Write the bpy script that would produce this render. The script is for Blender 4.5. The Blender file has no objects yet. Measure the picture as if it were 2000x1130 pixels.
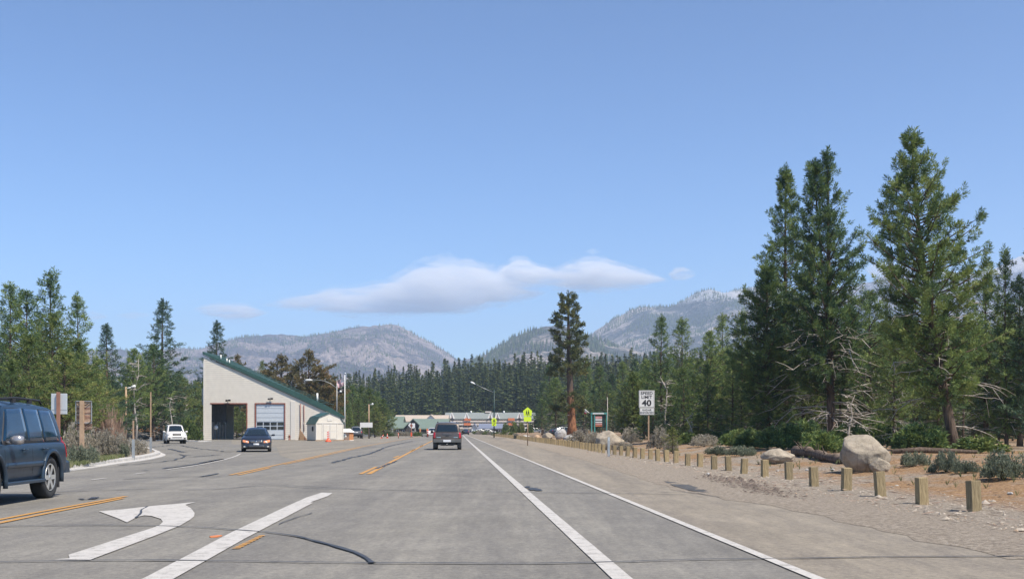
import bpy, bmesh, math, random
import numpy as np
from mathutils import Vector, Matrix, Euler
from mathutils import noise as mnoise
from mathutils.bvhtree import BVHTree

DENOISE = True
R = math.radians
rng = np.random.default_rng(7)
random.seed(7)
scene = bpy.context.scene
COL = scene.collection

# ------------------------------------------------------------------ camera, sky, sun, exposure
FPX, CX, HY, EYE = 2200.0, 1000.0, 838.0, 1.40      # focal length and horizon in pixels of the 2000 px wide photograph
cam = bpy.data.cameras.new('camera')
cam.sensor_width = 36.0
cam.lens = 36.0 * FPX / 2000.0
cam.shift_x = 0.0
cam.shift_y = (HY - 565.0) / 2000.0
cam.clip_start = 0.1
cam.clip_end = 40000.0
camo = bpy.data.objects.new('camera', cam)
camo.location = (0, 0, EYE)
camo.rotation_euler = (R(90), 0, 0)
COL.objects.link(camo)
scene.camera = camo

SUN_EL, SUN_AZ = R(56), R(131)                      # azimuth clockwise from +Y
world = bpy.data.worlds.new('World')
scene.world = world
world.use_nodes = True
wn = world.node_tree
wn.nodes.clear()
sky = wn.nodes.new('ShaderNodeTexSky')
sky.sky_type = 'NISHITA'
sky.sun_disc = False
sky.sun_elevation = SUN_EL
sky.sun_rotation = SUN_AZ
sky.altitude = 1900
sky.air_density = 1.1
sky.dust_density = 0.6
sky.ozone_density = 3.6
bg = wn.nodes.new('ShaderNodeBackground')
bg.inputs['Strength'].default_value = 0.052
wo = wn.nodes.new('ShaderNodeOutputWorld')
hs = wn.nodes.new('ShaderNodeHueSaturation'); hs.inputs['Saturation'].default_value = 1.05; hs.inputs['Hue'].default_value = 0.495
wn.links.new(sky.outputs[0], hs.inputs['Color'])
gm = wn.nodes.new('ShaderNodeGamma'); gm.inputs['Gamma'].default_value = 1.45
wn.links.new(hs.outputs[0], gm.inputs[0]); wn.links.new(gm.outputs[0], bg.inputs[0])
wn.links.new(bg.outputs[0], wo.inputs[0])

sd = bpy.data.lights.new('sun', 'SUN')
sd.energy = 4.9
sd.angle = R(0.53)
sd.color = (1.0, 0.92, 0.79)
so = bpy.data.objects.new('sun', sd)
sunv = Vector((math.cos(SUN_EL) * math.sin(SUN_AZ), math.cos(SUN_EL) * math.cos(SUN_AZ), math.sin(SUN_EL)))
so.rotation_euler = sunv.to_track_quat('Z', 'Y').to_euler()
so.location = (30, -20, 60)
COL.objects.link(so)

scene.view_settings.view_transform = 'Standard'
scene.view_settings.look = 'None'
scene.view_settings.gamma = 1.0
scene.view_settings.use_curve_mapping = False
scene.view_settings.exposure = 0.62
scene.render.engine = 'CYCLES'
scene.cycles.use_denoising = DENOISE
scene.cycles.use_adaptive_sampling = False
scene.cycles.max_bounces = 6
scene.cycles.diffuse_bounces = 4
scene.cycles.glossy_bounces = 3
scene.cycles.transparent_max_bounces = 8
scene.cycles.volume_bounces = 12
scene.cycles.sample_clamp_indirect = 6.0
scene.render.film_transparent = False

# ------------------------------------------------------------------ helpers
def tag(o, label=None, cat=None, group=None, kind=None):
    if label: o['label'] = label
    if cat: o['category'] = cat
    if group: o['group'] = group
    if kind: o['kind'] = kind
    return o

def empty(name, loc=(0, 0, 0), rz=0.0, label=None, cat=None, group=None):
    o = bpy.data.objects.new(name, None)
    o.empty_display_size = 0.3
    o.location = loc
    o.rotation_euler = (0, 0, rz)
    COL.objects.link(o)
    return tag(o, label, cat, group)

def link_mesh(name, me, parent=None, mats=None):
    o = bpy.data.objects.new(name, me)
    COL.objects.link(o)
    if parent is not None: o.parent = parent
    if mats is not None and len(me.materials) == 0:
        for m in (mats if isinstance(mats, (list, tuple)) else [mats]): me.materials.append(m)
    return o

def kids(o):
    return [c for c in COL.objects if c.parent == o]

def copy_thing(o, loc, rz=None, scale=None, label=None, group=None, parent=None, tree=None):
    """copy of a thing with its parts (tree: cached list of (part, [sub-parts]))"""
    c = o.copy(); COL.objects.link(c)
    c.location = loc
    if rz is not None: c.rotation_euler = (0, 0, rz)
    if scale is not None: c.scale = scale if hasattr(scale, '__len__') else (scale,) * 3
    if label: c['label'] = label
    if group: c['group'] = group
    for ch, subs in tree:
        d = ch.copy(); COL.objects.link(d); d.parent = c
        for s in subs:
            e = s.copy(); COL.objects.link(e); e.parent = d
    return c

def tree_of(o):
    ks = list(o.children)
    return [(k, list(k.children)) for k in ks]

class MB:
    """collects polygons; build() links them as one mesh object"""
    def __init__(s): s.v = []; s.f = []; s.m = []; s.sm = []
    def add(s, vs, fs, mi=0, smooth=False):
        n = len(s.v); s.v += [tuple(p) for p in vs]
        for f in fs: s.f.append(tuple(n + i for i in f)); s.m.append(mi); s.sm.append(smooth)
        return s
    def box(s, x0, x1, y0, y1, z0, z1, mi=0, M=None):
        vs = [Vector(p) for p in ((x0,y0,z0),(x1,y0,z0),(x1,y1,z0),(x0,y1,z0),(x0,y0,z1),(x1,y0,z1),(x1,y1,z1),(x0,y1,z1))]
        if M is not None: vs = [M @ p for p in vs]
        return s.add(vs, ((3,2,1,0),(4,5,6,7),(0,1,5,4),(1,2,6,5),(2,3,7,6),(3,0,4,7)), mi)
    def cbox(s, c, d, mi=0, M=None):
        return s.box(c[0]-d[0]/2, c[0]+d[0]/2, c[1]-d[1]/2, c[1]+d[1]/2, c[2]-d[2]/2, c[2]+d[2]/2, mi, M)
    def bbox(s, x0, x1, y0, y1, z0, z1, b=0.02, mi=0, M=None):
        """box with chamfered vertical and top edges"""
        ring = [(x0+b,y0),(x1-b,y0),(x1,y0+b),(x1,y1-b),(x1-b,y1),(x0+b,y1),(x0,y1-b),(x0,y0+b)]
        cx, cy = (x0+x1)/2, (y0+y1)/2
        fx, fy = ((x1-x0)/2-b)/((x1-x0)/2), ((y1-y0)/2-b)/((y1-y0)/2)
        vs = [Vector((p[0],p[1],z0)) for p in ring] + [Vector((p[0],p[1],z1-b)) for p in ring] + \
             [Vector((cx+(p[0]-cx)*fx, cy+(p[1]-cy)*fy, z1)) for p in ring]
        if M is not None: vs = [M @ p for p in vs]
        fs = [tuple(range(7,-1,-1)), tuple(range(16,24))]
        for k in range(8):
            j = (k+1) % 8
            fs.append((k, j, 8+j, 8+k)); fs.append((8+k, 8+j, 16+j, 16+k))
        return s.add(vs, fs, mi)
    def prism(s, pts, d, mi=0):
        """pts: polygon (3D), d: extrusion vector"""
        n = len(pts); d = Vector(d)
        vs = [Vector(p) for p in pts] + [Vector(p) + d for p in pts]
        fs = [tuple(range(n)), tuple(range(2*n-1, n-1, -1))]
        for k in range(n):
            j = (k+1) % n
            fs.append((j, k, n+k, n+j))
        return s.add(vs, fs, mi)
    def tube(s, pts, rad, n=6, mi=0, smooth=True, cap=True):
        pts = [Vector(p) for p in pts]
        if not hasattr(rad, '__len__'): rad = [rad]*len(pts)
        vs = []; up = Vector((0,0,1))
        t0 = (pts[1]-pts[0]).normalized()
        a = t0.cross(up)
        if a.length < 1e-3: a = t0.cross(Vector((1,0,0)))
        a.normalize()
        for i, p in enumerate(pts):
            t = (pts[min(i+1,len(pts)-1)] - pts[max(i-1,0)]).normalized()
            a = (a - t*a.dot(t)).normalized(); b = t.cross(a)
            for k in range(n):
                an = 2*math.pi*k/n
                vs.append(p + (a*math.cos(an) + b*math.sin(an))*rad[i])
        fs = []
        for i in range(len(pts)-1):
            for k in range(n):
                j = (k+1) % n
                fs.append((i*n+k, i*n+j, (i+1)*n+j, (i+1)*n+k))
        if cap:
            fs.append(tuple(range(n-1,-1,-1))); fs.append(tuple(range((len(pts)-1)*n, len(pts)*n)))
        return s.add(vs, fs, mi, smooth)
    def lathe(s, prof, c=(0,0,0), axis='z', n=24, mi=0, smooth=True):
        """prof: list of (radius, along)"""
        vs = []
        for r, h in prof:
            for k in range(n):
                a = 2*math.pi*k/n; ca, sa = math.cos(a)*r, math.sin(a)*r
                p = {'z': (ca, sa, h), 'y': (ca, h, sa), 'x': (h, ca, sa)}[axis]
                vs.append((p[0]+c[0], p[1]+c[1], p[2]+c[2]))
        fs = []
        for i in range(len(prof)-1):
            for k in range(n):
                j = (k+1) % n
                fs.append((i*n+k, i*n+j, (i+1)*n+j, (i+1)*n+k))
        if prof[0][0] > 1e-4: fs.append(tuple(range(n-1,-1,-1)))
        if prof[-1][0] > 1e-4: fs.append(tuple(range((len(prof)-1)*n, len(prof)*n)))
        return s.add(vs, fs, mi, smooth)
    def mesh(s, name, mats):
        me = bpy.data.meshes.new(name)
        me.from_pydata(s.v, [], s.f)
        for m in (mats if isinstance(mats, (list, tuple)) else [mats]): me.materials.append(m)
        me.polygons.foreach_set('material_index', s.m)
        me.polygons.foreach_set('use_smooth', s.sm)
        me.update()
        return me
    def build(s, name, mats, parent=None, fixn=True):
        me = s.mesh(name, mats)
        if fixn:
            bm = bmesh.new(); bm.from_mesh(me); bmesh.ops.recalc_face_normals(bm, faces=bm.faces); bm.to_mesh(me); bm.free()
        return link_mesh(name, me, parent)

def np_mesh(name, V, F, mats, tint=None, smooth=False):
    """V (N,3), F (M,k)"""
    V = np.asarray(V, dtype=np.float32); F = np.asarray(F, dtype=np.int32)
    me = bpy.data.meshes.new(name)
    k = F.shape[1]
    me.vertices.add(len(V)); me.vertices.foreach_set('co', V.ravel())
    me.loops.add(F.size); me.loops.foreach_set('vertex_index', F.ravel())
    me.polygons.add(len(F)); me.polygons.foreach_set('loop_start', np.arange(0, F.size, k, dtype=np.int32))
    me.polygons.foreach_set('use_smooth', np.full(len(F), smooth))
    if tint is not None:
        at = me.attributes.new('tint', 'FLOAT', 'FACE'); at.data.foreach_set('value', np.asarray(tint, dtype=np.float32))
    for m in (mats if isinstance(mats, (list, tuple)) else [mats]): me.materials.append(m)
    me.update(calc_edges=True)
    return me

# photo pixel -> ground
POSTX = [(10, 8.3), (19, 7.9), (30, 7.5), (38, 7.3), (54, 6.3), (67, 5.4), (83, 4.9), (99, 4.3), (123, 2.9), (170, 0.6), (237, -4.0), (300, -7.5), (2000, -80)]
def lerp_tab(tab, x):
    if x <= tab[0][0]: return tab[0][1]
    for (a, va), (b, vb) in zip(tab, tab[1:]):
        if x <= b: return va + (vb-va)*(x-a)/(b-a)
    return tab[-1][1]
def sstep(a, b, x):
    t = min(1, max(0, (x-a)/(b-a))); return t*t*(3-2*t)
def terrain(x, y):
    z = 0.42*sstep(1.2, 8.0, x - lerp_tab(POSTX, y)) if y > 5 else 0.0
    z += 0.028*max(0.0, min(y, 1500) - 470)
    return z
def G(px, py, z=0.0):
    Y = (EYE - z)*FPX/(py - HY)
    return Vector(((px-CX)*Y/FPX, Y, z))
def GT(px, py):
    z = 0.0
    for _ in range(12):
        p = G(px, py, z); z = 0.5*z + 0.5*terrain(p.x, p.y)
    p = G(px, py, z); p.z = terrain(p.x, p.y)
    return p
def XW(px, Y): return (px-CX)*Y/FPX
def ZW(py, Y): return EYE - (py-HY)*Y/FPX

# ------------------------------------------------------------------ materials
class NT:
    def __init__(s, name):
        s.m = bpy.data.materials.new(name); s.m.use_nodes = True
        s.t = s.m.node_tree; s.n = s.t.nodes; s.l = s.t.links
        s.b = s.n['Principled BSDF']; s.out = s.n['Material Output']
    def new(s, t, **k):
        n = s.n.new('ShaderNode'+t)
        for a, b in k.items(): setattr(n, a, b)
        return n
    def put(s, sock, v):
        if isinstance(v, bpy.types.NodeSocket): s.l.new(v, sock)
        else: sock.default_value = v
    def coord(s, kind='Object', scale=None, loc=None, rot=None):
        c = s.new('TexCoord').outputs[kind]
        if scale or loc or rot:
            m = s.new('Mapping'); s.l.new(c, m.inputs[0])
            if scale: m.inputs['Scale'].default_value = scale
            if loc: m.inputs['Location'].default_value = loc
            if rot: m.inputs['Rotation'].default_value = rot
            c = m.outputs[0]
        return c
    def noise(s, vec, scale, detail=4, rough=0.55, dist=0.0):
        n = s.new('TexNoise'); s.put(n.inputs['Vector'], vec)
        n.inputs['Scale'].default_value = scale; n.inputs['Detail'].default_value = detail
        n.inputs['Roughness'].default_value = rough; n.inputs['Distortion'].default_value = dist
        return n.outputs['Fac']
    def vor(s, vec, scale, feature='F1', out='Distance'):
        n = s.new('TexVoronoi', feature=feature); s.put(n.inputs['Vector'], vec); n.inputs['Scale'].default_value = scale
        return n.outputs[out]
    def ramp(s, fac, stops, interp='LINEAR'):
        n = s.new('ValToRGB'); n.color_ramp.interpolation = interp
        e = n.color_ramp.elements
        while len(e) < len(stops): e.new(0.5)
        for x, (p, c) in zip(e, stops):
            x.position = p; x.color = (*c, 1) if hasattr(c, '__len__') else (c, c, c, 1)
        s.put(n.inputs[0], fac); return n.outputs[0]
    def mix(s, f, a, b, mode='MIX'):
        n = s.new('Mix', data_type='RGBA', blend_type=mode)
        s.put(n.inputs[0], f)
        for sock, v in ((n.inputs[6], a), (n.inputs[7], b)):
            s.put(sock, (*v, 1) if (hasattr(v, '__len__') and len(v) == 3) else v)
        return n.outputs[2]
    def math(s, op, a, b=0.0, clamp=False):
        n = s.new('Math', operation=op, use_clamp=clamp); s.put(n.inputs[0], a); s.put(n.inputs[1], b); return n.outputs[0]
    def bump(s, h, strength=0.3, dist=0.02, prev=None):
        n = s.new('Bump'); s.put(n.inputs['Height'], h); n.inputs['Strength'].default_value = strength; n.inputs['Distance'].default_value = dist
        if prev: s.l.new(prev, n.inputs['Normal'])
        return n.outputs[0]
    def set(s, **k):
        for a, v in k.items():
            if a == 'color': a = 'Base Color'
            else: a = a.replace('_', ' ').title()
            a = {'Ior': 'IOR'}.get(a, a)
            if a == 'Base Color' and hasattr(v, '__len__') and len(v) == 3: v = (*v, 1)
            s.put(s.b.inputs[a], v)
        return s

def simple(name, col, rough=0.6, metal=0.0, var=0.12, scale=3.0, bump=0.0, coat=0.0, spec=0.5):
    t = NT(name)
    c = t.coord()
    f = t.noise(c, scale, 5)
    lo = tuple(x*(1-var) for x in col); hi = tuple(min(1, x*(1+var)) for x in col)
    t.set(color=t.ramp(f, [(0.3, lo), (0.7, hi)]), roughness=rough, metallic=metal)
    t.b.inputs['Coat Weight'].default_value = coat
    t.b.inputs['Specular IOR Level'].default_value = spec
    if bump: t.set(normal=t.bump(t.noise(c, scale*8, 4), bump, 0.01))
    return t.m
# ------------------------------------------------------------------ ground, road, markings
def m_ground():
    t = NT('ground_soil'); c = t.coord()
    sep = t.new('SeparateXYZ'); t.l.new(c, sep.inputs[0])
    big = t.noise(c, 0.16, 5, 0.6); mid = t.noise(c, 1.3, 6, 0.65); fine = t.noise(c, 14, 5, 0.7); grit = t.noise(c, 60, 3, 0.8)
    tan = t.ramp(fine, [(0.28, (0.12, 0.098, 0.078)), (0.5, (0.27, 0.228, 0.182)), (0.72, (0.43, 0.38, 0.315))])
    needles = t.ramp(fine, [(0.28, (0.09, 0.05, 0.028)), (0.5, (0.285, 0.175, 0.092)), (0.75, (0.46, 0.32, 0.19))])
    # pine needle litter lies further from the road than the gravel
    d = t.math('SUBTRACT', t.math('ADD', sep.outputs[0], t.math('MULTIPLY', sep.outputs[1], .045)), 9.3)
    band = t.math('MULTIPLY', d, 0.8, True)
    nf = t.math('MULTIPLY', band, t.ramp(t.math('ADD', t.math('MULTIPLY', big, 0.6), t.math('MULTIPLY', mid, 0.4)), [(0.42, 0.0), (0.53, 1.0)]), True)
    col = t.mix(nf, tan, needles)
    twig = t.ramp(t.noise(t.coord(scale=(3, 9, 3)), 7, 6, 0.75, 1.5), [(0.58, 0.0), (0.66, 1.0)])
    col = t.mix(t.math('MULTIPLY', twig, 0.6), col, (0.07, 0.055, 0.045))
    grn = t.ramp(t.noise(c, 0.7, 6, 0.7), [(0.62, 0.0), (0.70, 1.0)])
    col = t.mix(t.math('MULTIPLY', grn, 0.35), col, (0.12, 0.13, 0.06))
    col = t.mix(t.math('MULTIPLY', t.ramp(grit, [(0.63, 0.0), (0.72, 1.0)]), 0.5), col, (0.46, 0.42, 0.36))
    h = t.math('ADD', t.math('MULTIPLY', fine, 0.7), t.math('MULTIPLY', grit, 0.3))
    t.set(color=col, roughness=0.95, normal=t.bump(h, 0.9, 0.06))
    t.b.inputs['Specular IOR Level'].default_value = 0.15
    return t.m

def m_asphalt(name, base, warm=0.0, agg=0.35):
    t = NT(name); c = t.coord()
    road = t.coord(scale=(1.0, 0.05, 1.0), rot=(0, 0, R(-2.6)))
    grit = t.noise(c, 85, 3, 0.8); grit2 = t.noise(c, 34, 3, 0.8); blot = t.noise(c, 0.5, 6, 0.62); lanes = t.noise(road, 0.9, 4, 0.55); streak = t.noise(road, 7, 4, 0.6)
    b = base
    lo = tuple(x*0.50 for x in b); hi = tuple(x*1.50 for x in b)
    f = t.math('ADD', t.math('MULTIPLY', grit, 0.55), t.math('MULTIPLY', grit2, 0.45))
    col = t.ramp(f, [(0.36, lo), (0.5, b), (0.64, hi)])
    col = t.mix(0.55, col, t.ramp(blot, [(0.3, tuple(x*0.80 for x in b)), (0.7, tuple(x*1.18 for x in b))]))
    col = t.mix(1.0, col, t.ramp(lanes, [(0.35, (0.86, 0.86, 0.87)), (0.65, (1.12, 1.11, 1.08))]), 'MULTIPLY')
    col = t.mix(0.5, col, t.ramp(streak, [(0.3, (0.82, 0.82, 0.82)), (0.7, (1.15, 1.14, 1.1))]), 'MULTIPLY')
    col = t.mix(1.0, col, t.ramp(t.noise(c, 13, 4, .8), [(0.32, (0.78, 0.78, 0.79)), (0.68, (1.22, 1.21, 1.19))]), 'MULTIPLY')
    col = t.mix(1.0, col, t.ramp(t.noise(t.coord(scale=(1, .35, 1)), 3.2, 5, .75), [(0.35, (0.88, 0.88, 0.89)), (0.65, (1.10, 1.10, 1.08))]), 'MULTIPLY')
    # dull tar stains
    st = t.ramp(t.noise(c, 0.33, 7, 0.72, 0.6), [(0.66, 0.0), (0.74, 1.0)])
    col = t.mix(t.math('MULTIPLY', st, 0.4), col, tuple(x*0.45 for x in b))
    pale = t.ramp(t.noise(c, 170, 2, 0.6), [(0.64, 0.0), (0.70, 1.0)])
    col = t.mix(t.math('MULTIPLY', pale, agg), col, (0.50, 0.48, 0.45))
    t.set(color=col, roughness=0.88, normal=t.bump(f, 0.5, 0.012))
    t.b.inputs['Specular IOR Level'].default_value = 0.25
    return t.m

def m_paint(name, col, wear=0.35):
    t = NT(name); c = t.coord()
    n = t.noise(c, 5, 8, 0.8); g = t.noise(c, 60, 3, 0.8)
    f = t.math('ADD', t.math('MULTIPLY', n, 0.6), t.math('MULTIPLY', g, 0.4))
    w = t.ramp(f, [(wear-0.03, (0.25, 0.235, 0.21)), (wear+0.07, col)])
    w = t.mix(0.25, w, t.ramp(t.noise(c, 1.5, 5), [(0.3, (0.75, 0.74, 0.72)), (0.7, (1.05, 1.05, 1.05))]), 'MULTIPLY')
    t.set(color=w, roughness=0.7, normal=t.bump(g, 0.3, 0.005))
    return t.m

M = {}
M['ground'] = m_ground()
M['asphalt'] = m_asphalt('road_asphalt', (0.192, 0.183, 0.168))
M['shoulder'] = m_asphalt('shoulder_asphalt', (0.232, 0.205, 0.170), agg=0.15)
M['apron'] = m_asphalt('apron_asphalt', (0.222, 0.202, 0.172), agg=0.2)
M['patch'] = m_asphalt('patch_asphalt', (0.085, 0.085, 0.088), agg=0.1)
M['gravel'] = M['ground']
M['white_paint'] = m_paint('white_paint', (0.50, 0.475, 0.44), 0.43)
M['yellow_paint'] = m_paint('yellow_paint', (0.50, 0.25, 0.05), 0.42)
M['tar'] = simple('crack_sealer', (0.045, 0.047, 0.052), 0.55, var=0.3, scale=6)
M['concrete'] = simple('concrete', (0.46, 0.44, 0.41), 0.85, var=0.15, scale=2.5, bump=0.25)

def axis_vals(segs):
    out = []
    for a, b, st in segs:
        n = max(1, int(round((b-a)/st)))
        out += [a + (b-a)*i/n for i in range(n)]
    out.append(segs[-1][1]); return out
xs = axis_vals([(-9000, -1500, 1500), (-1500, -300, 200), (-300, -80, 20), (-80, 2, 4), (2, 7.0, 1), (7.0, 24, 0.22), (24, 60, 1.5), (60, 300, 20), (300, 1500, 200), (1500, 9000, 1500)])
ys = axis_vals([(-400, -20, 76), (-20, 12, 4), (12, 40, 0.3), (40, 90, 0.8), (90, 300, 5), (300, 1500, 60), (1500, 9500, 1000)])
V = []
for y in ys:
    for x in xs:
        z = terrain(x, y)
        d = x - lerp_tab(POSTX, y)
        if -1.6 < d < 25 and y < 120:
            a = sstep(-1.6, -0.4, d)*(1 - sstep(90, 120, y))
            z += a*(0.05*mnoise.noise(Vector((x*0.9, y*0.9, 3))) + 0.035*mnoise.noise(Vector((x*3.1, y*3.1, 7))))
        V.append((x, y, z - 0.012 if d < -1.5 else z))
nx = len(xs); F = [(j*nx+i, j*nx+i+1, (j+1)*nx+i+1, (j+1)*nx+i) for j in range(len(ys)-1) for i in range(nx-1)]
g = link_mesh('ground', np_mesh('ground', V, F, M['ground'], smooth=True)); g['kind'] = 'structure'

def sheet(name, pts, z, mat, kind='structure', parent=None):
    bm = bmesh.new()
    vs = [bm.verts.new((p[0], p[1], z)) for p in pts]
    f = bm.faces.new(vs)
    bmesh.ops.triangulate(bm, faces=[f])
    bmesh.ops.recalc_face_normals(bm, faces=bm.faces)
    if sum(f.normal.z for f in bm.faces) < 0: bmesh.ops.reverse_faces(bm, faces=bm.faces)
    me = bpy.data.meshes.new(name); bm.to_mesh(me); bm.free()
    o = link_mesh(name, me, parent, mat)
    if kind: o['kind'] = kind
    return o

def px_poly(pts): return [G(*p) for p in pts]
def resample(P, step):
    out = [P[0]]
    for a, b in zip(P, P[1:]):
        n = max(1, int((b-a).length/step))
        out += [a.lerp(b, k/n) for k in range(1, n+1)]
    return out
def smooth_line(P, it=2):
    for _ in range(it):
        Q = [P[0]]
        for a, b in zip(P, P[1:]): Q += [a.lerp(b, .25), a.lerp(b, .75)]
        Q.append(P[-1]); P = Q
    return P
def ribbon_faces(mb, P, w, z, wob=0.0, wj=0.0, seed=0, mi=0, off=0.0):
    n = len(mb.v); k = len(P)
    for i, p in enumerate(P):
        t = (P[min(i+1, k-1)] - P[max(i-1, 0)]); t.z = 0; t.normalize()
        s = Vector((-t.y, t.x, 0))
        o = off + wob*mnoise.noise(Vector((p.x*0.8+seed, p.y*0.8, 0)))
        ww = w*0.5*(1 + wj*mnoise.noise(Vector((p.x*2.3, p.y*2.3+seed, 4))))
        a, b = p + s*(o-ww), p + s*(o+ww)
        mb.v += [(a.x, a.y, z), (b.x, b.y, z)]
    for i in range(k-1):
        mb.f.append((n+2*i, n+2*i+2, n+2*i+3, n+2*i+1)); mb.m.append(mi); mb.sm.append(False)

# asphalt: edge towards the gravel follows the photo, the left side runs on past the frame
edge_px = [(915,845.5),(960,852),(1000,861),(1050,873),(1100,886),(1150,899),(1200,914),(1250,929),(1290,944),(1340,957),(1400,970),(1500,985),(1600,1004),(1700,1025),(1800,1047),(1900,1070),(2000,1094)]
right_edge = px_poly(edge_px)[::-1]
near = Vector((right_edge[0].x + 0.45, -6, 0))
jag = resample(right_edge, 0.5)
jag = [p + Vector((0.14*mnoise.noise(Vector((p.x*1.1, p.y*1.1, 1))) + 0.07*mnoise.noise(Vector((p.x*4, p.y*4, 5))), 0, 0)) for p in jag]
far_c = G(903, 844)
outline = [near] + jag + [Vector((far_c.x+9, 300, 0)), Vector((far_c.x-16, 560, 0)), Vector((far_c.x-46, 560, 0)), Vector((-26, 320, 0)), Vector((-38, 250, 0)), Vector((-60, 152, 0)), Vector((-90, 152, 0)), Vector((-170, 175, 0)), Vector((-170, 30, 0)), Vector((-60, -6, 0))]
sheet('road', outline, 0.010, M['asphalt'])

# warm coloured shoulder right of the edge line
edge_line = [(908,848.5),(930,856.5),(960,869),(1200,968.5),(1590,1130),(2040,1316)]
EL = [G(*p) for p in edge_line]
EL0 = EL[::-1]
d0 = (EL0[0]-EL0[1]).normalized(); EL0 = [EL0[0] + d0*6] + EL0
sh = [p + Vector((0.02, 0, 0)) for p in EL0] + [p + Vector((-0.01, 0, 0)) for p in reversed(jag)] + [Vector((near.x-0.3, -5.5, 0))]
sheet('road_shoulder', sh, 0.014, M['shoulder'])
# loose gravel band that spills over the edge of the shoulder
mb = MB()
P = [p + Vector((0.55, 0, 0)) for p in jag]
k = len(P)
for i, p in enumerate(P):
    a = p.x - 0.75 + 0.22*mnoise.noise(Vector((p.x*0.7, p.y*0.7, 9))) + 0.10*mnoise.noise(Vector((p.y*3, p.x, 2)))
    b = p.x + 0.75 + 0.3*mnoise.noise(Vector((p.x*0.9, p.y*0.9, 19))) + 0.12*mnoise.noise(Vector((p.y*3, p.x, 12)))
    for t_, zz in ((0, .018), (.33, .03), (.7, .045), (1, .0)):
        x = a + (b-a)*t_
        mb.v.append((x, p.y, zz + (0.02*mnoise.noise(Vector((x*2.2, p.y*2.2, 6))) if 0 < t_ < 1 else 0)))
for i in range(k-1):
    for j in range(3):
        mb.f.append((4*i+j, 4*i+j+1, 4*i+4+j+1, 4*i+4+j)); mb.m.append(0); mb.sm.append(True)
o = mb.build('gravel_verge', M['gravel']); o['kind'] = 'structure'
# dark wet patch at the edge
sheet('asphalt_patch', [G(*p) for p in [(1296,941),(1318,942),(1345,948),(1370,956),(1392,964),(1372,963),(1345,959),(1315,950)]], 0.030, M['patch'])

# apron of the station, paler
ap = [(585,901),(700,876),(762,863.5),(826,852),(836,849),(700,852.5),(560,855.5),(452,856.5),(452,867),(505,870),(540,873),(548,890)]
sheet('station_apron', px_poly(ap), 0.014, M['apron'])

def line_obj(name, px, w, mat, z=0.022, step=1.0, off=0.0, wj=0.05, sm=1, wob=0.0, world=False):
    P = [p.copy() for p in px] if world else [G(*p) for p in px]
    P = smooth_line(P, sm) if sm else P
    P = resample(P, step); mb = MB()
    ribbon_faces(mb, P, w, z, wob=wob, wj=wj, off=off, seed=len(px)*3.7+px[0][0])
    o = mb.build(name, mat); o['kind'] = 'structure'; return o

line_obj('lane_line', [(904,849),(912,858),(1046,979.5),(1212,1130),(1400,1300)], 0.19, M['white_paint'])
line_obj('edge_line', edge_line, 0.125, M['white_paint'])
# thick line that ends beside the turn arrow
sheet('turn_lane_line', px_poly([(-30,1280),(84,1280),(345,1130),(478,1054),(602,988),(612,983),(606,982),(640,970),(650,963.5),(628,963),(600,972),(560,990),(455,1040),(285,1130)]), 0.022, M['white_paint'])
arrow = [(107,1095),(136,1093),(134,1086),(300,1032),(312,1027),(318,1021),(314,1015),(296,1009),(282,1008),(268,1011),(255,1018),(248,1022),(228,1013),(193,1000),(240,996),(283,991),(300,989),(352,984.5),(383,981.5),(362,987),(373,994),(380,1003),(379,1010),(372,1016),(352,1028),(330,1037),(303,1048),(176,1096)]
sheet('turn_arrow', px_poly(arrow), 0.022, M['white_paint'])
# yellow lines
line_obj('yellow_line', [(-500,1122),(-150,1048),(0,1015),(246,970)], 0.11, M['yellow_paint'], wj=.15)
line_obj('yellow_line', [(-500,1130),(-150,1055),(0,1022),(240,974)], 0.11, M['yellow_paint'], wj=.15)
Y6 = [(456,928),(585,899.5),(690,875.5),(762,862.6),(824,851.5),(850,846.5)]
line_obj('yellow_line', Y6, 0.12, M['yellow_paint'], off=0.11)
line_obj('yellow_line', [(456,928),(520,913.5)], 0.12, M['yellow_paint'], off=-0.14, sm=0)
line_obj('yellow_line', [(548,907),(585,899.5),(700,873.7)], 0.09, M['yellow_paint'], off=-0.15)
Y7 = [(720,926),(770,899),(812,877),(843,861),(868,850)]
line_obj('yellow_line', Y7, 0.16, M['yellow_paint'])
for a, b in (((704,926),(735,912)), ((769,894),(780,890)), ((802,881),(810,877)), ((819,872.5),(826,869))):
    line_obj('yellow_dash', [a, b], 0.13, M['yellow_paint'], sm=0)
line_obj('curved_white_line', [(326,917.5),(380,910),(430,900),(458,892),(470,886)], 0.11, M['white_paint'])
line_obj('white_dash', [(180,937.5),(207,934)], 0.12, M['white_paint'], sm=0)
line_obj('white_dash', [(262,926.5),(283,923.5)], 0.12, M['white_paint'], sm=0)
# worn yellow hatch and an orange chip beside the thick line
mb = MB()
for k_ in range(9):
    t_ = k_/9
    x, y = 452 + 56*t_, 1074 - 27*t_
    q = px_poly([(x, y), (x+17-4*t_, y-1), (x+20-4*t_, y-3), (x+4, y-2)])
    mb.add([(p.x, p.y, .022) for p in q], [(0,1,2,3)])
mb.build('yellow_hatch', M['yellow_paint'])['kind'] = 'structure'
M['orange_chip'] = simple('orange_chip', (0.60, 0.19, 0.06), 0.6)
mb = MB()
q = px_poly([(409,1049.5),(418,1048.3),(426,1047.5),(434,1047.5),(426,1050),(411,1051)])
mb.prism([(p.x, p.y, .012) for p in q], (0, 0, .012))
tag(mb.build('lane_marker', M['orange_chip']), 'small broken orange lane marker on the asphalt beside the thick white line', 'road marker')

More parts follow.
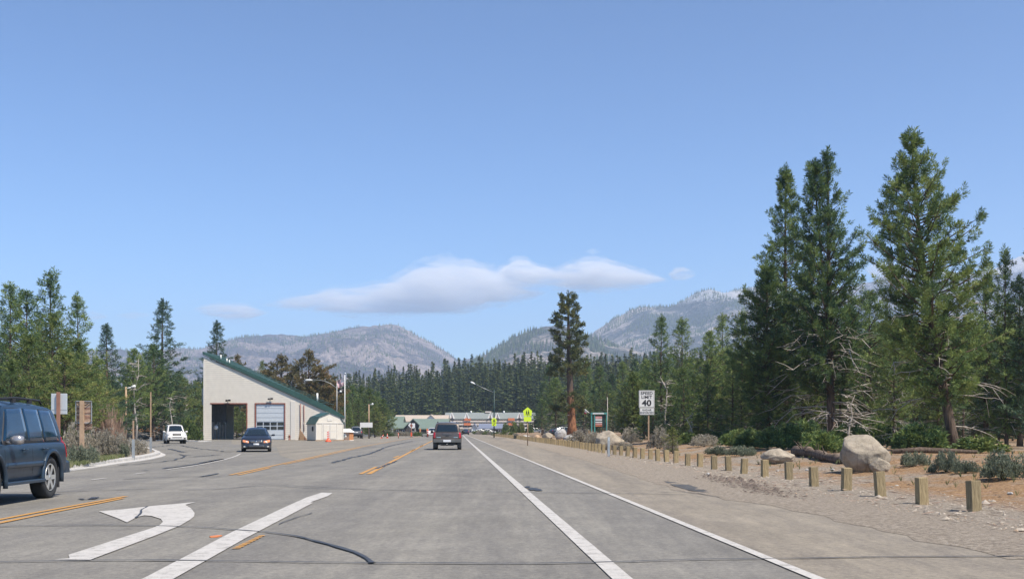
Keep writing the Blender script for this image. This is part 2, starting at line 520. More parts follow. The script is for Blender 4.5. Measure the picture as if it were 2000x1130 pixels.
# sealed cracks
cracks = [
 ([(-200,1104),(0,1100),(150,1097),(340,1098),(500,1098),(640,1101),(725,1103),(850,1103),(1000,1104),(1200,1101),(1340,1096),(1500,1093),(1700,1091),(1985,1089),(2150,1088)], .045, 0.06),
 ([(-200,1034),(0,1030),(140,1027),(310,1028.5),(400,1032),(465,1036.5),(522,1041)], .05, 0.05),
 ([(522,1041),(560,1046),(585,1050),(612,1058),(660,1069),(690,1079),(712,1091),(727,1103)], .055, 0.06),
 ([(350,957.5),(430,956),(500,949),(540,950),(600,954),(700,956),(850,960),(1000,962),(1080,963),(1200,964),(1340,967)], .05, 0.10),
 ([(-100,970),(20,962.5),(125,961),(235,957.5),(316,954)], .06, 0.05),
 ([(745,927),(790,928),(900,930),(980,930.5)], .05, 0.08),
 ([(240,936.5),(300,933),(395,931),(432,931)], .07, 0.1), ([(393,931.5),(412,928),(424,925)], .12, 0.05),
 ([(318,915.5),(350,911.5),(390,905.5),(438,896)], .14, 0.05), ([(392,904.5),(415,900),(435,896.5)], .2, 0.05),
 ([(232,909),(280,905),(330,900.5),(354,895),(362,890),(352,887)], .11, 0.15), ([(355,889.5),(372,889)], .3, .1),
 ([(330,876.5),(342,879),(356,882.5),(362,883)], .25, 0.2), ([(296,873),(345,868),(380,875),(430,880),(446,882.5)], .16, 0.3),
 ([(378,892),(410,889.5),(431,888)], .14, 0.1), ([(280,919),(292,919.5)], .12, 0),
 ([(648,904),(690,893),(727,885),(755,872),(786,865),(806,861)], .16, 0.15),
 ([(735,916),(752,909),(776,900)], .12, 0.1), ([(158,975),(170,977),(188,972)], .12, 0.1), ([(172,975.5),(222,972.5)], .06, 0.1),
 ([(505,946),(620,951),(730,958)], .04, 0.1), ([(470,907),(520,905)], .06, .1), ([(605,1003),(580,1012),(560,1019),(545,1026)], .018, .10), ([(285,990.5),(277,1001),(268,1008),(262,1013)], .04, .06),
 ([(1290,962),(1345,962),(1405,972)], .04, .1),
]
mb = MB()
for px, w, wob in cracks:
    P = resample(smooth_line([G(*p) for p in px], 1), 0.22)
    ribbon_faces(mb, P, w, 0.0265, wob=wob, wj=0.9, seed=px[0][0])
# blotch of sealer right of our lane
for cx_, cy_, r_ in ((1042,956,.35),(1052,958,.22),(1030,952,.2)):
    c_ = G(cx_, cy_); vs = []
    for k_ in range(14):
        a = 2*math.pi*k_/14; rr = r_*(0.6+0.6*random.random()); vs.append((c_.x+math.cos(a)*rr*.45, c_.y+math.sin(a)*rr*2.2, 0.0265 + .0003*r_))
    mb.add(vs, [tuple(range(14))])
o = mb.build('crack_sealing', M['tar'], fixn=False); o['kind'] = 'structure'

# kerbed island and its pale concrete gutter on the left
gut_out = [(-300,980),(0,939),(130,920.5),(180,914),(232,905.5),(270,901),(298,896.5),(320,891),(325,888),(316,884.5),(304,878.5),(282,873),(250,869.5),(200,866.5),(100,864),(-200,862)]
gut_in = [(-300,966),(0,931),(130,913),(180,907),(225,901),(262,897),(290,891.5),(303,887.5),(302,885),(292,880.5),(280,877),(262,873.5),(235,871.5),(190,869),(100,866),(-200,864)]
O_ = resample(smooth_line([G(*p) for p in gut_out], 2), 50); I_ = resample(smooth_line([G(*p) for p in gut_in], 2), 50)
mb = MB(); n_ = min(len(O_), len(I_))
for a, b in zip(O_[:n_], I_[:n_]):
    m_ = a.lerp(b, 0.45)
    mb.v += [(a.x, a.y, 0.0), (a.x, a.y, 0.03), (m_.x, m_.y, 0.04), (m_.x, m_.y, 0.15), (b.x, b.y, 0.16), (b.x, b.y, 0.0)]
for i in range(n_-1):
    for j in range(5):
        mb.f.append((6*i+j, 6*i+j+1, 6*i+7+j, 6*i+6+j)); mb.m.append(0); mb.sm.append(False)
o = mb.build('kerb', M['concrete']); o['kind'] = 'structure'
isl = [Vector((p.x, p.y, 0)) for p in I_[:n_]]
o = sheet('island', isl, 0.135, M['ground'])
# far kerb of the side street
fk = [G(*p) for p in [(150,862.2),(235,861.5),(290,860.2),(345,859.6),(362,861),(385,862.5),(400,861.5)]]
mb = MB(); ribbon_faces(mb, smooth_line(fk, 2), 1.6, 0.12); ribbon_faces(mb, smooth_line(fk, 2), 1.6, 0.005)
nn = len(mb.v)//2
for i in range(nn//2-1):
    for s_ in (0, 1):
        a_ = 2*i+s_; mb.f.append((a_, a_+2, nn+a_+2, nn+a_)); mb.m.append(0); mb.sm.append(False)
mb.build('kerb', M['concrete'])['kind'] = 'structure'
# ------------------------------------------------------------------ trees
def m_leaf(name, stops, trans=0.28, rough=0.6):
    t = NT(name)
    a = t.new('Attribute', attribute_name='tint').outputs['Fac']
    oi = t.new('ObjectInfo').outputs['Random']
    f = t.math('ADD', t.math('MULTIPLY', a, 0.72), t.math('MULTIPLY', oi, 0.28), True)
    col = t.ramp(f, stops)
    t.set(color=col, roughness=rough); t.b.inputs['Specular IOR Level'].default_value = 0.3
    tr = t.new('BsdfTranslucent'); t.l.new(col, tr.inputs[0])
    mx = t.new('MixShader'); mx.inputs[0].default_value = trans
    t.l.new(t.b.outputs[0], mx.inputs[1]); t.l.new(tr.outputs[0], mx.inputs[2]); t.l.new(mx.outputs[0], t.out.inputs[0])
    return t.m
def m_bark(name, lo, hi, streak=6):
    t = NT(name); c = t.coord(scale=(streak, streak, 0.9))
    f = t.noise(c, 1.6, 6, 0.7, 0.6)
    t.set(color=t.ramp(f, [(0.35, lo), (0.65, hi)]), roughness=0.95, normal=t.bump(f, 0.9, 0.05)); t.b.inputs['Specular IOR Level'].default_value = 0.15
    return t.m
M['pine'] = m_leaf('pine_needles', [(0.0, (0.028, 0.062, 0.042)), (0.38, (0.085, 0.145, 0.058)), (0.68, (0.190, 0.250, 0.070)), (1.0, (0.31, 0.35, 0.12))])
M['pine_yellow'] = m_leaf('pine_needles_yellow', [(0.0, (0.034, 0.070, 0.034)), (0.45, (0.105, 0.155, 0.050)), (0.8, (0.24, 0.27, 0.075)), (1.0, (0.38, 0.32, 0.14))])
M['fir'] = m_leaf('fir_needles', [(0.0, (0.030, 0.060, 0.046)), (0.5, (0.070, 0.120, 0.068)), (1.0, (0.16, 0.205, 0.10))])
M['cedar'] = m_leaf('cedar_needles', [(0.0, (0.034, 0.052, 0.028)), (0.5, (0.095, 0.118, 0.046)), (0.88, (0.185, 0.180, 0.062)), (1.0, (0.26, 0.17, 0.08))])
M['brown_fir'] = m_leaf('brownish_needles', [(0.0, (0.045, 0.052, 0.028)), (0.5, (0.125, 0.115, 0.050)), (0.85, (0.23, 0.175, 0.075)), (1.0, (0.32, 0.20, 0.09))])
M['far_pine'] = m_leaf('far_pine_needles', [(0.0, (0.032, 0.058, 0.030)), (0.5, (0.105, 0.145, 0.050)), (1.0, (0.25, 0.265, 0.085))])
M['bark'] = m_bark('pine_bark', (0.05, 0.038, 0.03), (0.17, 0.125, 0.095))
M['bark_red'] = m_bark('cedar_bark', (0.08, 0.04, 0.028), (0.38, 0.18, 0.09))
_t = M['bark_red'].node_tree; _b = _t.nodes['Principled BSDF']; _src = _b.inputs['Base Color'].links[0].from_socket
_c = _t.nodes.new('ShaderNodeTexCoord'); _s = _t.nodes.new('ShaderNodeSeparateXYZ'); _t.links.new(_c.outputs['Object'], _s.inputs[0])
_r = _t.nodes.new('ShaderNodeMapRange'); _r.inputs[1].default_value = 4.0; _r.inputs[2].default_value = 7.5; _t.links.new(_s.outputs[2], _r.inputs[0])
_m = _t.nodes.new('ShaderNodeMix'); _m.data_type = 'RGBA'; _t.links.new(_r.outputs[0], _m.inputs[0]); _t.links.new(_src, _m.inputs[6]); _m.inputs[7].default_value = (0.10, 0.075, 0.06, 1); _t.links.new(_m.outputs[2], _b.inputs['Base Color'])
M['bark_grey'] = m_bark('dead_wood', (0.26, 0.23, 0.20), (0.52, 0.47, 0.42))

def blades(P, D, K, L, W, rs, spread=0.85):
    """K thin triangles round each tuft P with main direction D"""
    N = len(P)
    P = np.repeat(P, K, 0); D = np.repeat(D, K, 0)
    r = rs.normal(size=(N*K, 3)); r /= np.linalg.norm(r, axis=1, keepdims=True)+1e-9
    d = D + r*spread; d /= np.linalg.norm(d, axis=1, keepdims=True)+1e-9
    q = rs.normal(size=(N*K, 3)); s = np.cross(d, q); s /= np.linalg.norm(s, axis=1, keepdims=True)+1e-9
    l = (L*rs.uniform(0.6, 1.15, (N*K, 1))); w = W*rs.uniform(0.7, 1.3, (N*K, 1))
    A = P - d*l*0.12; B = P + d*l*0.45 + s*w*0.5; C = P + d*l; E = P + d*l*0.45 - s*w*0.5
    V = np.stack([A, B, C, E], 1).reshape(-1, 3)
    F = np.arange(len(V)).reshape(-1, 4)
    return V, F

def clumps(P, D, K, L, W, S, rs):
    """bottle-brush clumps: K thin needles bundles round an axis of length S from P along D"""
    N = len(P); D = D/(np.linalg.norm(D, axis=1, keepdims=True)+1e-9)
    P = np.repeat(P, K, 0); D = np.repeat(D, K, 0)
    u = rs.uniform(0, 1, (N*K, 1)); P = P + D*u*S
    r = rs.normal(size=(N*K, 3)); r -= D*np.sum(r*D, 1, keepdims=True)*0.8; r /= np.linalg.norm(r, axis=1, keepdims=True)+1e-9
    d = D*(0.35+0.55*u) + r*(1.0-0.35*u); d /= np.linalg.norm(d, axis=1, keepdims=True)+1e-9
    q = rs.normal(size=(N*K, 3)); s = np.cross(d, q); s /= np.linalg.norm(s, axis=1, keepdims=True)+1e-9
    l = L*rs.uniform(0.7, 1.15, (N*K, 1)); w = W*rs.uniform(0.7, 1.3, (N*K, 1))
    V = np.stack([P - s*w*0.25, P + d*l*0.6 + s*w*0.5, P + d*l, P + d*l*0.6 - s*w*0.5], 1).reshape(-1, 3)
    return V, np.arange(len(V)).reshape(-1, 4)

def make_pine(name, h=15, cb=0.12, rmax=2.6, nb=120, seed=1, prof='spire', K=18, L=0.20, W=0.055, dens=4.6, S=.30, mat='pine', bark='bark', tr=0.2,
              droop=0.0, lift=0.35, dead=14, dead_top=0.35, lean=0.0, pads=False, label=None, cat='tree', group=None, loc=(0,0,0), deadlen=1.0, gap=0.0, top_bias=1.0, red_tint=0.0, twin=None):
    rs = np.random.default_rng(seed); rd = random.Random(seed)
    root = empty(name, loc, 0, label, cat, group)
    tb = MB(); wx, wy = rd.uniform(-.25, .25)+lean, rd.uniform(-.25, .25)
    def axis(t, side=0):
        return Vector((wx*math.sin(t*2.3)*h*0.03 + lean*h*t*0.1, wy*math.sin(t*3.1)*h*0.03, h*t)) + (Vector((twin*max(0, t-.35)/.65, 0, -h*.025*t)) if side else Vector())
    def trunk(side):
        ts = [i/14 for i in range(15)]
        if side: ts = [t for t in ts if t > .33]
        pts = [axis(t, side) for t in ts]
        tb.tube([Vector((p.x, p.y, p.z - (0.3 if i == 0 and not side else 0))) for i, p in enumerate(pts)],
                [tr*((1-t)**0.85*0.95+0.03)*(1.35 if t < 0.02 else 1.0)*(.7 if side else 1) for t in ts], n=9)
    trunk(0)
    if twin: trunk(1)
    tb.build('trunk', M[bark], root, fixn=False)
    pro = {'spire': lambda t: 0.06 + 0.94*(1-t)**0.80*min(1, 0.55+t*2.2),
           'round': lambda t: 0.12 + 0.88*math.sqrt(max(0, 1-(max(0, t-0.3)/0.7)**2))*min(1, .5+1.6*t),
           'cone': lambda t: 0.04 + 0.96*(1-t)**1.0,
           'pine': lambda t: 0.10 + 0.90*(1-t**1.7)*min(1, 0.45+2.0*t),
           'broad': lambda t: lerp_tab([(0, .5), (.25, .95), (.45, 1.0), (.58, .86), (.72, .60), (.84, .34), (.93, .14), (1, .04)], t),
           'twin': lambda t: lerp_tab([(0, .6), (.25, .9), (.42, 1.0), (.56, .80), (.68, .56), (.80, .34), (.92, .15), (1, .03)], t),
           'cedar': lambda t: 0.30 + 0.70*(1-t**2.2)*min(1, 0.7+.6*t)}[prof]
    lb = MB(); Ps, Ds, Tn = [], [], []
    ga = rd.random()*6.28
    sect = [rd.uniform(0.72, 1.22) for _ in range(9)]
    for i in range(nb):
        u = (i+0.5)/nb; t = u**top_bias
        if gap and mnoise.noise(Vector((u*9, seed*3.3, 0))) > gap: continue
        ga += 2.39996 + rd.uniform(-.4, .4)
        side = 1 if (twin and rd.random() < .5 and t > .3) else 0
        tt = cb + (1-cb)*t*0.985
        ax = axis(tt, side)
        ln = rmax*pro(t)*rd.uniform(0.50, 1.15)*sect[int((ga % 6.283)/6.284*8.99)]*(1 if rd.random() > .06 else 1.3)
        if side or (twin and t > .35): ln *= .75
        out = Vector((math.cos(ga), math.sin(ga), 0))
        sl = lift*(0.2+t) - droop*(1-t) + rd.uniform(-.12, .12)
        pts = []; nseg = 4
        for k in range(nseg+1):
            s = k/nseg
            pts.append(ax + out*(ln*s) + Vector((0, 0, ln*(sl*s - 0.18*droop*s + 0.28*s*s*(0.4+lift)))))
        if ln > 0.7: lb.tube(pts, [max(.012, 0.028*ln**0.7*(1-0.8*k/nseg)) for k in range(nseg+1)], n=3, cap=False)
        n_t = max(3, int(ln*dens*(1.25 if t > .8 else 1)))
        s = rs.uniform(0, 1, n_t)**0.62
        s = 0.10 + 0.92*s if not pads else 0.38 + 0.66*s**0.8
        base = np.array([p[:] for p in pts])
        idx = np.clip(s*nseg, 0, nseg-1e-6); i0 = idx.astype(int); fr = (idx-i0)[:, None]; i0 = np.clip(i0, 0, nseg-1)
        pp = base[i0]*(1-fr) + base[i0+1]*fr
        side_v = np.array([-out.y, out.x, 0.0])
        lat = rs.normal(size=(n_t, 1))*(ln*0.13*(1.15-s)[:, None] + 0.07)
        ver = rs.normal(size=(n_t, 1))*(0.035*ln+0.05)*(0.55 if pads else 1.0)
        pp = pp + side_v*lat + np.array([0, 0, 1.0])*ver
        dd = np.array([out.x, out.y, 0.0])*0.60 + side_v*np.sign(lat)*0.35 + np.array([0, 0, 0.35+0.5*t]) + rs.normal(size=(n_t, 3))*.18
        dd = np.repeat(dd[None], n_t, 0) if dd.ndim == 1 else dd
        Ps.append(pp); Ds.append(dd)
        tint = rs.uniform(0, 1)*0.30 + rs.uniform(0, 0.70, n_t) + 0.05*s
        if red_tint and rd.random() < red_tint: tint = tint + .35
        Tn.append(tint)
    for sd_ in ((0, 1) if twin else (0,)):          # leader
        nl = int(16)
        tt = rs.uniform(0.86, 1.0, nl)
        Ps.append(np.array([axis(x, sd_)[:] for x in tt]) + rs.normal(size=(nl, 3))*0.05); Ds.append(np.tile([0, 0, 0.9], (nl, 1))); Tn.append(rs.uniform(.2, .8, nl))
    P = np.concatenate(Ps); D = np.concatenate(Ds); T = np.concatenate(Tn)
    V, F = clumps(P, D, K, L, W, S, rs)
    T = np.repeat(T, K) + rs.uniform(-.12, .12, len(P)*K)
    link_mesh('crown', np_mesh('crown', V, F, M[mat], np.clip(T, 0, 1)), root)
    if lb.v: lb.build('limbs', M[bark], root, fixn=False)['kind'] = 'stuff'
    if dead:
        db = MB()
        for i in range(dead):
            t = rd.uniform(0.02, dead_top); ax = axis(t); a = rd.uniform(0, 6.28)
            out = Vector((math.cos(a), math.sin(a), 0)); ln = rd.uniform(0.5, 1.0)*rmax*0.85*deadlen
            pts = [ax + out*(ln*s) + Vector((rd.uniform(-.12, .12)*s, rd.uniform(-.12, .12)*s, ln*(0.10*s - 0.55*s*s*rd.uniform(.3, 1.0)))) for s in (0, .3, .6, .85, 1)]
            pts = [Vector((p.x, p.y, max(.08, p.z))) for p in pts]
            db.tube(pts, [.045, .036, .027, .018, .009], n=3, cap=False)
            for k in range(4):
                b0 = pts[1+k % 3]; a2 = a + rd.uniform(-1.1, 1.1)
                e = b0 + Vector((math.cos(a2), math.sin(a2), rd.uniform(-.7, .3)))*ln*rd.uniform(.2, .45)
                e.z = max(.05, e.z)
                db.tube([b0, b0.lerp(e, .5) + Vector((0, 0, .06)), e], [.022, .015, .007], n=3, cap=False)
        db.build('bare_branches', M['bark_grey'], root, fixn=False)['kind'] = 'stuff'
    return root

def px_tree(px, top, Y, **k):
    """world position and height of a tree whose trunk stands at px and whose tip is at image row top"""
    x = XW(px, Y); z = terrain(x, Y)
    return Vector((x, Y, z)), ZW(top, Y) - z - .42

# ---- the large trees on the right, each built on its own
loc, h = px_tree(1866, 246, 52)
make_pine('pine_tree', h=h, cb=0.14, rmax=3.1, nb=210, seed=11, prof='broad', K=46, L=0.23, W=0.030, dens=5.0, S=.34, tr=0.25, lift=0.40, dead=26, dead_top=.5, lean=-1.15, gap=.60, deadlen=1.1,
          label='tall broad pine with a leaning dark trunk, tallest tree right of the forked pine', group='pines along the right verge', loc=loc)
loc, h = px_tree(1624, 288, 72)
make_pine('pine_tree', h=h, cb=0.16, rmax=3.4, nb=270, seed=12, prof='twin', K=42, L=0.27, W=0.037, dens=4.2, S=.42, tr=0.30, lift=0.5, dead=60, dead_top=.40, lean=-.1, deadlen=1.7, twin=-.95,
          label='tall pine with a forked twin top above a tangle of bare lower branches', group='pines along the right verge', loc=loc)
loc, h = px_tree(1536, 322, 79)
make_pine('pine_tree', h=h, cb=0.16, rmax=2.5, nb=210, seed=13, prof='twin', K=40, L=0.27, W=0.037, dens=4.2, S=.42, tr=0.24, lift=0.5, dead=12,
          label='slender pointed pine close behind the left side of the forked pine', group='pines along the right verge', loc=loc)
loc, h = px_tree(1500, 510, 76)
make_pine('pine_tree', h=h, cb=0.08, rmax=2.4, nb=170, seed=14, prof='broad', K=38, L=0.27, W=0.037, dens=4.6, S=.40, tr=0.2, lift=0.3, dead=12, mat='pine',
          label='dense rounded pine at the left foot of the slender pointed pine', group='pines along the right verge', loc=loc)
loc, h = px_tree(1118, 571, 165)
cedar = make_pine('cedar_tree', h=h, cb=0.17, rmax=3.15, nb=150, seed=21, prof='cedar', K=20, L=0.42, W=0.09, dens=5.0, S=.6, tr=0.70, mat='cedar', bark='bark_red', lift=0.05, droop=.15, dead=12, dead_top=.34, pads=True, gap=.45, lean=-.22, red_tint=.15,
          label='old lone cedar with a thick orange trunk and a ragged top', loc=loc)

# ---- shared kinds for the woods
protos = {}
def proto(key, **k):
    o = make_pine('pine_tree', **k); protos[key] = (o, tree_of(o), k['h'])
    return o
proto('a', h=14, cb=.06, rmax=2.8, nb=120, seed=31, prof='spire', K=19, L=.28, W=.05, dens=4.4, S=.42, tr=.17, dead=16)
proto('b', h=13, cb=.16, rmax=2.9, nb=120, seed=32, prof='broad', K=19, L=.28, W=.05, dens=4.4, S=.42, tr=.18, dead=26, dead_top=.5)
proto('c', h=15, cb=.25, rmax=2.3, nb=105, seed=33, prof='spire', K=19, L=.28, W=.05, dens=4.6, S=.42, tr=.16, dead=28, dead_top=.55)
proto('d', h=11, cb=.03, rmax=2.9, nb=120, seed=34, prof='broad', K=19, L=.28, W=.05, dens=4.4, S=.42, tr=.17, dead=8, mat='pine_yellow')
proto('e', h=16, cb=.05, rmax=3.3, nb=140, seed=35, prof='cone', K=19, L=.28, W=.056, dens=4.6, S=.40, tr=.22, dead=5, mat='fir')
proto('f', h=12, cb=.05, rmax=2.9, nb=130, seed=36, prof='broad', K=19, L=.28, W=.048, dens=4.4, S=.42, tr=.18, dead=12, mat='pine_yellow', gap=.3, red_tint=.12)
proto('g', h=17, cb=.05, rmax=4.4, nb=140, seed=37, prof='broad', K=12, L=.36, W=.13, dens=4.0, S=.6, tr=.30, dead=5, mat='brown_fir', pads=True, red_tint=.25)
used = set()
def put_tree(key, px, top, Y, label=None, group=None, wide=1.0, rz=None, name=None):
    o, tr, h0 = protos[key]
    loc, h = px_tree(px, top, Y)
    s = h/h0; sc = (s*wide, s*wide, s)
    rz = rz if rz is not None else random.uniform(0, 6.28)
    if key not in used:
        used.add(key); o.location = loc; o.rotation_euler = (0, 0, rz); o.scale = sc; t = o
        tag(o, label, 'tree', group)
    else:
        t = copy_thing(o, loc, rz, sc, label, group, tree=tr)
    if name: t.name = name
    return t

GR = 'pines along the right verge'
put_tree('a', 1293, 612, 105, 'narrow pine right behind the speed limit sign, bare branches low on its trunk', GR, wide=1.1)
put_tree('c', 1332, 617, 118, 'pine with a pointed dark top behind the speed limit sign', GR, wide=1.2)
put_tree('b', 1386, 640, 100, 'bushy mid green pine standing free in front of the dark woods', GR, wide=1.15)
put_tree('c', 1411, 608, 112, 'thin pine with a bare trunk below a small high crown', GR, wide=.95)
put_tree('a', 1448, 600, 92, 'narrow pine leaning against the dense dark rounded pine', GR)
put_tree('a', 1966, 474, 57, 'dark pine at the edge of the photo whose tip crosses the snowy ridge', GR, wide=.8)
put_tree('e', 2030, 405, 56, 'dark pine cut by the edge of the photo, only its needle tips in view', GR, wide=1.05)
put_tree('b', 1745, 610, 62, 'low full pine filling the gap behind the largest boulder', GR, wide=1.0)
put_tree('b', 1700, 560, 78, 'loose pine whose crown shows between the forked pine and the broad pine', GR, wide=1.15)
put_tree('b', 1925, 535, 66, 'full pine at the right side of the leaning dark trunk', GR, wide=1.35)
put_tree('e', 1992, 530, 64, 'dark full pine between the full pine and the edge of the photo', GR, wide=1.2)
put_tree('a', 1570, 600, 84, 'full pine filling the foot of the slender pointed pine', GR, wide=1.2)
def wood_label(px):
    for lim, lab in ((1330, 'dense pine in the woods straight behind the speed limit sign'), (1440, 'dense pine in the woods behind the free standing bushy pine'), (1560, 'dense pine in the dark woods above the flat boulder'),
                     (1690, 'dense pine in the woods behind the forked pine'), (1800, 'dense pine in the woods above the largest boulder'), (1900, 'dense pine in the woods behind the leaning dark trunk'), (9999, 'dense pine in the woods behind the nearest timber posts')):
        if px < lim: return lab
def far_label(px):
    for lim, lab in ((400, 'far conifer of the forest wall left of the station'), (640, 'far conifer of the forest wall just above the green station roof'), (760, 'far conifer of the forest wall behind the flagpole and the lamp post'),
                     (870, 'far conifer of the forest wall above the green roofed lodges'), (960, 'far conifer of the forest wall above the left half of the motel'), (1060, 'far conifer of the forest wall above the right half of the motel'),
                     (1200, 'far conifer of the forest wall behind the lone cedar'), (9999, 'far conifer of the forest wall behind the speed limit sign')):
        if px < lim: return lab
WG = 'dense pines in the woods behind the right verge'
WL = 'dense dark pine in the woods behind the boulders and the verge pines'
for i in range(100):
    px = 1235 + (2090-1235)*((i*0.618034) % 1.0); Y = 78 + 100*((i*0.7548) % 1.0)
    top = 715 - 80*min(1, max(0, (px-1390)/200)) + random.uniform(-25, 45)
    if px < 1330: Y = max(Y, 118); top += 20
    put_tree(random.choice('abcabcadb'), px, top, Y, wood_label(px), WG, wide=random.uniform(1.0, 1.45))
# low saplings and brushy lower limbs in front of the woods
SG = 'low green saplings at the foot of the right woods'
for i in range(34):
    px = 1300 + 750*((i*0.618034+.13) % 1.0); Y = random.uniform(60, 92)
    z = terrain(XW(px, Y), Y)
    t = put_tree(random.choice('dfd'), px, HY - (random.uniform(0.4, 1.9)+z-EYE)*FPX/Y, Y, 'low bushy green sapling' + wood_label(px)[10:], SG, wide=random.uniform(1.4, 2.3), name='pine_sapling')

for i in range(58):
    px = 1275 + 790*((i*0.618034+.37) % 1.0); Y = random.uniform(84, 128)
    put_tree(random.choice('eafe'), px, random.uniform(745, 800), Y, 'low dark understorey pine' + wood_label(px)[10:], 'dark understorey of the right woods', wide=random.uniform(1.5, 2.3))
# ---- left side
GL = 'pines beyond the side street on the left'
put_tree('e', -8, 640, 62, 'dark pine cut by the edge of the photo above the dark blue vehicle', GL, wide=1.2)
put_tree('c', 20, 546, 78, 'tall dark pine with a blunt double tip above the dark blue vehicle', GL, wide=1.2)
put_tree('b', 50, 560, 84, 'dark pine crown close beside the blunt double tip', GL, wide=1.1)
put_tree('a', 96, 522, 80, 'tallest thin-topped pine above the blank white sign', GL, wide=1.2)
put_tree('f', 104, 600, 68, 'yellow green pine with an open crown behind the blank white sign', GL, wide=1.1)
put_tree('a', 150, 570, 92, 'pointed dark pine between the yellow green pines', GL, wide=1.05)
put_tree('f', 58, 640, 64, 'yellow green pine low behind the roof of the dark blue vehicle', GL, wide=1.4)
put_tree('d', 152, 655, 72, 'full yellow green pine behind the plank sign', GL, wide=1.15)
put_tree('f', 128, 668, 60, 'low yellow green pine between the blank sign and the plank sign', GL, wide=1.5)
put_tree('d', 22, 690, 58, 'low yellowish pine showing just above the dark blue vehicle', GL, wide=1.3)
put_tree('e', 208, 630, 118, 'dark conical fir standing behind the plank sign', GL, wide=1.35)
put_tree('a', 190, 690, 105, 'short green pine at the left foot of the dark conical fir', GL, wide=1.3)
put_tree('b', 262, 676, 128, 'flat-topped pine between the conical fir and the tall full pine', GL, wide=1.2)
put_tree('e', 318, 585, 140, 'tall full pine rising behind the white oncoming vehicle', GL, wide=1.35)
put_tree('b', 300, 668, 134, 'dark lower pine in front of the tall full pine', GL, wide=1.3)
put_tree('f', 352, 730, 150, 'short green pine left of the station corner', GL, wide=1.3)
for i in range(16):
    px = 165 + 230*((i*.618) % 1); put_tree(random.choice('abad'), px, random.uniform(715, 760), random.uniform(150, 215), 'mid sized pine in the woods beyond the side street', 'woods beyond the side street', wide=1.2)
for i in range(12):
    px = -60 + 260*((i*.618) % 1); put_tree(random.choice('dfb'), px, random.uniform(690, 760), random.uniform(66, 100), 'low bushy pine in the thicket behind the signs on the left', 'thicket behind the signs on the left', wide=1.5)
# ---- behind the station
GB = 'trees behind the station'
put_tree('e', 424, 628, 210, 'tall spire shaped fir rising above the high end of the green roof', GB, wide=1.25)
put_tree('g', 464, 690, 190, 'small round crown just above the green roof beside the spire fir', GB, wide=.8)
put_tree('g', 550, 690, 182, 'broad olive brown tree above the middle of the green roof', GB, wide=1.35)
put_tree('g', 604, 681, 178, 'tallest brownish tree above the low part of the green roof', GB, wide=1.25)
put_tree('g', 632, 716, 176, 'brownish tree crown behind the curved street light arm', GB, wide=1.3)
put_tree('f', 512, 702, 230, 'thin pale tree top between the round crown and the broad olive tree', GB, wide=.6)
put_tree('b', 398, 742, 190, 'dark pine beside the high corner of the station', GB, wide=.9)
put_tree('d', 462, 790, 176, 'green tree seen through the open garage bay', GB, wide=1.6)
put_tree('f', 474, 800, 172, 'lighter green tree seen through the open garage bay', GB, wide=1.6)
for px, top, Y in ((655,748,215),(672,752,200),(690,748,210),(706,752,225),(722,756,215),(737,762,230),(748,776,215),(700,775,190),(732,790,195),(660,780,190),(755,792,232),(684,792,186)):
    put_tree(random.choice('dfa'), px, top, Y, 'yellowish green pine in the stand between the flagpole and the lodges', 'stand between the flagpole and the lodges', wide=1.5)
for px, top, Y in ((1072,710,240),(1060,745,215),(1145,705,230),(1172,712,200),(1196,728,190),(1215,704,220),(1085,735,190),(1140,742,185),(1240,700,230),(1058,775,200),(1160,752,178),(1185,742,172),(1220,742,165),(1248,735,160),(1262,700,190)):
    put_tree(random.choice('baec'), px, top, Y, 'dark pine standing between the lone cedar and the speed limit sign', 'pines between the lone cedar and the speed limit sign', wide=1.45)

# ---- the forest wall far behind the lodges
def far_tree_arrays(seed, h=26, r=3.0, n=210):
    rs = np.random.default_rng(seed)
    t = rs.uniform(0.04, 1, n)**0.85; a = rs.uniform(0, 6.283, n)
    rad = (r*(1-t)**1.0*rs.uniform(0.40, 1.10, n) + 0.05)
    P = np.stack([np.cos(a)*rad, np.sin(a)*rad, t*h], 1)
    K = 2; P = np.repeat(P, K, 0); a2 = np.repeat(a, K) + rs.normal(size=n*K)*.5
    D = np.stack([np.cos(a2)*0.9, np.sin(a2)*0.9, rs.uniform(-.75, .05, n*K)], 1); D /= np.linalg.norm(D, axis=1, keepdims=True)
    s_ = np.stack([-np.sin(a2), np.cos(a2), rs.normal(size=n*K)*.3], 1); tt = np.repeat(t, K)[:, None]
    l = (1.9-1.0*tt)*rs.uniform(.6, 1.2, (n*K, 1)); w = (1.0-.5*tt)*rs.uniform(.6, 1.2, (n*K, 1))
    V = np.stack([P - D*l*.3 - s_*w*.25, P - D*l*.3 + s_*w*.25, P + D*l*.35 + s_*w*.5, P + D*l*.7, P + D*l*.35 - s_*w*.5], 1).reshape(-1, 3)
    q = np.arange(n*K)*5; F = np.concatenate([np.stack([q, q+1, q+2, q+4], 1), np.stack([q+4, q+2, q+3, q+3], 1)])
    # trunk and leader
    F = np.stack([q, q+1, q+2, q+4], 1); F = np.concatenate([F, np.stack([q+4, q+2, q+3, q+4], 1)])[:len(F)]; T = np.repeat(rs.uniform(0, .9, n) * 0.7 + 0.25*t*rs.uniform(0.4, 1.2, n), 2)
    tv = []
    for zz, rr in ((-2, .35), (h, .04)):
        for k in range(4): tv.append((math.cos(k*1.57)*rr, math.sin(k*1.57)*rr, zz))
    o = len(V); V = np.concatenate([V, np.array(tv)]); F = np.concatenate([F, np.array([[o+k, o+(k+1) % 4, o+4+(k+1) % 4, o+4+k] for k in range(4)])])
    T = np.concatenate([T, np.zeros(4)])
    return V, F, np.clip(T, 0, 1)
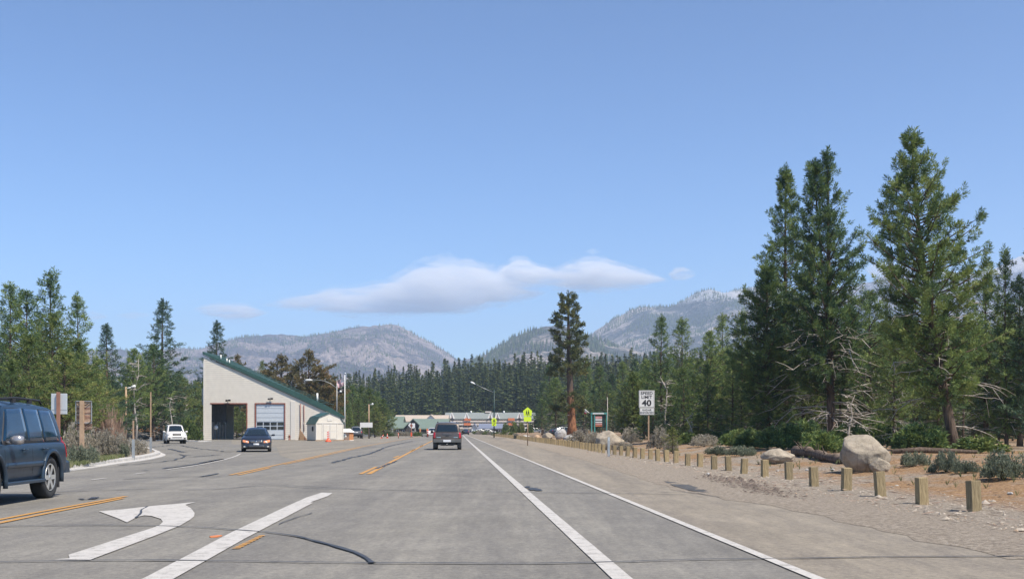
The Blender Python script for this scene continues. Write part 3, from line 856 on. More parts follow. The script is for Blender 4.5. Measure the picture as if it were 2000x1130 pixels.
fkinds = [far_tree_arrays(50+i, 26, [2.6, 3.1, 3.6, 2.3, 3.3, 2.9][i], [260, 300, 330, 250, 300, 280][i]) for i in range(6)]
fmesh = [np_mesh('far_pine', v, f, M['far_pine'], t) for v, f, t in fkinds]
TOPL = [(0, 745), (330, 742), (480, 745), (640, 742), (700, 738), (760, 727), (820, 722), (900, 712), (960, 706), (1050, 700), (1150, 699), (1280, 698), (1420, 690), (2000, 640)]
count = 0
placed = []
for i in range(230):
    px = 330 + 1080*((i*0.618034) % 1.0)
    Y = 470 + 75*((i*.7548) % 1.0) if 735 < px < 1060 else 330 + 170*((i*.7548) % 1.0)
    placed.append((px, Y))
for i, (px, Y) in enumerate(placed):
    x = XW(px, Y); z = terrain(x, Y)
    top = lerp_tab(TOPL, px) + (random.uniform(0, 30) if i % 3 else random.uniform(25, 70))
    h = ZW(top, Y) - z; s = h/26
    o = bpy.data.objects.new('far_pine_tree', fmesh[i % 6]); COL.objects.link(o)
    o.location = (x, Y, z); o.rotation_euler = (0, 0, random.uniform(0, 6.28)); w = s*random.uniform(1.1, 1.8); o.scale = (w, w, s)
    tag(o, far_label(px), 'tree', 'front rows of the far forest wall')
Vs, Fs, Ts = [], [], []; off = 0
for i in range(1250):
    px = -150 + 2300*((i*0.618034) % 1.0); Y = 540 + 300*((i*.7548) % 1.0)
    x = XW(px, Y); z = terrain(x, Y); top = lerp_tab(TOPL, px) + random.triangular(-22, 34, 8)
    h = ZW(top, Y) - z; s = h/26; v, f, t = fkinds[i % 6]
    a = random.uniform(0, 6.28); w = s*random.uniform(1.1, 1.7)
    Rm = np.array([[math.cos(a)*w, -math.sin(a)*w, 0], [math.sin(a)*w, math.cos(a)*w, 0], [0, 0, s]])
    Vs.append(v @ Rm.T + np.array([x, Y, z])); Fs.append(f + off); off += len(v); Ts.append(np.clip(t + random.uniform(-.30, .28), 0, 1))
o = link_mesh('forest', np_mesh('forest', np.concatenate(Vs), np.concatenate(Fs), M['far_pine'], np.concatenate(Ts))); o['kind'] = 'stuff'

# bare snags
def snag(px, base, top, Y, seed, label, nbr=14, r=.09):
    rd = random.Random(seed); x = XW(px, Y); z = terrain(x, Y); h = ZW(top, Y)-z
    root = empty('dead_tree', (x, Y, z), 0, label, 'tree', 'bare dead trees')
    tb = MB(); tb.tube([(rd.uniform(-.1, .1)*k, 0, h*k/5 - (.2 if k == 0 else 0)) for k in range(6)], [r*(1-.17*k) for k in range(6)], n=6); tb.build('trunk', M['bark_grey'], root, fixn=False)
    b = MB()
    for i in range(nbr):
        t = rd.uniform(.25, .97); a = rd.uniform(0, 6.28); ln = h*.22*rd.uniform(.4, 1)*(1.2-t*.6); p0 = Vector((0, 0, h*t))
        e = p0 + Vector((math.cos(a)*ln, math.sin(a)*ln, rd.uniform(-.25, .5)*ln))
        m_ = p0.lerp(e, .5) + Vector((0, 0, .12*ln))
        b.tube([p0, m_, e], [r*.45, r*.3, r*.12], n=3, cap=False)
        for k in range(2):
            b.tube([m_, m_ + Vector((rd.uniform(-1, 1), rd.uniform(-1, 1), rd.uniform(-.4, .6)))*ln*.35], [r*.2, r*.07], n=3, cap=False)
    b.build('branches', M['bark_grey'], root, fixn=False)['kind'] = 'stuff'
snag(364, 0, 752, 158, 1, 'white bare dead tree left of the station corner', 16, .16)
snag(266, 0, 700, 126, 2, 'grey bare dead tree beside the wooden light pole', 18, .14)
snag(1300, 0, 735, 88, 3, 'grey leafless tree with curling branches right of the speed limit sign', 22, .11)
snag(337, 0, 772, 132, 4, 'thin grey dead tree behind the white oncoming vehicle', 14, .1)
snag(1655, 0, 770, 62, 5, 'low leafless tree behind the largest boulder', 26, .07)
snag(1352, 0, 806, 80, 6, 'short grey snag in the shade left of the free standing pine', 12, .07)
# ------------------------------------------------------------------ mountains, haze, clouds
def m_mountain(name, forest, rock, snow_z, snow_amt, rock_at=0.52, burn=0.35):
    t = NT(name); c = t.coord(); sep = t.new('SeparateXYZ'); t.l.new(c, sep.inputs[0])
    big = t.noise(c, 0.0035, 7, 0.62, .4); fine = t.noise(c, 0.038, 6, 0.85); sp = t.vor(c, 0.06); sp2 = t.noise(c, .09, 4, .9)
    f = t.math('ADD', t.math('MULTIPLY', big, 0.50), t.math('ADD', t.math('MULTIPLY', fine, 0.28), t.math('MULTIPLY', sp2, 0.22)))
    trees = t.ramp(sp, [(0.15, tuple(x*.55 for x in forest)), (0.6, tuple(x*1.7 for x in forest))])
    k = t.ramp(f, [(rock_at-.015, 0.0), (rock_at+.035, 1.0)])
    rk = t.ramp(fine, [(0.35, tuple(x*.6 for x in rock)), (0.65, tuple(min(1, x*1.35) for x in rock))])
    col = t.mix(k, trees, rk)
    br = t.ramp(t.noise(c, .0016, 4), [(.45, 0.0), (.6, 1.0)])
    col = t.mix(t.math('MULTIPLY', br, burn), col, (0.16, 0.125, 0.115))
    if snow_amt:
        hz = t.math('MULTIPLY', t.math('SUBTRACT', sep.outputs[2], snow_z), 0.012)
        s = t.math('ADD', hz, t.math('SUBTRACT', sp2, .52))
        s2 = t.ramp(s, [(0.0, 0.0), (0.10, 1.0)])
        col = t.mix(t.math('MULTIPLY', s2, snow_amt), col, (0.82, 0.83, 0.86))
    t.set(color=col, roughness=1.0, normal=t.bump(t.math('ADD', t.math('MULTIPLY', fine, .7), t.math('MULTIPLY', sp, .3)), 1.0, 22))
    t.b.inputs['Specular IOR Level'].default_value = 0.05
    return t.m
def mountain(name, prof, Y, depth, mat, amp, seed, front=0.75, n=340, m=70, base_z=10, label=None, cover=0, th=17, clump=-.05):
    P = prof; x0, x1 = P[0][0], P[-1][0]
    V = []
    for j in range(m+1):
        t = j/m                                   # 0 at the foot nearest to us, 1 behind the ridge
        for i in range(n+1):
            px = x0 + (x1-x0)*i/n
            hr = ZW(lerp_tab(P, px), Y)
            s = min(1, t/front) if t <= front else 1-(t-front)/(1-front)*0.7
            y = Y + (t-front)*depth
            x = (px-CX)*Y/FPX
            q = Vector((x*0.0016+seed, y*0.0016, seed*2.0))
            r1 = mnoise.fractal(q, 0.9, 2.1, 6); rdg = 1-abs(mnoise.fractal(q*1.9+Vector((5, 3, 1)), .8, 2.2, 5))
            env = math.sin(math.pi*min(1, t/front)) if t <= front else 0
            z = hr*(s**1.05) + env*amp*(r1*0.75 + (rdg-.75)*1.3)
            if t >= front-.04 and t <= front+.04: z += hr*0.012*mnoise.fractal(Vector((x*.02, seed, 0)), .7, 2, 5)
            V.append((x, y, base_z*(1-s) + z if t <= front else z))
    F = [(j*(n+1)+i, j*(n+1)+i+1, (j+1)*(n+1)+i+1, (j+1)*(n+1)+i) for j in range(m) for i in range(n)]
    o = link_mesh(name, np_mesh(name, V, F, mat, smooth=True)); o['kind'] = 'structure'
    if cover:
        rs = np.random.default_rng(int(seed*10)); V = np.array(V); k_ = 0; Vt, Ft, Tt = [], [], []
        cand = rs.uniform(0, 1, (cover*3, 2))
        for u, t in cand:
            if k_ >= cover: break
            fi, fj = u*n, (0.10+.90*t**.7)*front*m
            i, j = int(fi), int(fj)
            if j >= m or i >= n: continue
            p = V[j*(n+1)+i]*(1-(fi-i)) + V[j*(n+1)+i+1]*(fi-i); p = p + (V[(j+1)*(n+1)+i]-V[j*(n+1)+i])*(fj-j)
            if mnoise.noise(Vector((p[0]*.006+seed, p[1]*.006, p[2]*.01))) < clump: continue
            h = th*rs.uniform(.6, 1.25); r = h*.17; o_ = len(Vt)*1
            a0 = rs.uniform(0, 6.28)
            Vt += [(p[0]+math.cos(a0+q*2.09)*r, p[1]+math.sin(a0+q*2.09)*r, p[2]-2) for q in range(3)] + [(p[0], p[1], p[2]+h)]
            Ft += [(o_, o_+1, o_+3), (o_+1, o_+2, o_+3), (o_+2, o_, o_+3)]; tv = rs.uniform(0, .75); Tt += [tv]*3; k_ += 1
        if Ft:
            f = link_mesh('mountain_forest', np_mesh('mountain_forest', Vt, Ft, M['far_pine'], Tt)); f['kind'] = 'stuff'
    return o
FOR = (0.050, 0.062, 0.058)
mt_l = m_mountain('mountain_left', (0.060, 0.060, 0.063), (0.37, 0.31, 0.28), 520, 0.35, .505, .25)
mt_m = m_mountain('mountain_near', (0.060, 0.068, 0.062), (0.42, 0.365, 0.325), 5000, 0.0, .50, .1)
mt_r = m_mountain('mountain_right', (0.048, 0.060, 0.060), (0.46, 0.41, 0.37), 470, .50, .52, .15)
mt_s = m_mountain('mountain_snowy', (0.055, 0.062, 0.068), (0.30, 0.28, 0.27), 700, .6, .50, .1)
LP = [(-400, 700), (-100, 690), (100, 688), (180, 684), (240, 681), (300, 690), (345, 679), (370, 679), (400, 684), (440, 671), (480, 658), (520, 653), (560, 652), (600, 656), (625, 650), (650, 648), (690, 638), (715, 635), (745, 634), (765, 632), (785, 637), (800, 645), (840, 667), (870, 685), (900, 704), (950, 728), (1020, 760), (1100, 800)]
mountain('mountain', LP, 4600, 3000, mt_l, 60, 3.1, cover=12000, th=12, clump=-.18)
# pale notch ridge far behind the gap
mountain('mountain', [(700, 760), (800, 720), (850, 690), (872, 694), (885, 701), (900, 703), (920, 700), (945, 697), (980, 703), (1040, 730), (1150, 760)], 5600, 1600, mt_l, 20, 8.3, n=120, m=24)
MP = [(820, 770), (880, 728), (905, 716), (930, 702), (960, 685), (1000, 661), (1030, 647), (1060, 638), (1085, 634), (1110, 640), (1180, 664), (1260, 690), (1400, 730), (1600, 800)]
mountain('mountain', MP, 2900, 1700, mt_m, 40, 5.7, cover=5200, th=13, clump=.03)
RP = [(980, 770), (1080, 705), (1145, 660), (1170, 640), (1200, 620), (1230, 604), (1250, 598), (1290, 597), (1320, 595), (1330, 588), (1345, 578), (1365, 568), (1385, 564), (1400, 566), (1415, 570), (1435, 566), (1450, 563), (1470, 559), (1520, 560), (1600, 590), (1800, 700), (2000, 790)]
mountain('mountain', RP, 4300, 2600, mt_r, 50, 12.4, cover=14000, th=12, clump=-.12)
SP = [(1380, 680), (1480, 600), (1560, 575), (1640, 560), (1700, 548), (1722, 536), (1745, 529), (1765, 536), (1800, 530), (1850, 528), (1900, 532), (1945, 520), (1975, 502), (2000, 494), (2050, 482), (2150, 500), (2400, 560), (2700, 640)]
mountain('mountain', SP, 5200, 2800, mt_s, 60, 17.9)

# air
hz = bpy.data.materials.new('haze'); hz.use_nodes = True; hn = hz.node_tree; hn.nodes.clear()
pv = hn.nodes.new('ShaderNodeVolumePrincipled'); ho = hn.nodes.new('ShaderNodeOutputMaterial')
pv.inputs['Color'].default_value = (0.60, 0.76, 1.0, 1); pv.inputs['Density'].default_value = 0.000155; pv.inputs['Anisotropy'].default_value = 0.2
hn.links.new(pv.outputs[0], ho.inputs['Volume'])
mb = MB(); mb.box(-9500, 9500, -450, 9800, -14, 905)
o = mb.build('haze', hz); o['kind'] = 'stuff'

def m_cloud(dens, seed=0, zh=60.0):
    m = bpy.data.materials.new('cloud'); m.use_nodes = True; n = m.node_tree; n.nodes.clear()
    v = n.nodes.new('ShaderNodeVolumePrincipled'); out = n.nodes.new('ShaderNodeOutputMaterial')
    v.inputs['Color'].default_value = (1, 1, 1, 1); v.inputs['Anisotropy'].default_value = 0.0
    tc = n.nodes.new('ShaderNodeTexCoord'); mp = n.nodes.new('ShaderNodeMapping'); mp.inputs['Scale'].default_value = (.0034, .005, .017); mp.inputs['Location'].default_value = (seed*7.3, 0, 0)
    nz = n.nodes.new('ShaderNodeTexNoise'); nz.inputs['Scale'].default_value = 1.0; nz.inputs['Detail'].default_value = 7; nz.inputs['Roughness'].default_value = .62; nz.inputs['Distortion'].default_value = .5
    mr = n.nodes.new('ShaderNodeMapRange'); mr.inputs[1].default_value = .40; mr.inputs[2].default_value = .58; mr.inputs[3].default_value = 0.0; mr.inputs[4].default_value = dens*2.6
    n.links.new(tc.outputs['Object'], mp.inputs[0]); n.links.new(mp.outputs[0], nz.inputs['Vector']); n.links.new(nz.outputs['Fac'], mr.inputs[0]); n.links.new(mr.outputs[0], v.inputs['Density'])
    n.links.new(v.outputs[0], out.inputs['Volume'])
    return m
def m_cloud_even(dens):
    m = bpy.data.materials.new('cloud'); m.use_nodes = True; n = m.node_tree; n.nodes.clear()
    v = n.nodes.new('ShaderNodeVolumePrincipled'); out = n.nodes.new('ShaderNodeOutputMaterial')
    v.inputs['Color'].default_value = (1, 1, 1, 1); v.inputs['Density'].default_value = dens; v.inputs['Anisotropy'].default_value = 0.0
    n.links.new(v.outputs[0], out.inputs['Volume'])
    return m
YC = 10600.0
def cloud(tab, label, seed, dens, deep=1.7, veil=None):
    """tab: (px, top row, bottom row) along the cloud; a closed rounded body of elliptical section"""
    n, k = 90, 30; V = []; grow = 1.0 if veil is None else 1.42
    x0, x1 = tab[0][0], tab[-1][0]
    if veil is not None: m_ = (x0+x1)/2; tab = [(m_+(a-m_)*1.05, b, c) for a, b, c in tab]; x0, x1 = tab[0][0], tab[-1][0]
    T = [(a, b) for a, b, c in tab]; B = [(a, c) for a, b, c in tab]
    zc = ZW((tab[0][1]+tab[0][2])/2, YC); xc = XW((x0+x1)/2, YC)
    for i in range(n+1):
        u = 0.5-0.5*math.cos(math.pi*i/n); px = x0+(x1-x0)*u
        zt, zb = ZW(lerp_tab(T, px), YC), ZW(lerp_tab(B, px), YC)
        e = math.sqrt(max(0.0, 1-(2*u-1)**6))*1.0
        a = (zt-zb)/2*e*grow + .5; cz = (zt+zb)/2
        for j in range(k):
            an = 2*math.pi*j/k
            x = XW(px, YC)
            q = Vector((x*.0035, math.cos(an)*2.2+seed, math.sin(an)*1.6+x*.0011))
            w = 1.04 + .26*mnoise.fractal(q, .8, 2.1, 4) + .16*mnoise.noise(q*5.3)
            V.append((x-xc, math.cos(an)*a*deep*w, cz-zc + math.sin(an)*a*w))
    F = [(i*k+j, i*k+(j+1) % k, (i+1)*k+(j+1) % k, (i+1)*k+j) for i in range(n) for j in range(k)]
    mb = MB(); mb.add(V, F + [tuple(range(k-1, -1, -1)), tuple(range(n*k, (n+1)*k))], 0, True)
    o = mb.build('cloud' if veil is None else 'veil', m_cloud(dens*(1.3 if veil is None else .26), seed+.2*(veil is not None)))
    if veil is not None: o.parent = veil; return o
    o.location = (xc, YC, zc); tag(o, label, 'cloud')
    cloud(tab, None, seed, dens, deep, veil=o)
    return o
cloud([(728,566,582),(760,549,588),(800,536,592),(840,526,595),(880,521,596),(920,523,593),(960,531,590),(1000,545,587),(1040,561,581),(1066,570,577)], 'largest cloud, a white dome tapering to the right above the gap between the mountains', 1, .0032)
cloud([(515,592,600),(560,582,602),(610,574,606),(660,572,610),(720,576,614),(780,584,615),(850,590,612),(910,593,605),(965,596,600)], 'long low white streak of cloud running left from under the largest dome', 21, .0030, deep=1.5)
cloud([(590,576,590),(640,566,590),(700,561,590),(750,554,590),(800,552,592),(850,560,596),(900,575,594)], 'middle layer of cloud between the long streak and the largest dome', 22, .0022, deep=1.4)
cloud([(966,532,538),(985,516,548),(1010,507,551),(1030,510,553),(1055,522,554),(1085,528,556),(1110,518,558),(1140,514,560),(1180,514,560),(1220,521,559),(1260,533,556),(1306,543,550)], 'white cloud with two humps behind the top of the lone cedar', 2, .0042)
cloud([(378,602,606),(400,597,613),(440,593,620),(480,597,622),(524,608,614)], 'small flat cloud above the high corner of the station', 3, .0030)
cloud([(1304,534,538),(1318,525,545),(1335,524,546),(1359,533,539)], 'tiny round cloud right of the two-humped cloud', 4, .0032)
cloud([(1075,562,566),(1110,557,571),(1145,558,571),(1175,564,567)], 'faint thin cloud under the two-humped cloud', 5, .0020)
cloud([(828,514,517),(850,511,519),(874,515,518)], 'wisp of cloud just above the dome of the largest cloud', 6, .0020)
cloud([(1142,490,493),(1158,486,496),(1174,489,492)], 'lone tiny wisp high above the two-humped cloud', 7, .0018)
cloud([(150,615,618),(180,609,625),(212,615,619)], 'small pale cloud between the pointed pine and the conical fir', 8, .0020)
cloud([(222,615,618),(262,610,622),(304,612,615)], 'thin pale streak of cloud above the flat-topped pine', 9, .0018)
cloud([(640,592,596),(720,590,607),(800,589,612),(880,584,609),(950,590,597)], 'greyish lower belly of cloud under the largest dome', 10, .0022)
cloud([(1690,520,530),(1715,514,545),(1750,516,545),(1790,524,532)], 'pale cloud on the snowy ridge between the two tallest pines', 11, .0026)
# ------------------------------------------------------------------ buildings
M['siding'] = simple('cream_siding', (0.64, 0.59, 0.51), 0.7, var=0.05, scale=1.5)
M['trim'] = simple('cream_trim', (0.64, 0.60, 0.54), 0.6, var=0.04)
M['roof_green'] = simple('green_metal_roof', (0.035, 0.088, 0.072), 0.5, var=0.12, metal=0.1)
M['roof_under'] = simple('roof_soffit', (0.09, 0.12, 0.11), 0.8)
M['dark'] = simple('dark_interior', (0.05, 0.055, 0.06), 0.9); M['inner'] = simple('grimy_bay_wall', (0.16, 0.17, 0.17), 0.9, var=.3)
M['floor_c'] = simple('bay_floor', (0.22, 0.21, 0.19), 0.8)
M['redtrim'] = simple('red_brown_frame', (0.25, 0.09, 0.06), 0.6)
M['door_white'] = simple('door_panel_white', (0.50, 0.54, 0.58), 0.45, var=0.05)
M['glass'] = simple('dark_glass', (0.02, 0.025, 0.03), 0.06, var=0.2)
M['steel'] = simple('galvanised_steel', (0.42, 0.43, 0.43), 0.45, metal=0.6)
M['white'] = simple('white_painted', (0.72, 0.72, 0.70), 0.5, var=0.05)
M['black'] = simple('black_plastic', (0.02, 0.02, 0.022), 0.5)
M['wood'] = simple('weathered_wood', (0.30, 0.19, 0.11), 0.85, var=0.25, scale=5, bump=.3)
M['orange_wood'] = simple('orange_wood', (0.50, 0.22, 0.09), 0.7, var=0.15)

SY = 150.0
def sx(p): return XW(p, SY)
def sz(p): return ZW(p, SY)
st = empty('fire_station', (sx(398), SY, 0), 0, 'cream sided station building with a steep green single-slope roof and two vehicle bays', 'building')
ox = sx(398)
def roof_z(x):                     # underside of the roof edge at local x
    return sz(697) - ox*0 + (sz(800.0)-sz(697.0))*(x/(sx(650)-ox))
Wd = sx(661)-ox; DP = 11.2
b1 = (sx(413)-ox, sx(481.5)-ox, sz(788.5)); b2 = (sx(500)-ox, sx(555.5)-ox, sz(788.5))
mb = MB(); zz = 0.0; EX = 0.27
def boards(mb, y, openings, out=-1, Wd=None):
    Wd = Wd or globals()['Wd']
    zz = 0.0
    while True:
        z1 = zz+EX
        xm = Wd
        # right end of this course under the slope
        k = (sz(697)-(zz))/((sz(697)-sz(800))/(sx(650)-ox))
        k1 = (sz(697)-(z1))/((sz(697)-sz(800))/(sx(650)-ox))
        if k <= 0.1: break
        if out == 1: k -= 3.2; k1 -= 3.2
        if k < .1: break
        xr, xr1 = min(Wd, k), max(0.02, min(Wd, k1))
        cuts = [(a, b) for a, b, h in openings if zz < h-0.05]
        segs = []; cur = 0.0
        for a, b in sorted(cuts):
            segs.append((cur, a)); cur = b
        segs.append((cur, None))
        for a, b in segs:
            top_r = xr1 if b is None else b; bot_r = xr if b is None else b
            if bot_r - a < .05: continue
            top_r = max(a+.01, top_r)
            y0, y1 = y+out*0.026, y+out*0.002
            mb.add([(a, y0, zz), (bot_r, y0, zz), (top_r, y1, z1), (a, y1, z1), (a, y-out*.06, zz), (bot_r, y-out*.06, zz), (top_r, y-out*.06, z1), (a, y-out*.06, z1)],
                   [(0,1,2,3), (4,7,6,5), (0,4,5,1), (3,2,6,7), (0,3,7,4), (1,5,6,2)])
        zz = z1
boards(mb, 0, [b1, b2])
o = mb.build('siding', M['siding'], st); o['kind'] = 'stuff'
mb = MB(); boards(mb, DP, [(sx(413)-ox+.2, sx(520)-ox, sz(788.5))], 1, Wd-1.95)
o = mb.build('rear_siding', M['siding'], st); o['kind'] = 'stuff'
mb = MB(); mb.box(0, .18, .07, DP-.07, 0, sz(699)-.1); mb.build('side_wall', M['siding'], st)
mb = MB(); mb.box(Wd-1.9, Wd-1.72, .07, DP-.07, 0, roof_z(Wd)-.1); mb.build('side_wall', M['siding'], st)
mb = MB(); mb.box(sx(482.5)-ox, sx(482.5)-ox+.2, 4.5, DP-.07, 0, 5.2); mb.build('partition', M['siding'], st)
mb = MB(); mb.box(.18, Wd-.18, .02, DP-.02, 0.012, .04); mb.build('bay_floor', M['floor_c'], st)
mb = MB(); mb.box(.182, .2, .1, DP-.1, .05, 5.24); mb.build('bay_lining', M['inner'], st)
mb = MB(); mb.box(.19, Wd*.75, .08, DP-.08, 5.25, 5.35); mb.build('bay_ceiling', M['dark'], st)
mb = MB()
for k in range(6): mb.box(.19, .5, 1.2+k*1.6, 1.9+k*1.6, .05, 2.1+.3*(k % 2))
mb.build('lockers', M['steel'], st)
# roof: a thick slab with green fascia, thin at the high tip, low overhang beyond the eave
x0r, x1r = -0.1, sx(674)-ox
zt0, zt1 = sz(687), sz(812.5)
mb = MB()
kx = sx(637)-ox; kz = sz(792.5)
yf, yb = -0.22, DP+.4
top = [(x0r, zt0), (kx, kz+.15), (x1r, zt1)]
th = [0.26, 0.78, 0.26]
vs = []
for (x, z), t_ in zip(top, th):
    sk = 1.9*max(0, x)/x1r; vs += [(x, yf, z), (x, yf, z-t_), (x-sk, yb, z), (x-sk, yb, z-t_)]
fs = []
for i in (0, 4):
    fs += [(i, i+1, i+5, i+4), (i+2, i+6, i+7, i+3), (i, i+4, i+6, i+2), (i+1, i+3, i+7, i+5)]
fs += [(0, 2, 3, 1), (8, 9, 11, 10)]
mb.add(vs, fs)
mb.build('roof', M['roof_green'], st)
# soffit strip, standing seams on top
mb = MB()
mb.add([(x0r, yf+.03, zt0-.31), (kx, yf+.03, kz-.64), (kx, -.065, kz-.68), (x0r, -.065, zt0-.36), (x0r, yf+.03, zt0-.36), (kx, yf+.03, kz-.74), (kx, -.065, kz-.77), (x0r, -.065, zt0-.42)],
       [(0,1,2,3), (4,7,6,5), (0,4,5,1), (1,5,6,2), (2,6,7,3), (3,7,4,0)])
mb.build('soffit', M['roof_under'], st)
mb = MB()
for k in range(24):
    t_ = k/24; x = x0r+(kx-x0r)*t_; z = zt0+(kz+.15-zt0)*t_
    mb.box(x-.02, x+.02, yf, yb-.8, z-.02, z+.05)
mb.build('roof_seams', M['roof_green'], st)['kind'] = 'stuff'
mb = MB(); mb.box(x1r-2.3, x1r-.25, -.1, 1.2, zt1-.75, zt1-.32); mb.build('eave_box', M['siding'], st)
for px_, zt_, hh in ((420, 697, .5), (432, 703, .4), (437, 705, .35)):
    mb = MB(); x = sx(px_)-ox; mb.tube([(x, 3, sz(zt_)-.2), (x, 3, sz(zt_)+hh)], .09); mb.build('roof_vent', M['white'], st)
mb = MB(); x = sx(607)-ox; mb.tube([(x, 5, sz(783)), (x, 5, sz(765))], .14); mb.build('vent_pipe', M['white'], st)
# frames of the two bays and the door
for a, b, h in (b1, b2):
    fr = MB()
    if (a, b, h) == b2: fr.box(a-.16, a, -.07, .1, 0.03, h)
    fr.box(b, b+.13, -.07, .1, .03, h); fr.box(a-.16, b+.13, -.07, .1, h, h+.15)
    fr.build('bay_frame', M['redtrim'], st)
gd = MB(); a, b, h = b2
gd.box(a, b, .10, .14, .03, h); door = gd.build('garage_door', M['door_white'], st)
rows = [(sz(857), sz(849)), (sz(849), sz(839.5)), (sz(823), sz(815)), (sz(815), sz(806)), (sz(806), sz(797)), (sz(797), sz(789))]
for z0, z1 in rows:
    p = MB(); p.box(a+.06, b-.06, .055, .098, max(.05, z0+.03), z1-.03); p.build('door_panel', M['door_white'], door)
for z0, z1 in ((sz(839), sz(831.5)), (sz(830.5), sz(823.5))):
    for k in range(4):
        w = (b-a-.1)/4; p = MB(); p.box(a+.05+k*w+.07, a+.05+(k+1)*w-.07, .06, .098, z0+.05, z1-.05); p.build('pane', M['glass'], door)
for px_ in (571, 576): pass
mb = MB(); mb.box(sx(568)-ox, sx(577)-ox, -.09, -.036, .03, sz(783)); mb.build('corner_board', M['trim'], st)
for px_, t_ in ((587, 788), (594, 790)):
    mb = MB(); mb.tube([(sx(px_)-ox, -.1, sz(t_)), (sx(px_)-ox, -.1, sz(842))], .055); mb.build('downspout', M['redtrim'], st)
for px_, py_ in ((446.5, 782), (529, 779)):
    mb = MB(); x, z = sx(px_)-ox, sz(py_)
    mb.tube([(x, -.03, z), (x, -.3, z+.1)], .05)
    mb.cbox((x-.2, -.3, z), (.26, .16, .22)); mb.cbox((x+.2, -.3, z+.05), (.26, .16, .22)); mb.build('floodlight', M['black'], st)
mb = MB(); mb.box(sx(388)-ox, -.02, 1.5, 3.3, sz(790), sz(757)); mb.build('wall_cabinet', M['steel'], st)
mb = MB(); mb.lathe([(0, 0), (.3, 0), (.3, .06), (0, .06)], (sx(414)-ox+.1, 1.6, sz(834)), 'y', 16); mb.build('wall_disc', M['white'], st)
mb = MB(); mb.box(-.04, .16, -.08, -.036, .02, sz(700)-.3); mb.build('corner_board', M['trim'], st)

# things by the station
def small(name, label, cat, loc, rz=0, group=None): return empty(name, loc, rz, label, cat, group)
rk = small('timber_rack', 'brown timber prop leaning on the station wall beside the shed', 'rack', (XW(590, 146), 146, 0))
mb = MB(); mb.prism([(-.5, 0, 0), (.7, 0, 0), (-.3, 0, 1.4)], (0, .25, 0)); mb.build('board', M['wood'], rk)
mb = MB(); mb.tube([(-.35, -.1, 0), (-.3, .3, 1.5)], .05); mb.build('post', M['wood'], rk)
mb = MB(); mb.tube([(.5, -.1, 0), (-.1, .3, 1.1)], .05); mb.build('post', M['redtrim'], rk)
hy = small('hydrant', 'small brown hydrant in front of the station wall', 'hydrant', (XW(565, 148), 148, 0))
mb = MB(); mb.lathe([(.14, 0), (.14, .1), (.1, .12), (.1, .5), (.15, .52), (.12, .62), (0, .7)], n=12); mb.build('body', M['redtrim'], hy)
mb = MB(); mb.lathe([(.05, -.2), (.05, .2)], (0, 0, .42), 'x', 8); mb.build('nozzle', M['redtrim'], hy)

# shed
YS = 137.0
sh_ = empty('shed', (XW(640, YS)+.2, YS+.3, 0), R(27), 'small cream barn-shaped shed with double doors and a green shingle roof', 'shed')
W2, D2, EH = 1.76, 3.6, 2.15
gam = [(-W2, EH-.05), (-W2*.74, EH+.72), (0, EH+1.25), (W2*.74, EH+.72), (W2, EH-.05)]
mb = MB(); mb.box(-W2, W2, 0, D2, .12, EH)
mb.prism([(x, 0, z) for x, z in gam], (0, D2, 0)); mb.build('walls', M['siding'], sh_)
mb = MB()
for (xa, za), (xb, zb) in zip(gam, gam[1:]):
    n_ = Vector((-(zb-za), 0, xb-xa)).normalized()
    xa2, za2, xb2, zb2 = xa, za, xb, zb
    if xa == -W2: xa2 -= .08; za2 -= .1
    if xb == W2: xb2 += .08; zb2 -= .1
    mb.prism([(xa2+n_.x*.01, -.12, za2+n_.z*.01), (xb2+n_.x*.01, -.12, zb2+n_.z*.01), (xb2+n_.x*.08, -.12, zb2+n_.z*.08), (xa2+n_.x*.08, -.12, za2+n_.z*.08)], (0, D2+.24, 0))
mb.build('roof', M['roof_green'], sh_)
for s_ in (-1, 1):
    mb = MB(); mb.box(*(sorted((s_*.02, s_*.82))), -.05, -.004, .22, 2.0); d_ = mb.build('door', M['trim'], sh_)
    for z0 in (.3, 1.15):
        p = MB(); p.box(*(sorted((s_*.10, s_*.74))), -.062, -.05, z0, z0+.72); p.build('door_panel', M['siding'], d_)
    for x in (.94, 1.70):
        p = MB(); p.box(s_*x-.045, s_*x+.045, -.04, -.003, .13, EH); p.build('trim_board', M['trim'], sh_)
mb = MB(); mb.box(-W2, W2, -.05, -.004, EH-.03, EH+.09); mb.build('trim_board', M['trim'], sh_)
mb = MB(); mb.box(-.3, .3, -.04, -.003, EH+.28, EH+.58); mb.build('gable_vent', M['trim'], sh_)
mb = MB(); mb.box(-W2-.04, -W2-.003, .9, 1.5, 1.2, 1.75); mb.build('window', M['glass'], sh_)
mb = MB(); mb.box(-W2-.02, W2+.02, -.03, D2+.02, 0, .115); mb.build('skid_base', M['wood'], sh_)

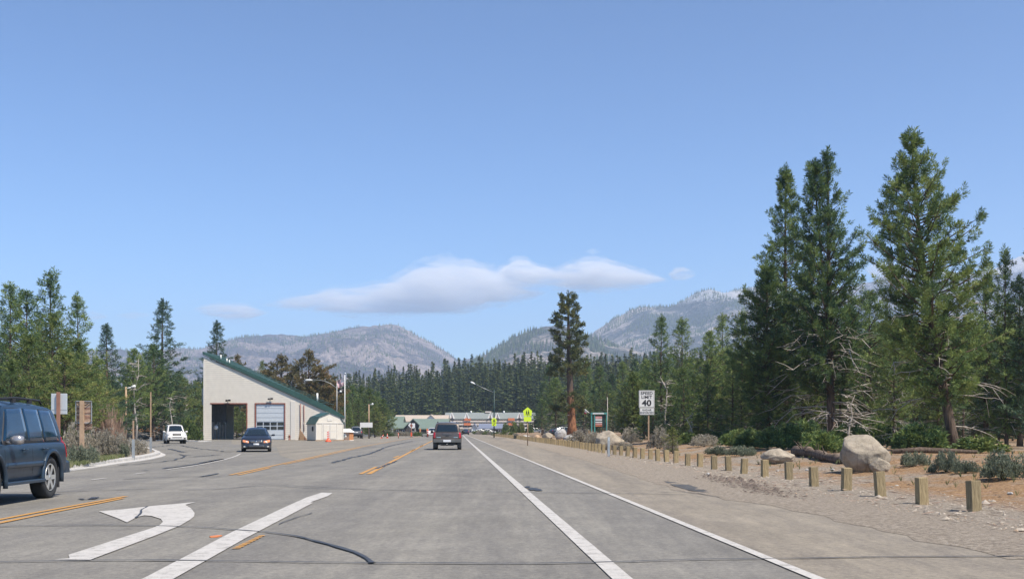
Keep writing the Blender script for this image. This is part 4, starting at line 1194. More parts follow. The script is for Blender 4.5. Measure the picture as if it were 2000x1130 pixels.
# wooden kiosk with the round emblem
YK = 139.5
ki = empty('kiosk', (XW(675, YK), YK, 0), R(-20), 'low orange wood kiosk with a white lid and a round white emblem', 'kiosk')
mb = MB(); mb.box(-.9, .55, 0, 1.0, .1, 1.05); mb.build('cabinet', M['orange_wood'], ki)
mb = MB(); mb.box(-.85, .5, -.03, -.002, .15, 1.02); mb.build('front_panel', simple('pale_pink_panel', (.42, .30, .24), .6), ki)
mb = MB(); mb.add([(-1.05,-.15,1.05),(.7,-.15,1.05),(.7,1.15,1.05),(-1.05,1.15,1.05),(-.5,.25,1.5),(.2,.25,1.5),(.2,.8,1.5),(-.5,.8,1.5)], [(3,2,1,0),(4,5,6,7),(0,1,5,4),(1,2,6,5),(2,3,7,6),(3,0,4,7)]); mb.build('lid', M['white'], ki)
mb = MB(); mb.lathe([(0,-.05),(.34,-.05),(.34,-.031),(0,-.031)], (-.18,0,.6), 'y', 20); e_ = mb.build('emblem', M['white'], ki)
mb = MB(); mb.prism([(-.30,-.06,.5),(-.08,-.06,.5),(-.12,-.06,.72),(-.24,-.06,.76)], (0,.008,0)); mb.build('emblem_mark', simple('blue_grey_mark', (.08,.16,.2), .6), e_)
mb = MB(); mb.box(-.95, .6, -.05, 1.05, 0, .098); mb.build('base', M['trim'], ki)

# ---- generic gabled house
def house(label, px0, px1, base, eave, ridge, Y, wall, roof, depth=10, yaw=0, gable_front=False, group=None, name='house', windows=3, overhang=.6, posts=0, pmat=None, wmat=None, cat='building'):
    x0, x1 = XW(px0, Y), XW(px1, Y); w = x1-x0
    root = empty(name, ((x0+x1)/2, Y, 0), yaw, label, cat, group)
    ze, zr, zb = ZW(eave, Y), ZW(ridge, Y), 0.0
    mb = MB(); mb.box(-w/2, w/2, 0, depth, zb, ze)
    if gable_front: mb.prism([(-w/2, 0, ze), (w/2, 0, ze), (0, 0, zr-.12)], (0, depth, 0))
    else: mb.prism([(-w/2+.02, 0, ze), (-w/2+.02, depth, ze), (-w/2+.02, depth/2, zr-.12)], (w-.04, 0, 0))
    mb.build('wall', wall, root)
    mb = MB(); o_ = overhang
    if gable_front:
        for s_ in (-1, 1):
            mb.prism([(0, -o_, zr), (s_*(w/2+o_), -o_, ze-(zr-ze)*o_/(w/2)), (s_*(w/2+o_), -o_, ze-(zr-ze)*o_/(w/2)-.25), (0, -o_, zr-.25)], (0, depth+2*o_, 0))
    else:
        for s_ in (0, 1):
            yy = [(-o_, depth/2), (depth/2, depth+o_)][s_]
            za, zb_ = (ze-.25, zr) if s_ == 0 else (zr, ze-.25)
            mb.prism([(-w/2-o_, yy[0], za+.25*(s_ == 0)), (-w/2-o_, yy[1], zb_+.25*(s_ == 1)), (-w/2-o_, yy[1], zb_-.02), (-w/2-o_, yy[0], za-.02)], (w+2*o_, 0, 0))
    mb.build('roof', roof, root)
    for k in range(windows):
        ww = w/(windows+.5)*.42; x = -w/2 + (k+.75)*w/(windows+.5)
        mb = MB(); mb.box(x-ww/2, x+ww/2, -.06, -.003, ze*.35, ze*.75); f_ = mb.build('window', wmat or M['white'], root)
        mb = MB(); mb.box(x-ww/2+.12, x+ww/2-.12, -.09, -.061, ze*.35+.12, ze*.75-.12); mb.build('pane', M['glass'], f_)
    for k in range(posts):
        x = -w/2 + k*w/(max(1, posts-1)); mb = MB(); mb.box(x-.18, x+.18, -2.2, -1.85, 0, ze); mb.build('column', pmat, root)
    return root
M['tan_roof'] = simple('tan_roof', (0.42, 0.35, 0.28), .8); M['grn_roof'] = simple('pale_green_roof', (0.15, 0.195, 0.155), .6, var=.1)
M['dk_wall'] = simple('dark_timber_wall', (0.06, 0.055, 0.05), .8); M['grey_roof'] = simple('grey_green_roof', (0.20, 0.22, 0.21), .8)
M['blue_roof'] = simple('blue_grey_roof', (0.17, 0.19, 0.25), .6); M['cream'] = simple('motel_cream', (0.55, 0.48, 0.42), .7)
M['orange_roof'] = simple('orange_tile_roof', (0.50, 0.20, 0.08), .8, var=.2); M['orange'] = simple('orange_balcony', (0.55, 0.17, 0.07), .7)
GH = 'lodges at the far end of the road'
house('long tan roofed hall behind the green roofed lodge', 772, 872, 845, 822, 809.5, 420, M['white'], M['tan_roof'], 16, name='lodge', group=GH, windows=6)
house('small white gable end on the tan roofed hall', 832, 851, 845, 818, 808.5, 415, M['white'], M['tan_roof'], 10, gable_front=True, name='lodge_wing', group=GH, windows=0)
house('pale green roofed building at the left end of the lodges, half behind trees', 750, 783, 846, 828, 812, 345, M['white'], M['grn_roof'], 12, name='lodge', group=GH, windows=2)
house('low green roofed cabin with white panels left of the dark gabled lodge', 768, 797, 847, 835, 824, 312, M['dk_wall'], M['grn_roof'], 8, name='cabin', group=GH, windows=2)
house('dark gabled lodge with a green roof and a white arched sign on its front', 792, 822, 848, 831, 816.5, 305, M['dk_wall'], M['grn_roof'], 14, gable_front=True, name='lodge', group=GH, windows=1)
house('long green roof of the lodge running behind the brown vehicle', 815, 872, 848, 829, 816.8, 318, M['orange_wood'], M['grn_roof'], 12, name='lodge_wing', group=GH, windows=2, wmat=M['dk_wall'])
house('orange timbered porch with a low green roof beside the brown vehicle', 822, 862, 848, 836, 828, 300, M['dk_wall'], M['grn_roof'], 8, name='porch', group=GH, windows=0, posts=4, pmat=M['orange_wood'])
house('blue grey roofed low building in front of the three-storey motel', 938, 986, 846, 835.5, 826.5, 350, M['dk_wall'], M['blue_roof'], 12, name='cabin', group=GH, windows=3)
house('small white trimmed gable beside the blue grey roofed building', 921, 932, 846, 835, 826, 345, M['white'], M['blue_roof'], 8, gable_front=True, name='cabin', group=GH, windows=0)
house('house with an orange tile roof under the pines beyond the side street', 262, 352, 858, 839, 824, 185, M['wood'], M['orange_roof'], 9, name='house', windows=5, wmat=M['dk_wall'])
house('beige low building seen between the lodge trees on the left', 700, 752, 852, 836, 828, 260, M['cream'], M['grn_roof'], 8, name='cabin', group=GH, windows=2)

# three-storey motel
YM = 440
def mxx(p): return XW(p, YM)
def mzz(p): return ZW(p, YM)
mo = empty('motel', (mxx(950), YM, 0), 0, 'long three-storey motel with grey roof, white trimmed gables and orange balconies', 'building')
oxm = mxx(950)
mb = MB(); mb.box(mxx(872)-oxm, mxx(1043)-oxm, 0, 14, 0, mzz(817)); mb.build('wall', M['cream'], mo)
mb = MB(); xa, xb = mxx(868)-oxm, mxx(1047)-oxm
mb.prism([(xa, -1.5, mzz(817)), (xa, 6.5, mzz(804.5)), (xa, 15.5, mzz(817)), (xa, 15.5, mzz(817)-.3), (xa, -1.5, mzz(817)-.3)], (xb-xa, 0, 0)); mb.build('roof', M['grey_roof'], mo)
for p in (883, 912, 957.5, 971.5, 1014):
    w = 4.6*.2*YM/FPX*5; w = 5.0*YM/FPX
    mb = MB(); x = mxx(p)-oxm
    mb.prism([(x-w, -1.75, mzz(816)), (x+w, -1.75, mzz(816)), (x, -1.75, mzz(805.5))], (0, 3, 0)); gbl = mb.build('gable', M['cream'], mo)
    for s_ in (-1, 1):
        t_ = MB(); t_.prism([(x, -2.0, mzz(804.5)), (x+s_*w*1.1, -2.0, mzz(817)), (x+s_*w*1.1-s_*.55, -2.0, mzz(817)), (x-s_*.0, -2.0, mzz(806.6))], (0, .24, 0)); t_.build('trim', M['white'], gbl)
for zt_, zb_ in ((817.5, 820.5), (823.5, 826), (831, 833.2)):
    for k in range(17):
        p = 875 + k*10
        mb = MB(); mb.box(mxx(p)-oxm, mxx(p+6.5)-oxm, -.1, -.005, mzz(zb_), mzz(zt_)); mb.build('window', M['glass'], mo)
for zt_ in (820.5, 826.2, 833.4):
    mb = MB(); mb.box(mxx(873)-oxm, mxx(1043)-oxm, -1.45, -1.25, mzz(zt_+2.6), mzz(zt_)); mb.build('balcony_rail', M['cream'], mo)
    mb = MB(); mb.box(mxx(873)-oxm, mxx(1043)-oxm, -1.5, -.11, mzz(zt_+3.2), mzz(zt_+2.7)); mb.build('balcony_floor', M['white'], mo)
for p in (913, 998.5):
    for zt_ in (816, 825.5):
        mb = MB(); mb.box(mxx(p-6.5)-oxm, mxx(p+6.5)-oxm, -1.9, -1.5, mzz(zt_+4.6), mzz(zt_)); mb.build('orange_balcony', M['orange'], mo)
for p in (919, 984):
    mb = MB(); mb.tube([(mxx(p)-oxm, 6, mzz(806)), (mxx(p)-oxm, 6, mzz(801.5))], .35); mb.build('chimney', M['white'], mo)
mb = MB(); mb.box(mxx(947)-oxm, mxx(959)-oxm, 5, 9, mzz(805), mzz(802)); mb.build('roof_unit', M['cream'], mo)
# ------------------------------------------------------------------ vehicles
def m_car(name, col, metal=0.1, rough=0.30, dusty=.06):
    t = NT(name); c = t.coord()
    sep = t.new('SeparateXYZ'); t.l.new(c, sep.inputs[0])
    d = t.math('ADD', t.math('MULTIPLY', t.noise(c, 2.2, 6, .7), .7), t.math('MULTIPLY', sep.outputs[2], .35))
    dust = t.ramp(d, [(0.35, dusty), (0.75, dusty*.1)])
    t.set(color=t.mix(dust, col, (0.30, 0.27, 0.23)), metallic=metal, roughness=t.ramp(d, [(0.3, rough+.25), (0.8, rough)]))
    t.b.inputs['Coat Weight'].default_value = 0.3; t.b.inputs['Coat Roughness'].default_value = 0.08
    return t.m
M['blue_car'] = m_car('dark_blue_paint', (0.008, 0.026, 0.050))
M['brown_car'] = m_car('grey_brown_paint', (0.10, 0.078, 0.066), .4, dusty=.2)
M['black_car'] = m_car('near_black_paint', (0.008, 0.014, 0.028))
M['white_car'] = m_car('white_car_paint', (0.62, 0.60, 0.58), 0.0)
M['grey_car'] = m_car('grey_car_paint', (0.10, 0.105, 0.115))
M['silver_car'] = m_car('silver_car_paint', (0.36, 0.37, 0.38), .6)
M['tint'] = simple('tinted_glass', (0.012, 0.020, 0.026), 0.04, var=0.1, coat=.5)
M['tint_blue'] = simple('tinted_side_glass', (0.006, 0.030, 0.065), 0.04, var=0.5, scale=1.6, coat=.3)
M['tyre'] = simple('tyre_rubber', (0.022, 0.023, 0.025), 0.85, var=.2, scale=9)
M['rim'] = simple('alloy_rim', (0.62, 0.62, 0.60), 0.35, metal=0.6)
M['chrome'] = simple('chrome_trim', (0.62, 0.62, 0.62), 0.18, metal=1.0)
M['dull_chrome'] = simple('dull_chrome_bumper', (0.20, 0.18, 0.165), 0.35, metal=.8)
M['under'] = simple('car_underside', (0.015, 0.015, 0.016), 0.9)
M['red_lens'] = simple('red_lamp_lens', (0.42, 0.015, 0.02), 0.2, coat=.5)
M['clear_lens'] = simple('clear_lamp_lens', (0.72, 0.70, 0.66), 0.15, metal=.3, coat=.5)
M['amber_lens'] = simple('amber_lamp_lens', (0.75, 0.28, 0.12), 0.2, coat=.5)
M['plate'] = simple('number_plate', (0.66, 0.67, 0.70), 0.4, var=.04)
M['bumper_silver'] = simple('silver_mirror_shell', (0.40, 0.38, 0.38), 0.3, metal=.6)

def make_body(S):
    """S: dict with L, W, H, belt, sill table, top table, roofw, wheel xs, wheel radius"""
    L, W, belt = S['L'], S['W']/2, S['belt']; top, sill = S['top'], S['sill']
    def ring(x):
        e0 = S.get('re', .22); e1 = S.get('fe', .55)
        w = W
        if x < e0: w = W*(1-.13*(1-x/e0)**2.2)
        if x > L-e1: w = W*(1-.20*((x-(L-e1))/e1)**2.4)
        zb = lerp_tab(sill, x); zt = lerp_tab(top, x)
        b = min(belt, zt-.05); g = min(1, max(0, (zt-b)/(S['H']-belt)))
        wr = (w-.10) + (S['roofw']/2-(W-.10))*g
        if zt-b < .12: wr = w-.16
        zm = zb+(b-zb)*.5
        p = [(0, zb), (w-.25, zb), (w-.07, zb+.02), (w-.015, zb+(b-zb)*.16), (w, zm-.03), (w+.0, zm+.10), (w-.015, b-.10), (w-.035, b-.03), (w-.07, b)]
        r = min(.10, (zt-b)*.4)
        q0, q1 = (w-.085, b+.01*g), (wr, zt-r)
        for t in (0.0, .33, .66, 1.0):
            p.append((q0[0]+(q1[0]-q0[0])*(t**1.25), q0[1]+(q1[1]-q0[1])*t))
        p += [(wr-.035, zt-r*.35), (wr-.13, zt-.005), (wr*.55, zt+.02*g+.008), (0, zt+.03*g+.012)]
        return p
    xs_ = sorted(set([0, .012, .04, .08, .13, .2] + [L-.012, L-.04, L-.09, L-.16] + [round(.28+i*(L-.5)/46, 3) for i in range(47)] + [a for a, _ in top if 0 < a < L]))
    V, F = [], []; n = None
    for x in xs_:
        r = ring(x); full = [(-y, z) for y, z in r[::-1]][0:-1] + r if False else r + [(-y, z) for y, z in r[::-1][1:-1]]
        n = len(full)
        sh = 0.0
        V += [(x, y, z) for y, z in full]
    for i in range(len(xs_)-1):
        for k in range(n):
            j = (k+1) % n; F.append((i*n+k, i*n+j, (i+1)*n+j, (i+1)*n+k))
    F += [tuple(range(n-1, -1, -1)), tuple(range((len(xs_)-1)*n, len(xs_)*n))]
    # lean of the nose and tail with height
    def shear(v):
        x, y, z = v
        if x < .3: x += S.get('tail', .12)*max(0, z-.75)*(1-x/.3)
        if x > L-.4: x -= S.get('nose', .25)*max(0, z-.55)*((x-(L-.4))/.4)
        return (x, y, z)
    V = [shear(v) for v in V]
    return V, F
def make_vehicle(name, S, label, cat, group, loc, rz, paint, parts, glass='tint', scale=1.0):
    root = empty(name, loc, rz, label, cat, group); root.scale = (scale,)*3
    V, F = make_body(S); L, W = S['L'], S['W']/2
    me = bpy.data.meshes.new('body'); me.from_pydata(V, [], F)
    bm = bmesh.new(); bm.from_mesh(me); bmesh.ops.recalc_face_normals(bm, faces=bm.faces); bm.to_mesh(me)
    bvh = BVHTree.FromBMesh(bm); bm.free()
    me.materials.append(paint); me.materials.append(M['under'])
    body = link_mesh('body', me, root)
    wr = S['wr']; cut = MB()
    for wx in S['wx']:
        for s_ in (-1, 1):
            cut.lathe([(wr+.075, s_*(W-.33)), (wr+.075, s_*(W+.2))], (wx, 0, wr), 'y', 28)
    cm = cut.mesh('cutter', M['under']); bm = bmesh.new(); bm.from_mesh(cm); bmesh.ops.recalc_face_normals(bm, faces=bm.faces); bm.to_mesh(cm); bm.free()
    co = bpy.data.objects.new('cutter', cm); COL.objects.link(co)
    md = body.modifiers.new('b', 'BOOLEAN'); md.object = co; md.operation = 'DIFFERENCE'; md.solver = 'EXACT'
    body_mw = root.location.copy(); root.location = (0, 0, 0); root.rotation_euler = (0, 0, 0); root.scale = (1, 1, 1)
    bpy.context.view_layer.update()
    dg = bpy.context.evaluated_depsgraph_get(); nm = bpy.data.meshes.new_from_object(body.evaluated_get(dg), depsgraph=dg)
    body.modifiers.clear(); body.data = nm; nm.name = 'body'
    bpy.data.objects.remove(co)
    root.location = loc; root.rotation_euler = (0, 0, rz); root.scale = (scale,)*3
    for p in nm.polygons:
        c = p.center; inside = False
        for wx in S['wx']:
            if abs(math.hypot(c.x-wx, c.z-wr)-(wr+.075)) < .02 and abs(p.normal.z)+abs(p.normal.x) > .9 and abs(c.y) < W: inside = True
            if math.hypot(c.x-wx, c.z-wr) < wr+.08 and abs(c.y) < W-.3: inside = True
        if p.normal.z < -.8: inside = True
        p.material_index = 1 if inside else 0
    for p in nm.polygons: p.use_smooth = True
    nm.set_sharp_from_angle(angle=R(32))
    def patch(axis, quad, eps=.006, nu=8, nv=6, skirt=.012, crown=0.0):
        """quad: four corners (a,b) in the projected plane, counted round"""
        mb = MB(); ok = []
        q = [Vector(p) for p in quad]
        for j in range(nv+1):
            for i in range(nu+1):
                u, v = i/nu, j/nv
                p = (q[0]*(1-u)+q[1]*u)*(1-v) + (q[3]*(1-u)+q[2]*u)*v
                if axis[0] == 's':
                    s_ = 1 if axis == 's+' else -1
                    o_, d_ = Vector((p.x, s_*4, p.y)), Vector((0, -s_, 0))
                elif axis == 'r': o_, d_ = Vector((-3, p.x, p.y)), Vector((1, 0, 0))
                elif axis == 'f': o_, d_ = Vector((L+3, p.x, p.y)), Vector((-1, 0, 0))
                elif axis == 't': o_, d_ = Vector((p.x, p.y, 5)), Vector((0, 0, -1))
                h_, n_, _, _ = bvh.ray_cast(o_, d_)
                if h_ is None: h_, n_ = bvh.find_nearest(o_ + d_*3)[:2]
                if n_.dot(d_) > 0: n_ = -n_
                mb.v.append(tuple(h_ + n_*(eps+crown*math.sin(math.pi*u)*math.sin(math.pi*v))))
                ok.append((h_ - n_*skirt))
        w_ = nu+1
        for j in range(nv):
            for i in range(nu):
                mb.f.append((j*w_+i, j*w_+i+1, (j+1)*w_+i+1, (j+1)*w_+i)); mb.m.append(0); mb.sm.append(True)
        brd = [i for i in range(nu+1)] + [j*w_+nu for j in range(1, nv+1)] + [nv*w_+i for i in range(nu-1, -1, -1)] + [j*w_ for j in range(nv-1, 0, -1)]
        o0 = len(mb.v); mb.v += [tuple(ok[i]) for i in brd]
        for k in range(len(brd)):
            j = (k+1) % len(brd)
            mb.f.append((brd[j], brd[k], o0+k, o0+j)); mb.m.append(0); mb.sm.append(False)
        return mb
    def part(nm_, mb, mat, parent=None): return mb.build(nm_, mat, parent or root)
    ctx = dict(root=root, patch=patch, part=part, L=L, W=W, S=S, body=body)
    g = M[glass]
    for q in S['windows']:
        for s_ in ('s+', 's-'): part('side_window', patch(s_, q), g)
    part('windscreen', patch('t', S['ws'], nu=10, nv=8), M['tint'])
    if 'rw' in S: part('rear_window', patch('r' if S.get('rwr', True) else 't', S['rw'], nu=10, nv=6), M['tint'])
    # wheels
    tw = S.get('tw', .25)
    for wx in S['wx']:
        for s_ in (-1, 1):
            y1 = s_*(W-.02); y0 = s_*(W-.02-tw)
            ym = (y0+y1)/2
            t_ = MB(); t_.lathe([(wr*.62, y0), (wr*.93, y0), (wr*.985, y0+s_*.03), (wr, ym-s_*.05), (wr, ym+s_*.05), (wr*.985, y1-s_*.03), (wr*.93, y1), (wr*.80, y1+s_*.004), (wr*.64, y1-s_*.02), (wr*.62, y0)], (wx, 0, wr), 'y', 36)
            rm = MB(); rm.lathe([(wr*.66, y1-s_*.02), (wr*.62, y1-s_*.008), (wr*.57, y1-s_*.03), (wr*.55, y1-s_*.11), (.01, y1-s_*.12)], (wx, 0, wr), 'y', 30)
            hub = empty('wheel', (0, 0, 0)); hub.parent = root
            ty = t_.build('tyre', M['tyre'], hub); ri = rm.build('rim', M['under'], hub)
            sp = MB(); sp.lathe([(0, y1-s_*.018), (.06, y1-s_*.02), (.075, y1-s_*.06)], (wx, 0, wr), 'y', 16)
            sp.lathe([(wr*.655, y1-s_*.025), (wr*.63, y1-s_*.002), (wr*.57, y1-s_*.03)], (wx, 0, wr), 'y', 30)
            ns = S.get('spokes', 6)
            for k in range(ns):
                a = 2*math.pi*k/ns; ca, sa = math.cos(a), math.sin(a); r0, r1 = .04, wr*.60; h0, h1 = .045, .028
                def P_(r_, o_, y_): return (wx+ca*r_-sa*o_, y_, wr+sa*r_+ca*o_)
                sp.add([P_(r0,-h0,y1-s_*.02), P_(r0,h0,y1-s_*.02), P_(r1,h1*1.6,y1-s_*.012), P_(r1,-h1*1.6,y1-s_*.012),
                        P_(r0,-h0,y1-s_*.07), P_(r0,h0,y1-s_*.07), P_(r1,h1*1.6,y1-s_*.06), P_(r1,-h1*1.6,y1-s_*.06)],
                       [(0,1,2,3),(4,7,6,5),(0,4,5,1),(1,5,6,2),(2,6,7,3),(3,7,4,0)])
            sp.build('spokes', M['rim'], hub)
    parts(ctx)
    return root

def mirror(c, x, z, mat, out=.2, h=.09, w=.13):
    for s_ in (-1, 1):
        mb = MB(); y = s_*(c['W']-.06)
        mb.tube([(x, y, z-.02), (x-.01, y+s_*.10, z+.0)], .03, n=6)
        vs = []
        prof = [(0.0, .55), (.35, .95), (.7, 1.0), (1.0, .72)]
        for t, k in prof:
            for i in range(10):
                a = 2*math.pi*i/10; ca, sa = math.cos(a), math.sin(a)
                ex = math.copysign(abs(ca)**.6, ca)*w*.5*k; ez = math.copysign(abs(sa)**.6, sa)*h*k
                vs.append((x+ex, y+s_*(.07+out*t), z+.03+ez))
        fs = [(i*10+k, i*10+(k+1) % 10, (i+1)*10+(k+1) % 10, (i+1)*10+k) for i in range(3) for k in range(10)] + [tuple(range(9,-1,-1)), tuple(range(30,40))]
        mb.add(vs, fs, 0, True); c['part']('mirror', mb, mat)

def arc_flare(c, wx, mat, r_add=.10, w=.045):
    S = c['S']; wr = S['wr']
    for s_ in (-1, 1):
        mb = MB(); pts = []
        for k in range(15):
            a = R(-12 + 204*k/14); pts.append((wx+math.cos(a)*(wr+r_add), s_*(c['W']+.005), wr+math.sin(a)*(wr+r_add)))
        mb.tube(pts, w, n=8); c['part']('wheel_flare', mb, mat)

# ---------- dark blue off-roader
S_suv = dict(L=4.78, W=1.88, H=1.86, belt=1.10, roofw=1.44, wr=.42, wx=(.98, 3.78), tw=.28, re=.20, fe=.6, tail=.10, nose=.10, spokes=6,
  sill=[(0, .52), (.15, .42), (.5, .40), (4.2, .38), (4.6, .34), (4.78, .40)],
  top=[(0, 1.14), (.03, 1.22), (.10, 1.42), (.20, 1.64), (.32, 1.77), (.55, 1.82), (1.2, 1.86), (2.2, 1.865), (2.8, 1.82), (2.95, 1.77), (3.2, 1.50), (3.52, 1.18), (3.62, 1.14), (4.1, 1.10), (4.45, 1.02), (4.68, .92), (4.75, .78), (4.78, .62)],
  windows=[[(.36, 1.14), (1.14, 1.12), (1.17, 1.74), (.56, 1.73)], [(1.18, 1.12), (1.95, 1.11), (1.96, 1.755), (1.21, 1.745)], [(1.99, 1.11), (3.16, 1.11), (2.76, 1.73), (2.00, 1.755)]],
  ws=[(3.50, -.68), (3.50, .68), (2.98, .56), (2.98, -.56)], rw=[(-.62, 1.20), (.62, 1.20), (.52, 1.70), (-.52, 1.70)])
def parts_suv(c):
    P, pt = c['patch'], c['part']
    for wx in c['S']['wx']: arc_flare(c, wx, M['blue_car'])
    for s_ in ('s+', 's-'):
        pt('window_surround', P(s_, [(.32, 1.12), (3.24, 1.085), (2.78, 1.755), (.52, 1.755)], eps=.002, nu=26, nv=8, skirt=0.0), M['black'])
        sg = 1 if s_ == 's+' else -1
        pt('door_moulding', P(s_, [(1.42, .66), (3.30, .66), (3.30, .76), (1.42, .76)], eps=.03, nu=14, nv=2, skirt=.0), M['blue_car'])
        for x in (1.28, 2.28):
            mb = MB(); mb.tube([(x, sg*(c['W']+.0), .985), (x+.03, sg*(c['W']+.035), .99), (x+.17, sg*(c['W']+.035), .99), (x+.2, sg*(c['W']+.0), .985)], .016, n=6); pt('door_handle', mb, M['blue_car'])
        for x in (1.17, 1.97, 3.25):
            mb = P(s_, [(x-.006, .45), (x+.006, .45), (x+.006, 1.08), (x-.006, 1.08)], eps=.001, nu=1, nv=8, skirt=.0); pt('door_gap', mb, M['under'])
        mb = MB(); mb.bbox(1.45, 3.28, *sorted((sg*(c['W']-.12), sg*(c['W']+.06))), .36, .42, .015); pt('running_board', mb, M['blue_car'])
        mb = MB(); mb.bbox(.50, .56, *sorted((sg*(c['W']-.24), sg*(c['W']-.02))), .20, .62, .01); pt('mud_flap', mb, M['black'])
        mb = MB(); mb.tube([(.7, sg*.62, 1.86), (.8, sg*.62, 1.93), (2.0, sg*.62, 1.955), (2.75, sg*.62, 1.92), (2.9, sg*.62, 1.83)], .022, n=6)
        for x in (1.3, 2.1): mb.box(x-.07, x+.07, sg*.62-.025, sg*.62+.025, 1.86, 1.94)
        pt('roof_rail', mb, M['black'])
        pt('headlight', P(s_, [(4.38, .78), (4.70, .78), (4.66, .98), (4.36, .98)], eps=.012), M['clear_lens'])
        pt('taillight', P(s_, [(.03, .78), (.16, .80), (.2, 1.2), (.08, 1.22)], eps=.012), M['red_lens'])
    for x in (1.3, 2.1):
        mb = MB(); mb.box(x-.03, x+.03, -.6, .6, 1.925, 1.95); pt('roof_bar', mb, M['black'])
    mirror(c, 3.05, 1.14, M['bumper_silver'], out=.22, h=.085, w=.17)
    mb = MB(); mb.bbox(-.10, .24, -.93, .93, .48, .74, .05); pt('rear_bumper', mb, M['blue_car'])
    mb = MB(); mb.bbox(4.55, 4.86, -.9, .9, .42, .70, .06); pt('front_bumper', mb, M['blue_car'])
    pt('grille', P('f', [(-.45, .74), (.45, .74), (.42, .96), (-.42, .96)], eps=.02), M['chrome'])
    mb = MB(); mb.tube([(.15, .3, .40), (.15, .3, .33), (-.05, .3, .33)], .035); pt('exhaust', mb, M['black'])
th = R(-90) - R(-2.6)
def car_at(px, py_, Ywheel_local, heading):
    pass
DIRR = Vector((-.0455, 1, 0)).normalized(); HEAD_AWAY = math.atan2(DIRR.y, DIRR.x); HEAD_NEAR = HEAD_AWAY + math.pi
# left side faces us: local origin is the rear bumper on the centre line; the left side (+y local) is nearest to the camera's lane
rw = G(98, 972.5); latv = Vector((math.cos(HEAD_NEAR+math.pi/2), math.sin(HEAD_NEAR+math.pi/2), 0)); fw = Vector((math.cos(HEAD_NEAR), math.sin(HEAD_NEAR), 0))
loc = rw - fw*.98 - latv*.92 + fw*.0
make_vehicle('suv', S_suv, 'dark blue off-road vehicle with roof rack, cut by the edge of the photo', 'car', 'vehicles on the road', loc, HEAD_NEAR, M['blue_car'], parts_suv, glass='tint_blue', scale=1.03)

# ---------- brown off-roader ahead of us
S_tahoe = dict(L=5.05, W=1.98, H=1.86, belt=1.14, roofw=1.56, wr=.385, wx=(1.12, 4.02), tw=.27, re=.16, fe=.5, tail=.05, nose=.06,
  sill=[(0, .60), (.12, .50), (.5, .44), (4.5, .40), (5.05, .45)],
  top=[(0, 1.16), (.02, 1.22), (.08, 1.42), (.18, 1.66), (.28, 1.79), (.45, 1.84), (1.4, 1.88), (2.6, 1.88), (3.0, 1.82), (3.55, 1.28), (3.7, 1.20), (4.4, 1.16), (4.85, 1.08), (5.0, .92), (5.05, .75)],
  windows=[[(.45, 1.18), (1.30, 1.18), (1.30, 1.72), (.58, 1.72)], [(1.40, 1.18), (2.25, 1.18), (2.25, 1.75), (1.42, 1.75)], [(2.35, 1.18), (3.35, 1.18), (2.90, 1.72), (2.35, 1.75)]],
  ws=[(3.52, -.72), (3.52, .72), (3.04, .62), (3.04, -.62)], rw=[(-.74, 1.22), (.74, 1.22), (.64, 1.73), (-.64, 1.73)])
def parts_tahoe(c):
    P, pt = c['patch'], c['part']
    for s_ in (-1, 1):
        pt('taillight', P('r', [(s_*.93, .80), (s_*.80, .80), (s_*.80, 1.20), (s_*.92, 1.20)], eps=.02), M['red_lens'])
        mb = MB(); mb.bbox(.25, .33, *sorted((s_*.68, s_*.96)), .18, .60, .01); pt('mud_flap', mb, M['black'])
        mb = MB(); mb.tube([(.7, s_*.66, 1.86), (.9, s_*.66, 1.93), (2.4, s_*.66, 1.93), (2.7, s_*.66, 1.86)], .022, n=6); pt('roof_rail', mb, M['black'])
    mb = MB(); mb.bbox(-.14, .16, -.98, .98, .53, .74, .04); b = pt('rear_bumper', mb, M['dull_chrome'])
    mb = MB(); mb.box(-.16, -.142, -.26, .26, .555, .70); mb.build('number_plate', M['plate'], b)
    pt('tailgate_handle', P('r', [(-.30, 1.07), (.30, 1.07), (.30, 1.12), (-.30, 1.12)], eps=.03), M['dull_chrome'])
    pt('badge', P('r', [(-.12, .93), (.12, .93), (.10, .99), (-.10, .99)], eps=.012), M['black'])
    pt('lettering', P('r', [(.42, .84), (.74, .84), (.74, .88), (.42, .88)], eps=.008), M['chrome'])
    pt('lettering', P('r', [(-.74, .84), (-.42, .84), (-.42, .88), (-.74, .88)], eps=.008), M['chrome'])
    pt('tailgate_gap', P('r', [(-.80, .775), (.80, .775), (.80, .79), (-.80, .79)], eps=.002), M['under'])
    mb = MB(); mb.tube([(.3, -.25, .45), (.05, -.25, .43), (-.1, -.25, .43)], .05); mb.bbox(.1, .3, -.6, .6, .34, .50, .03); pt('tow_bar', mb, M['black'])
    mb = MB(); mb.box(.25, 4.6, -.45, .45, .30, .46); mb.box(.9, 1.3, -.8, .8, .33, .45); pt('chassis', mb, M['under'])
    mb = MB(); mb.tube([(-.02, .0, .42), (-.16, 0, .42)], .03); pt('tow_ball', mb, M['chrome'])
    mirror(c, 3.28, 1.2, M['black'], out=.2, h=.1)
tr = G(874, 878); loc = tr + DIRR*.0; loc.y -= 0.45
make_vehicle('suv', S_tahoe, 'dusty brown vehicle driving ahead in our lane, seen from behind', 'car', 'vehicles on the road', loc, HEAD_AWAY, M['brown_car'], parts_tahoe, scale=1.0)

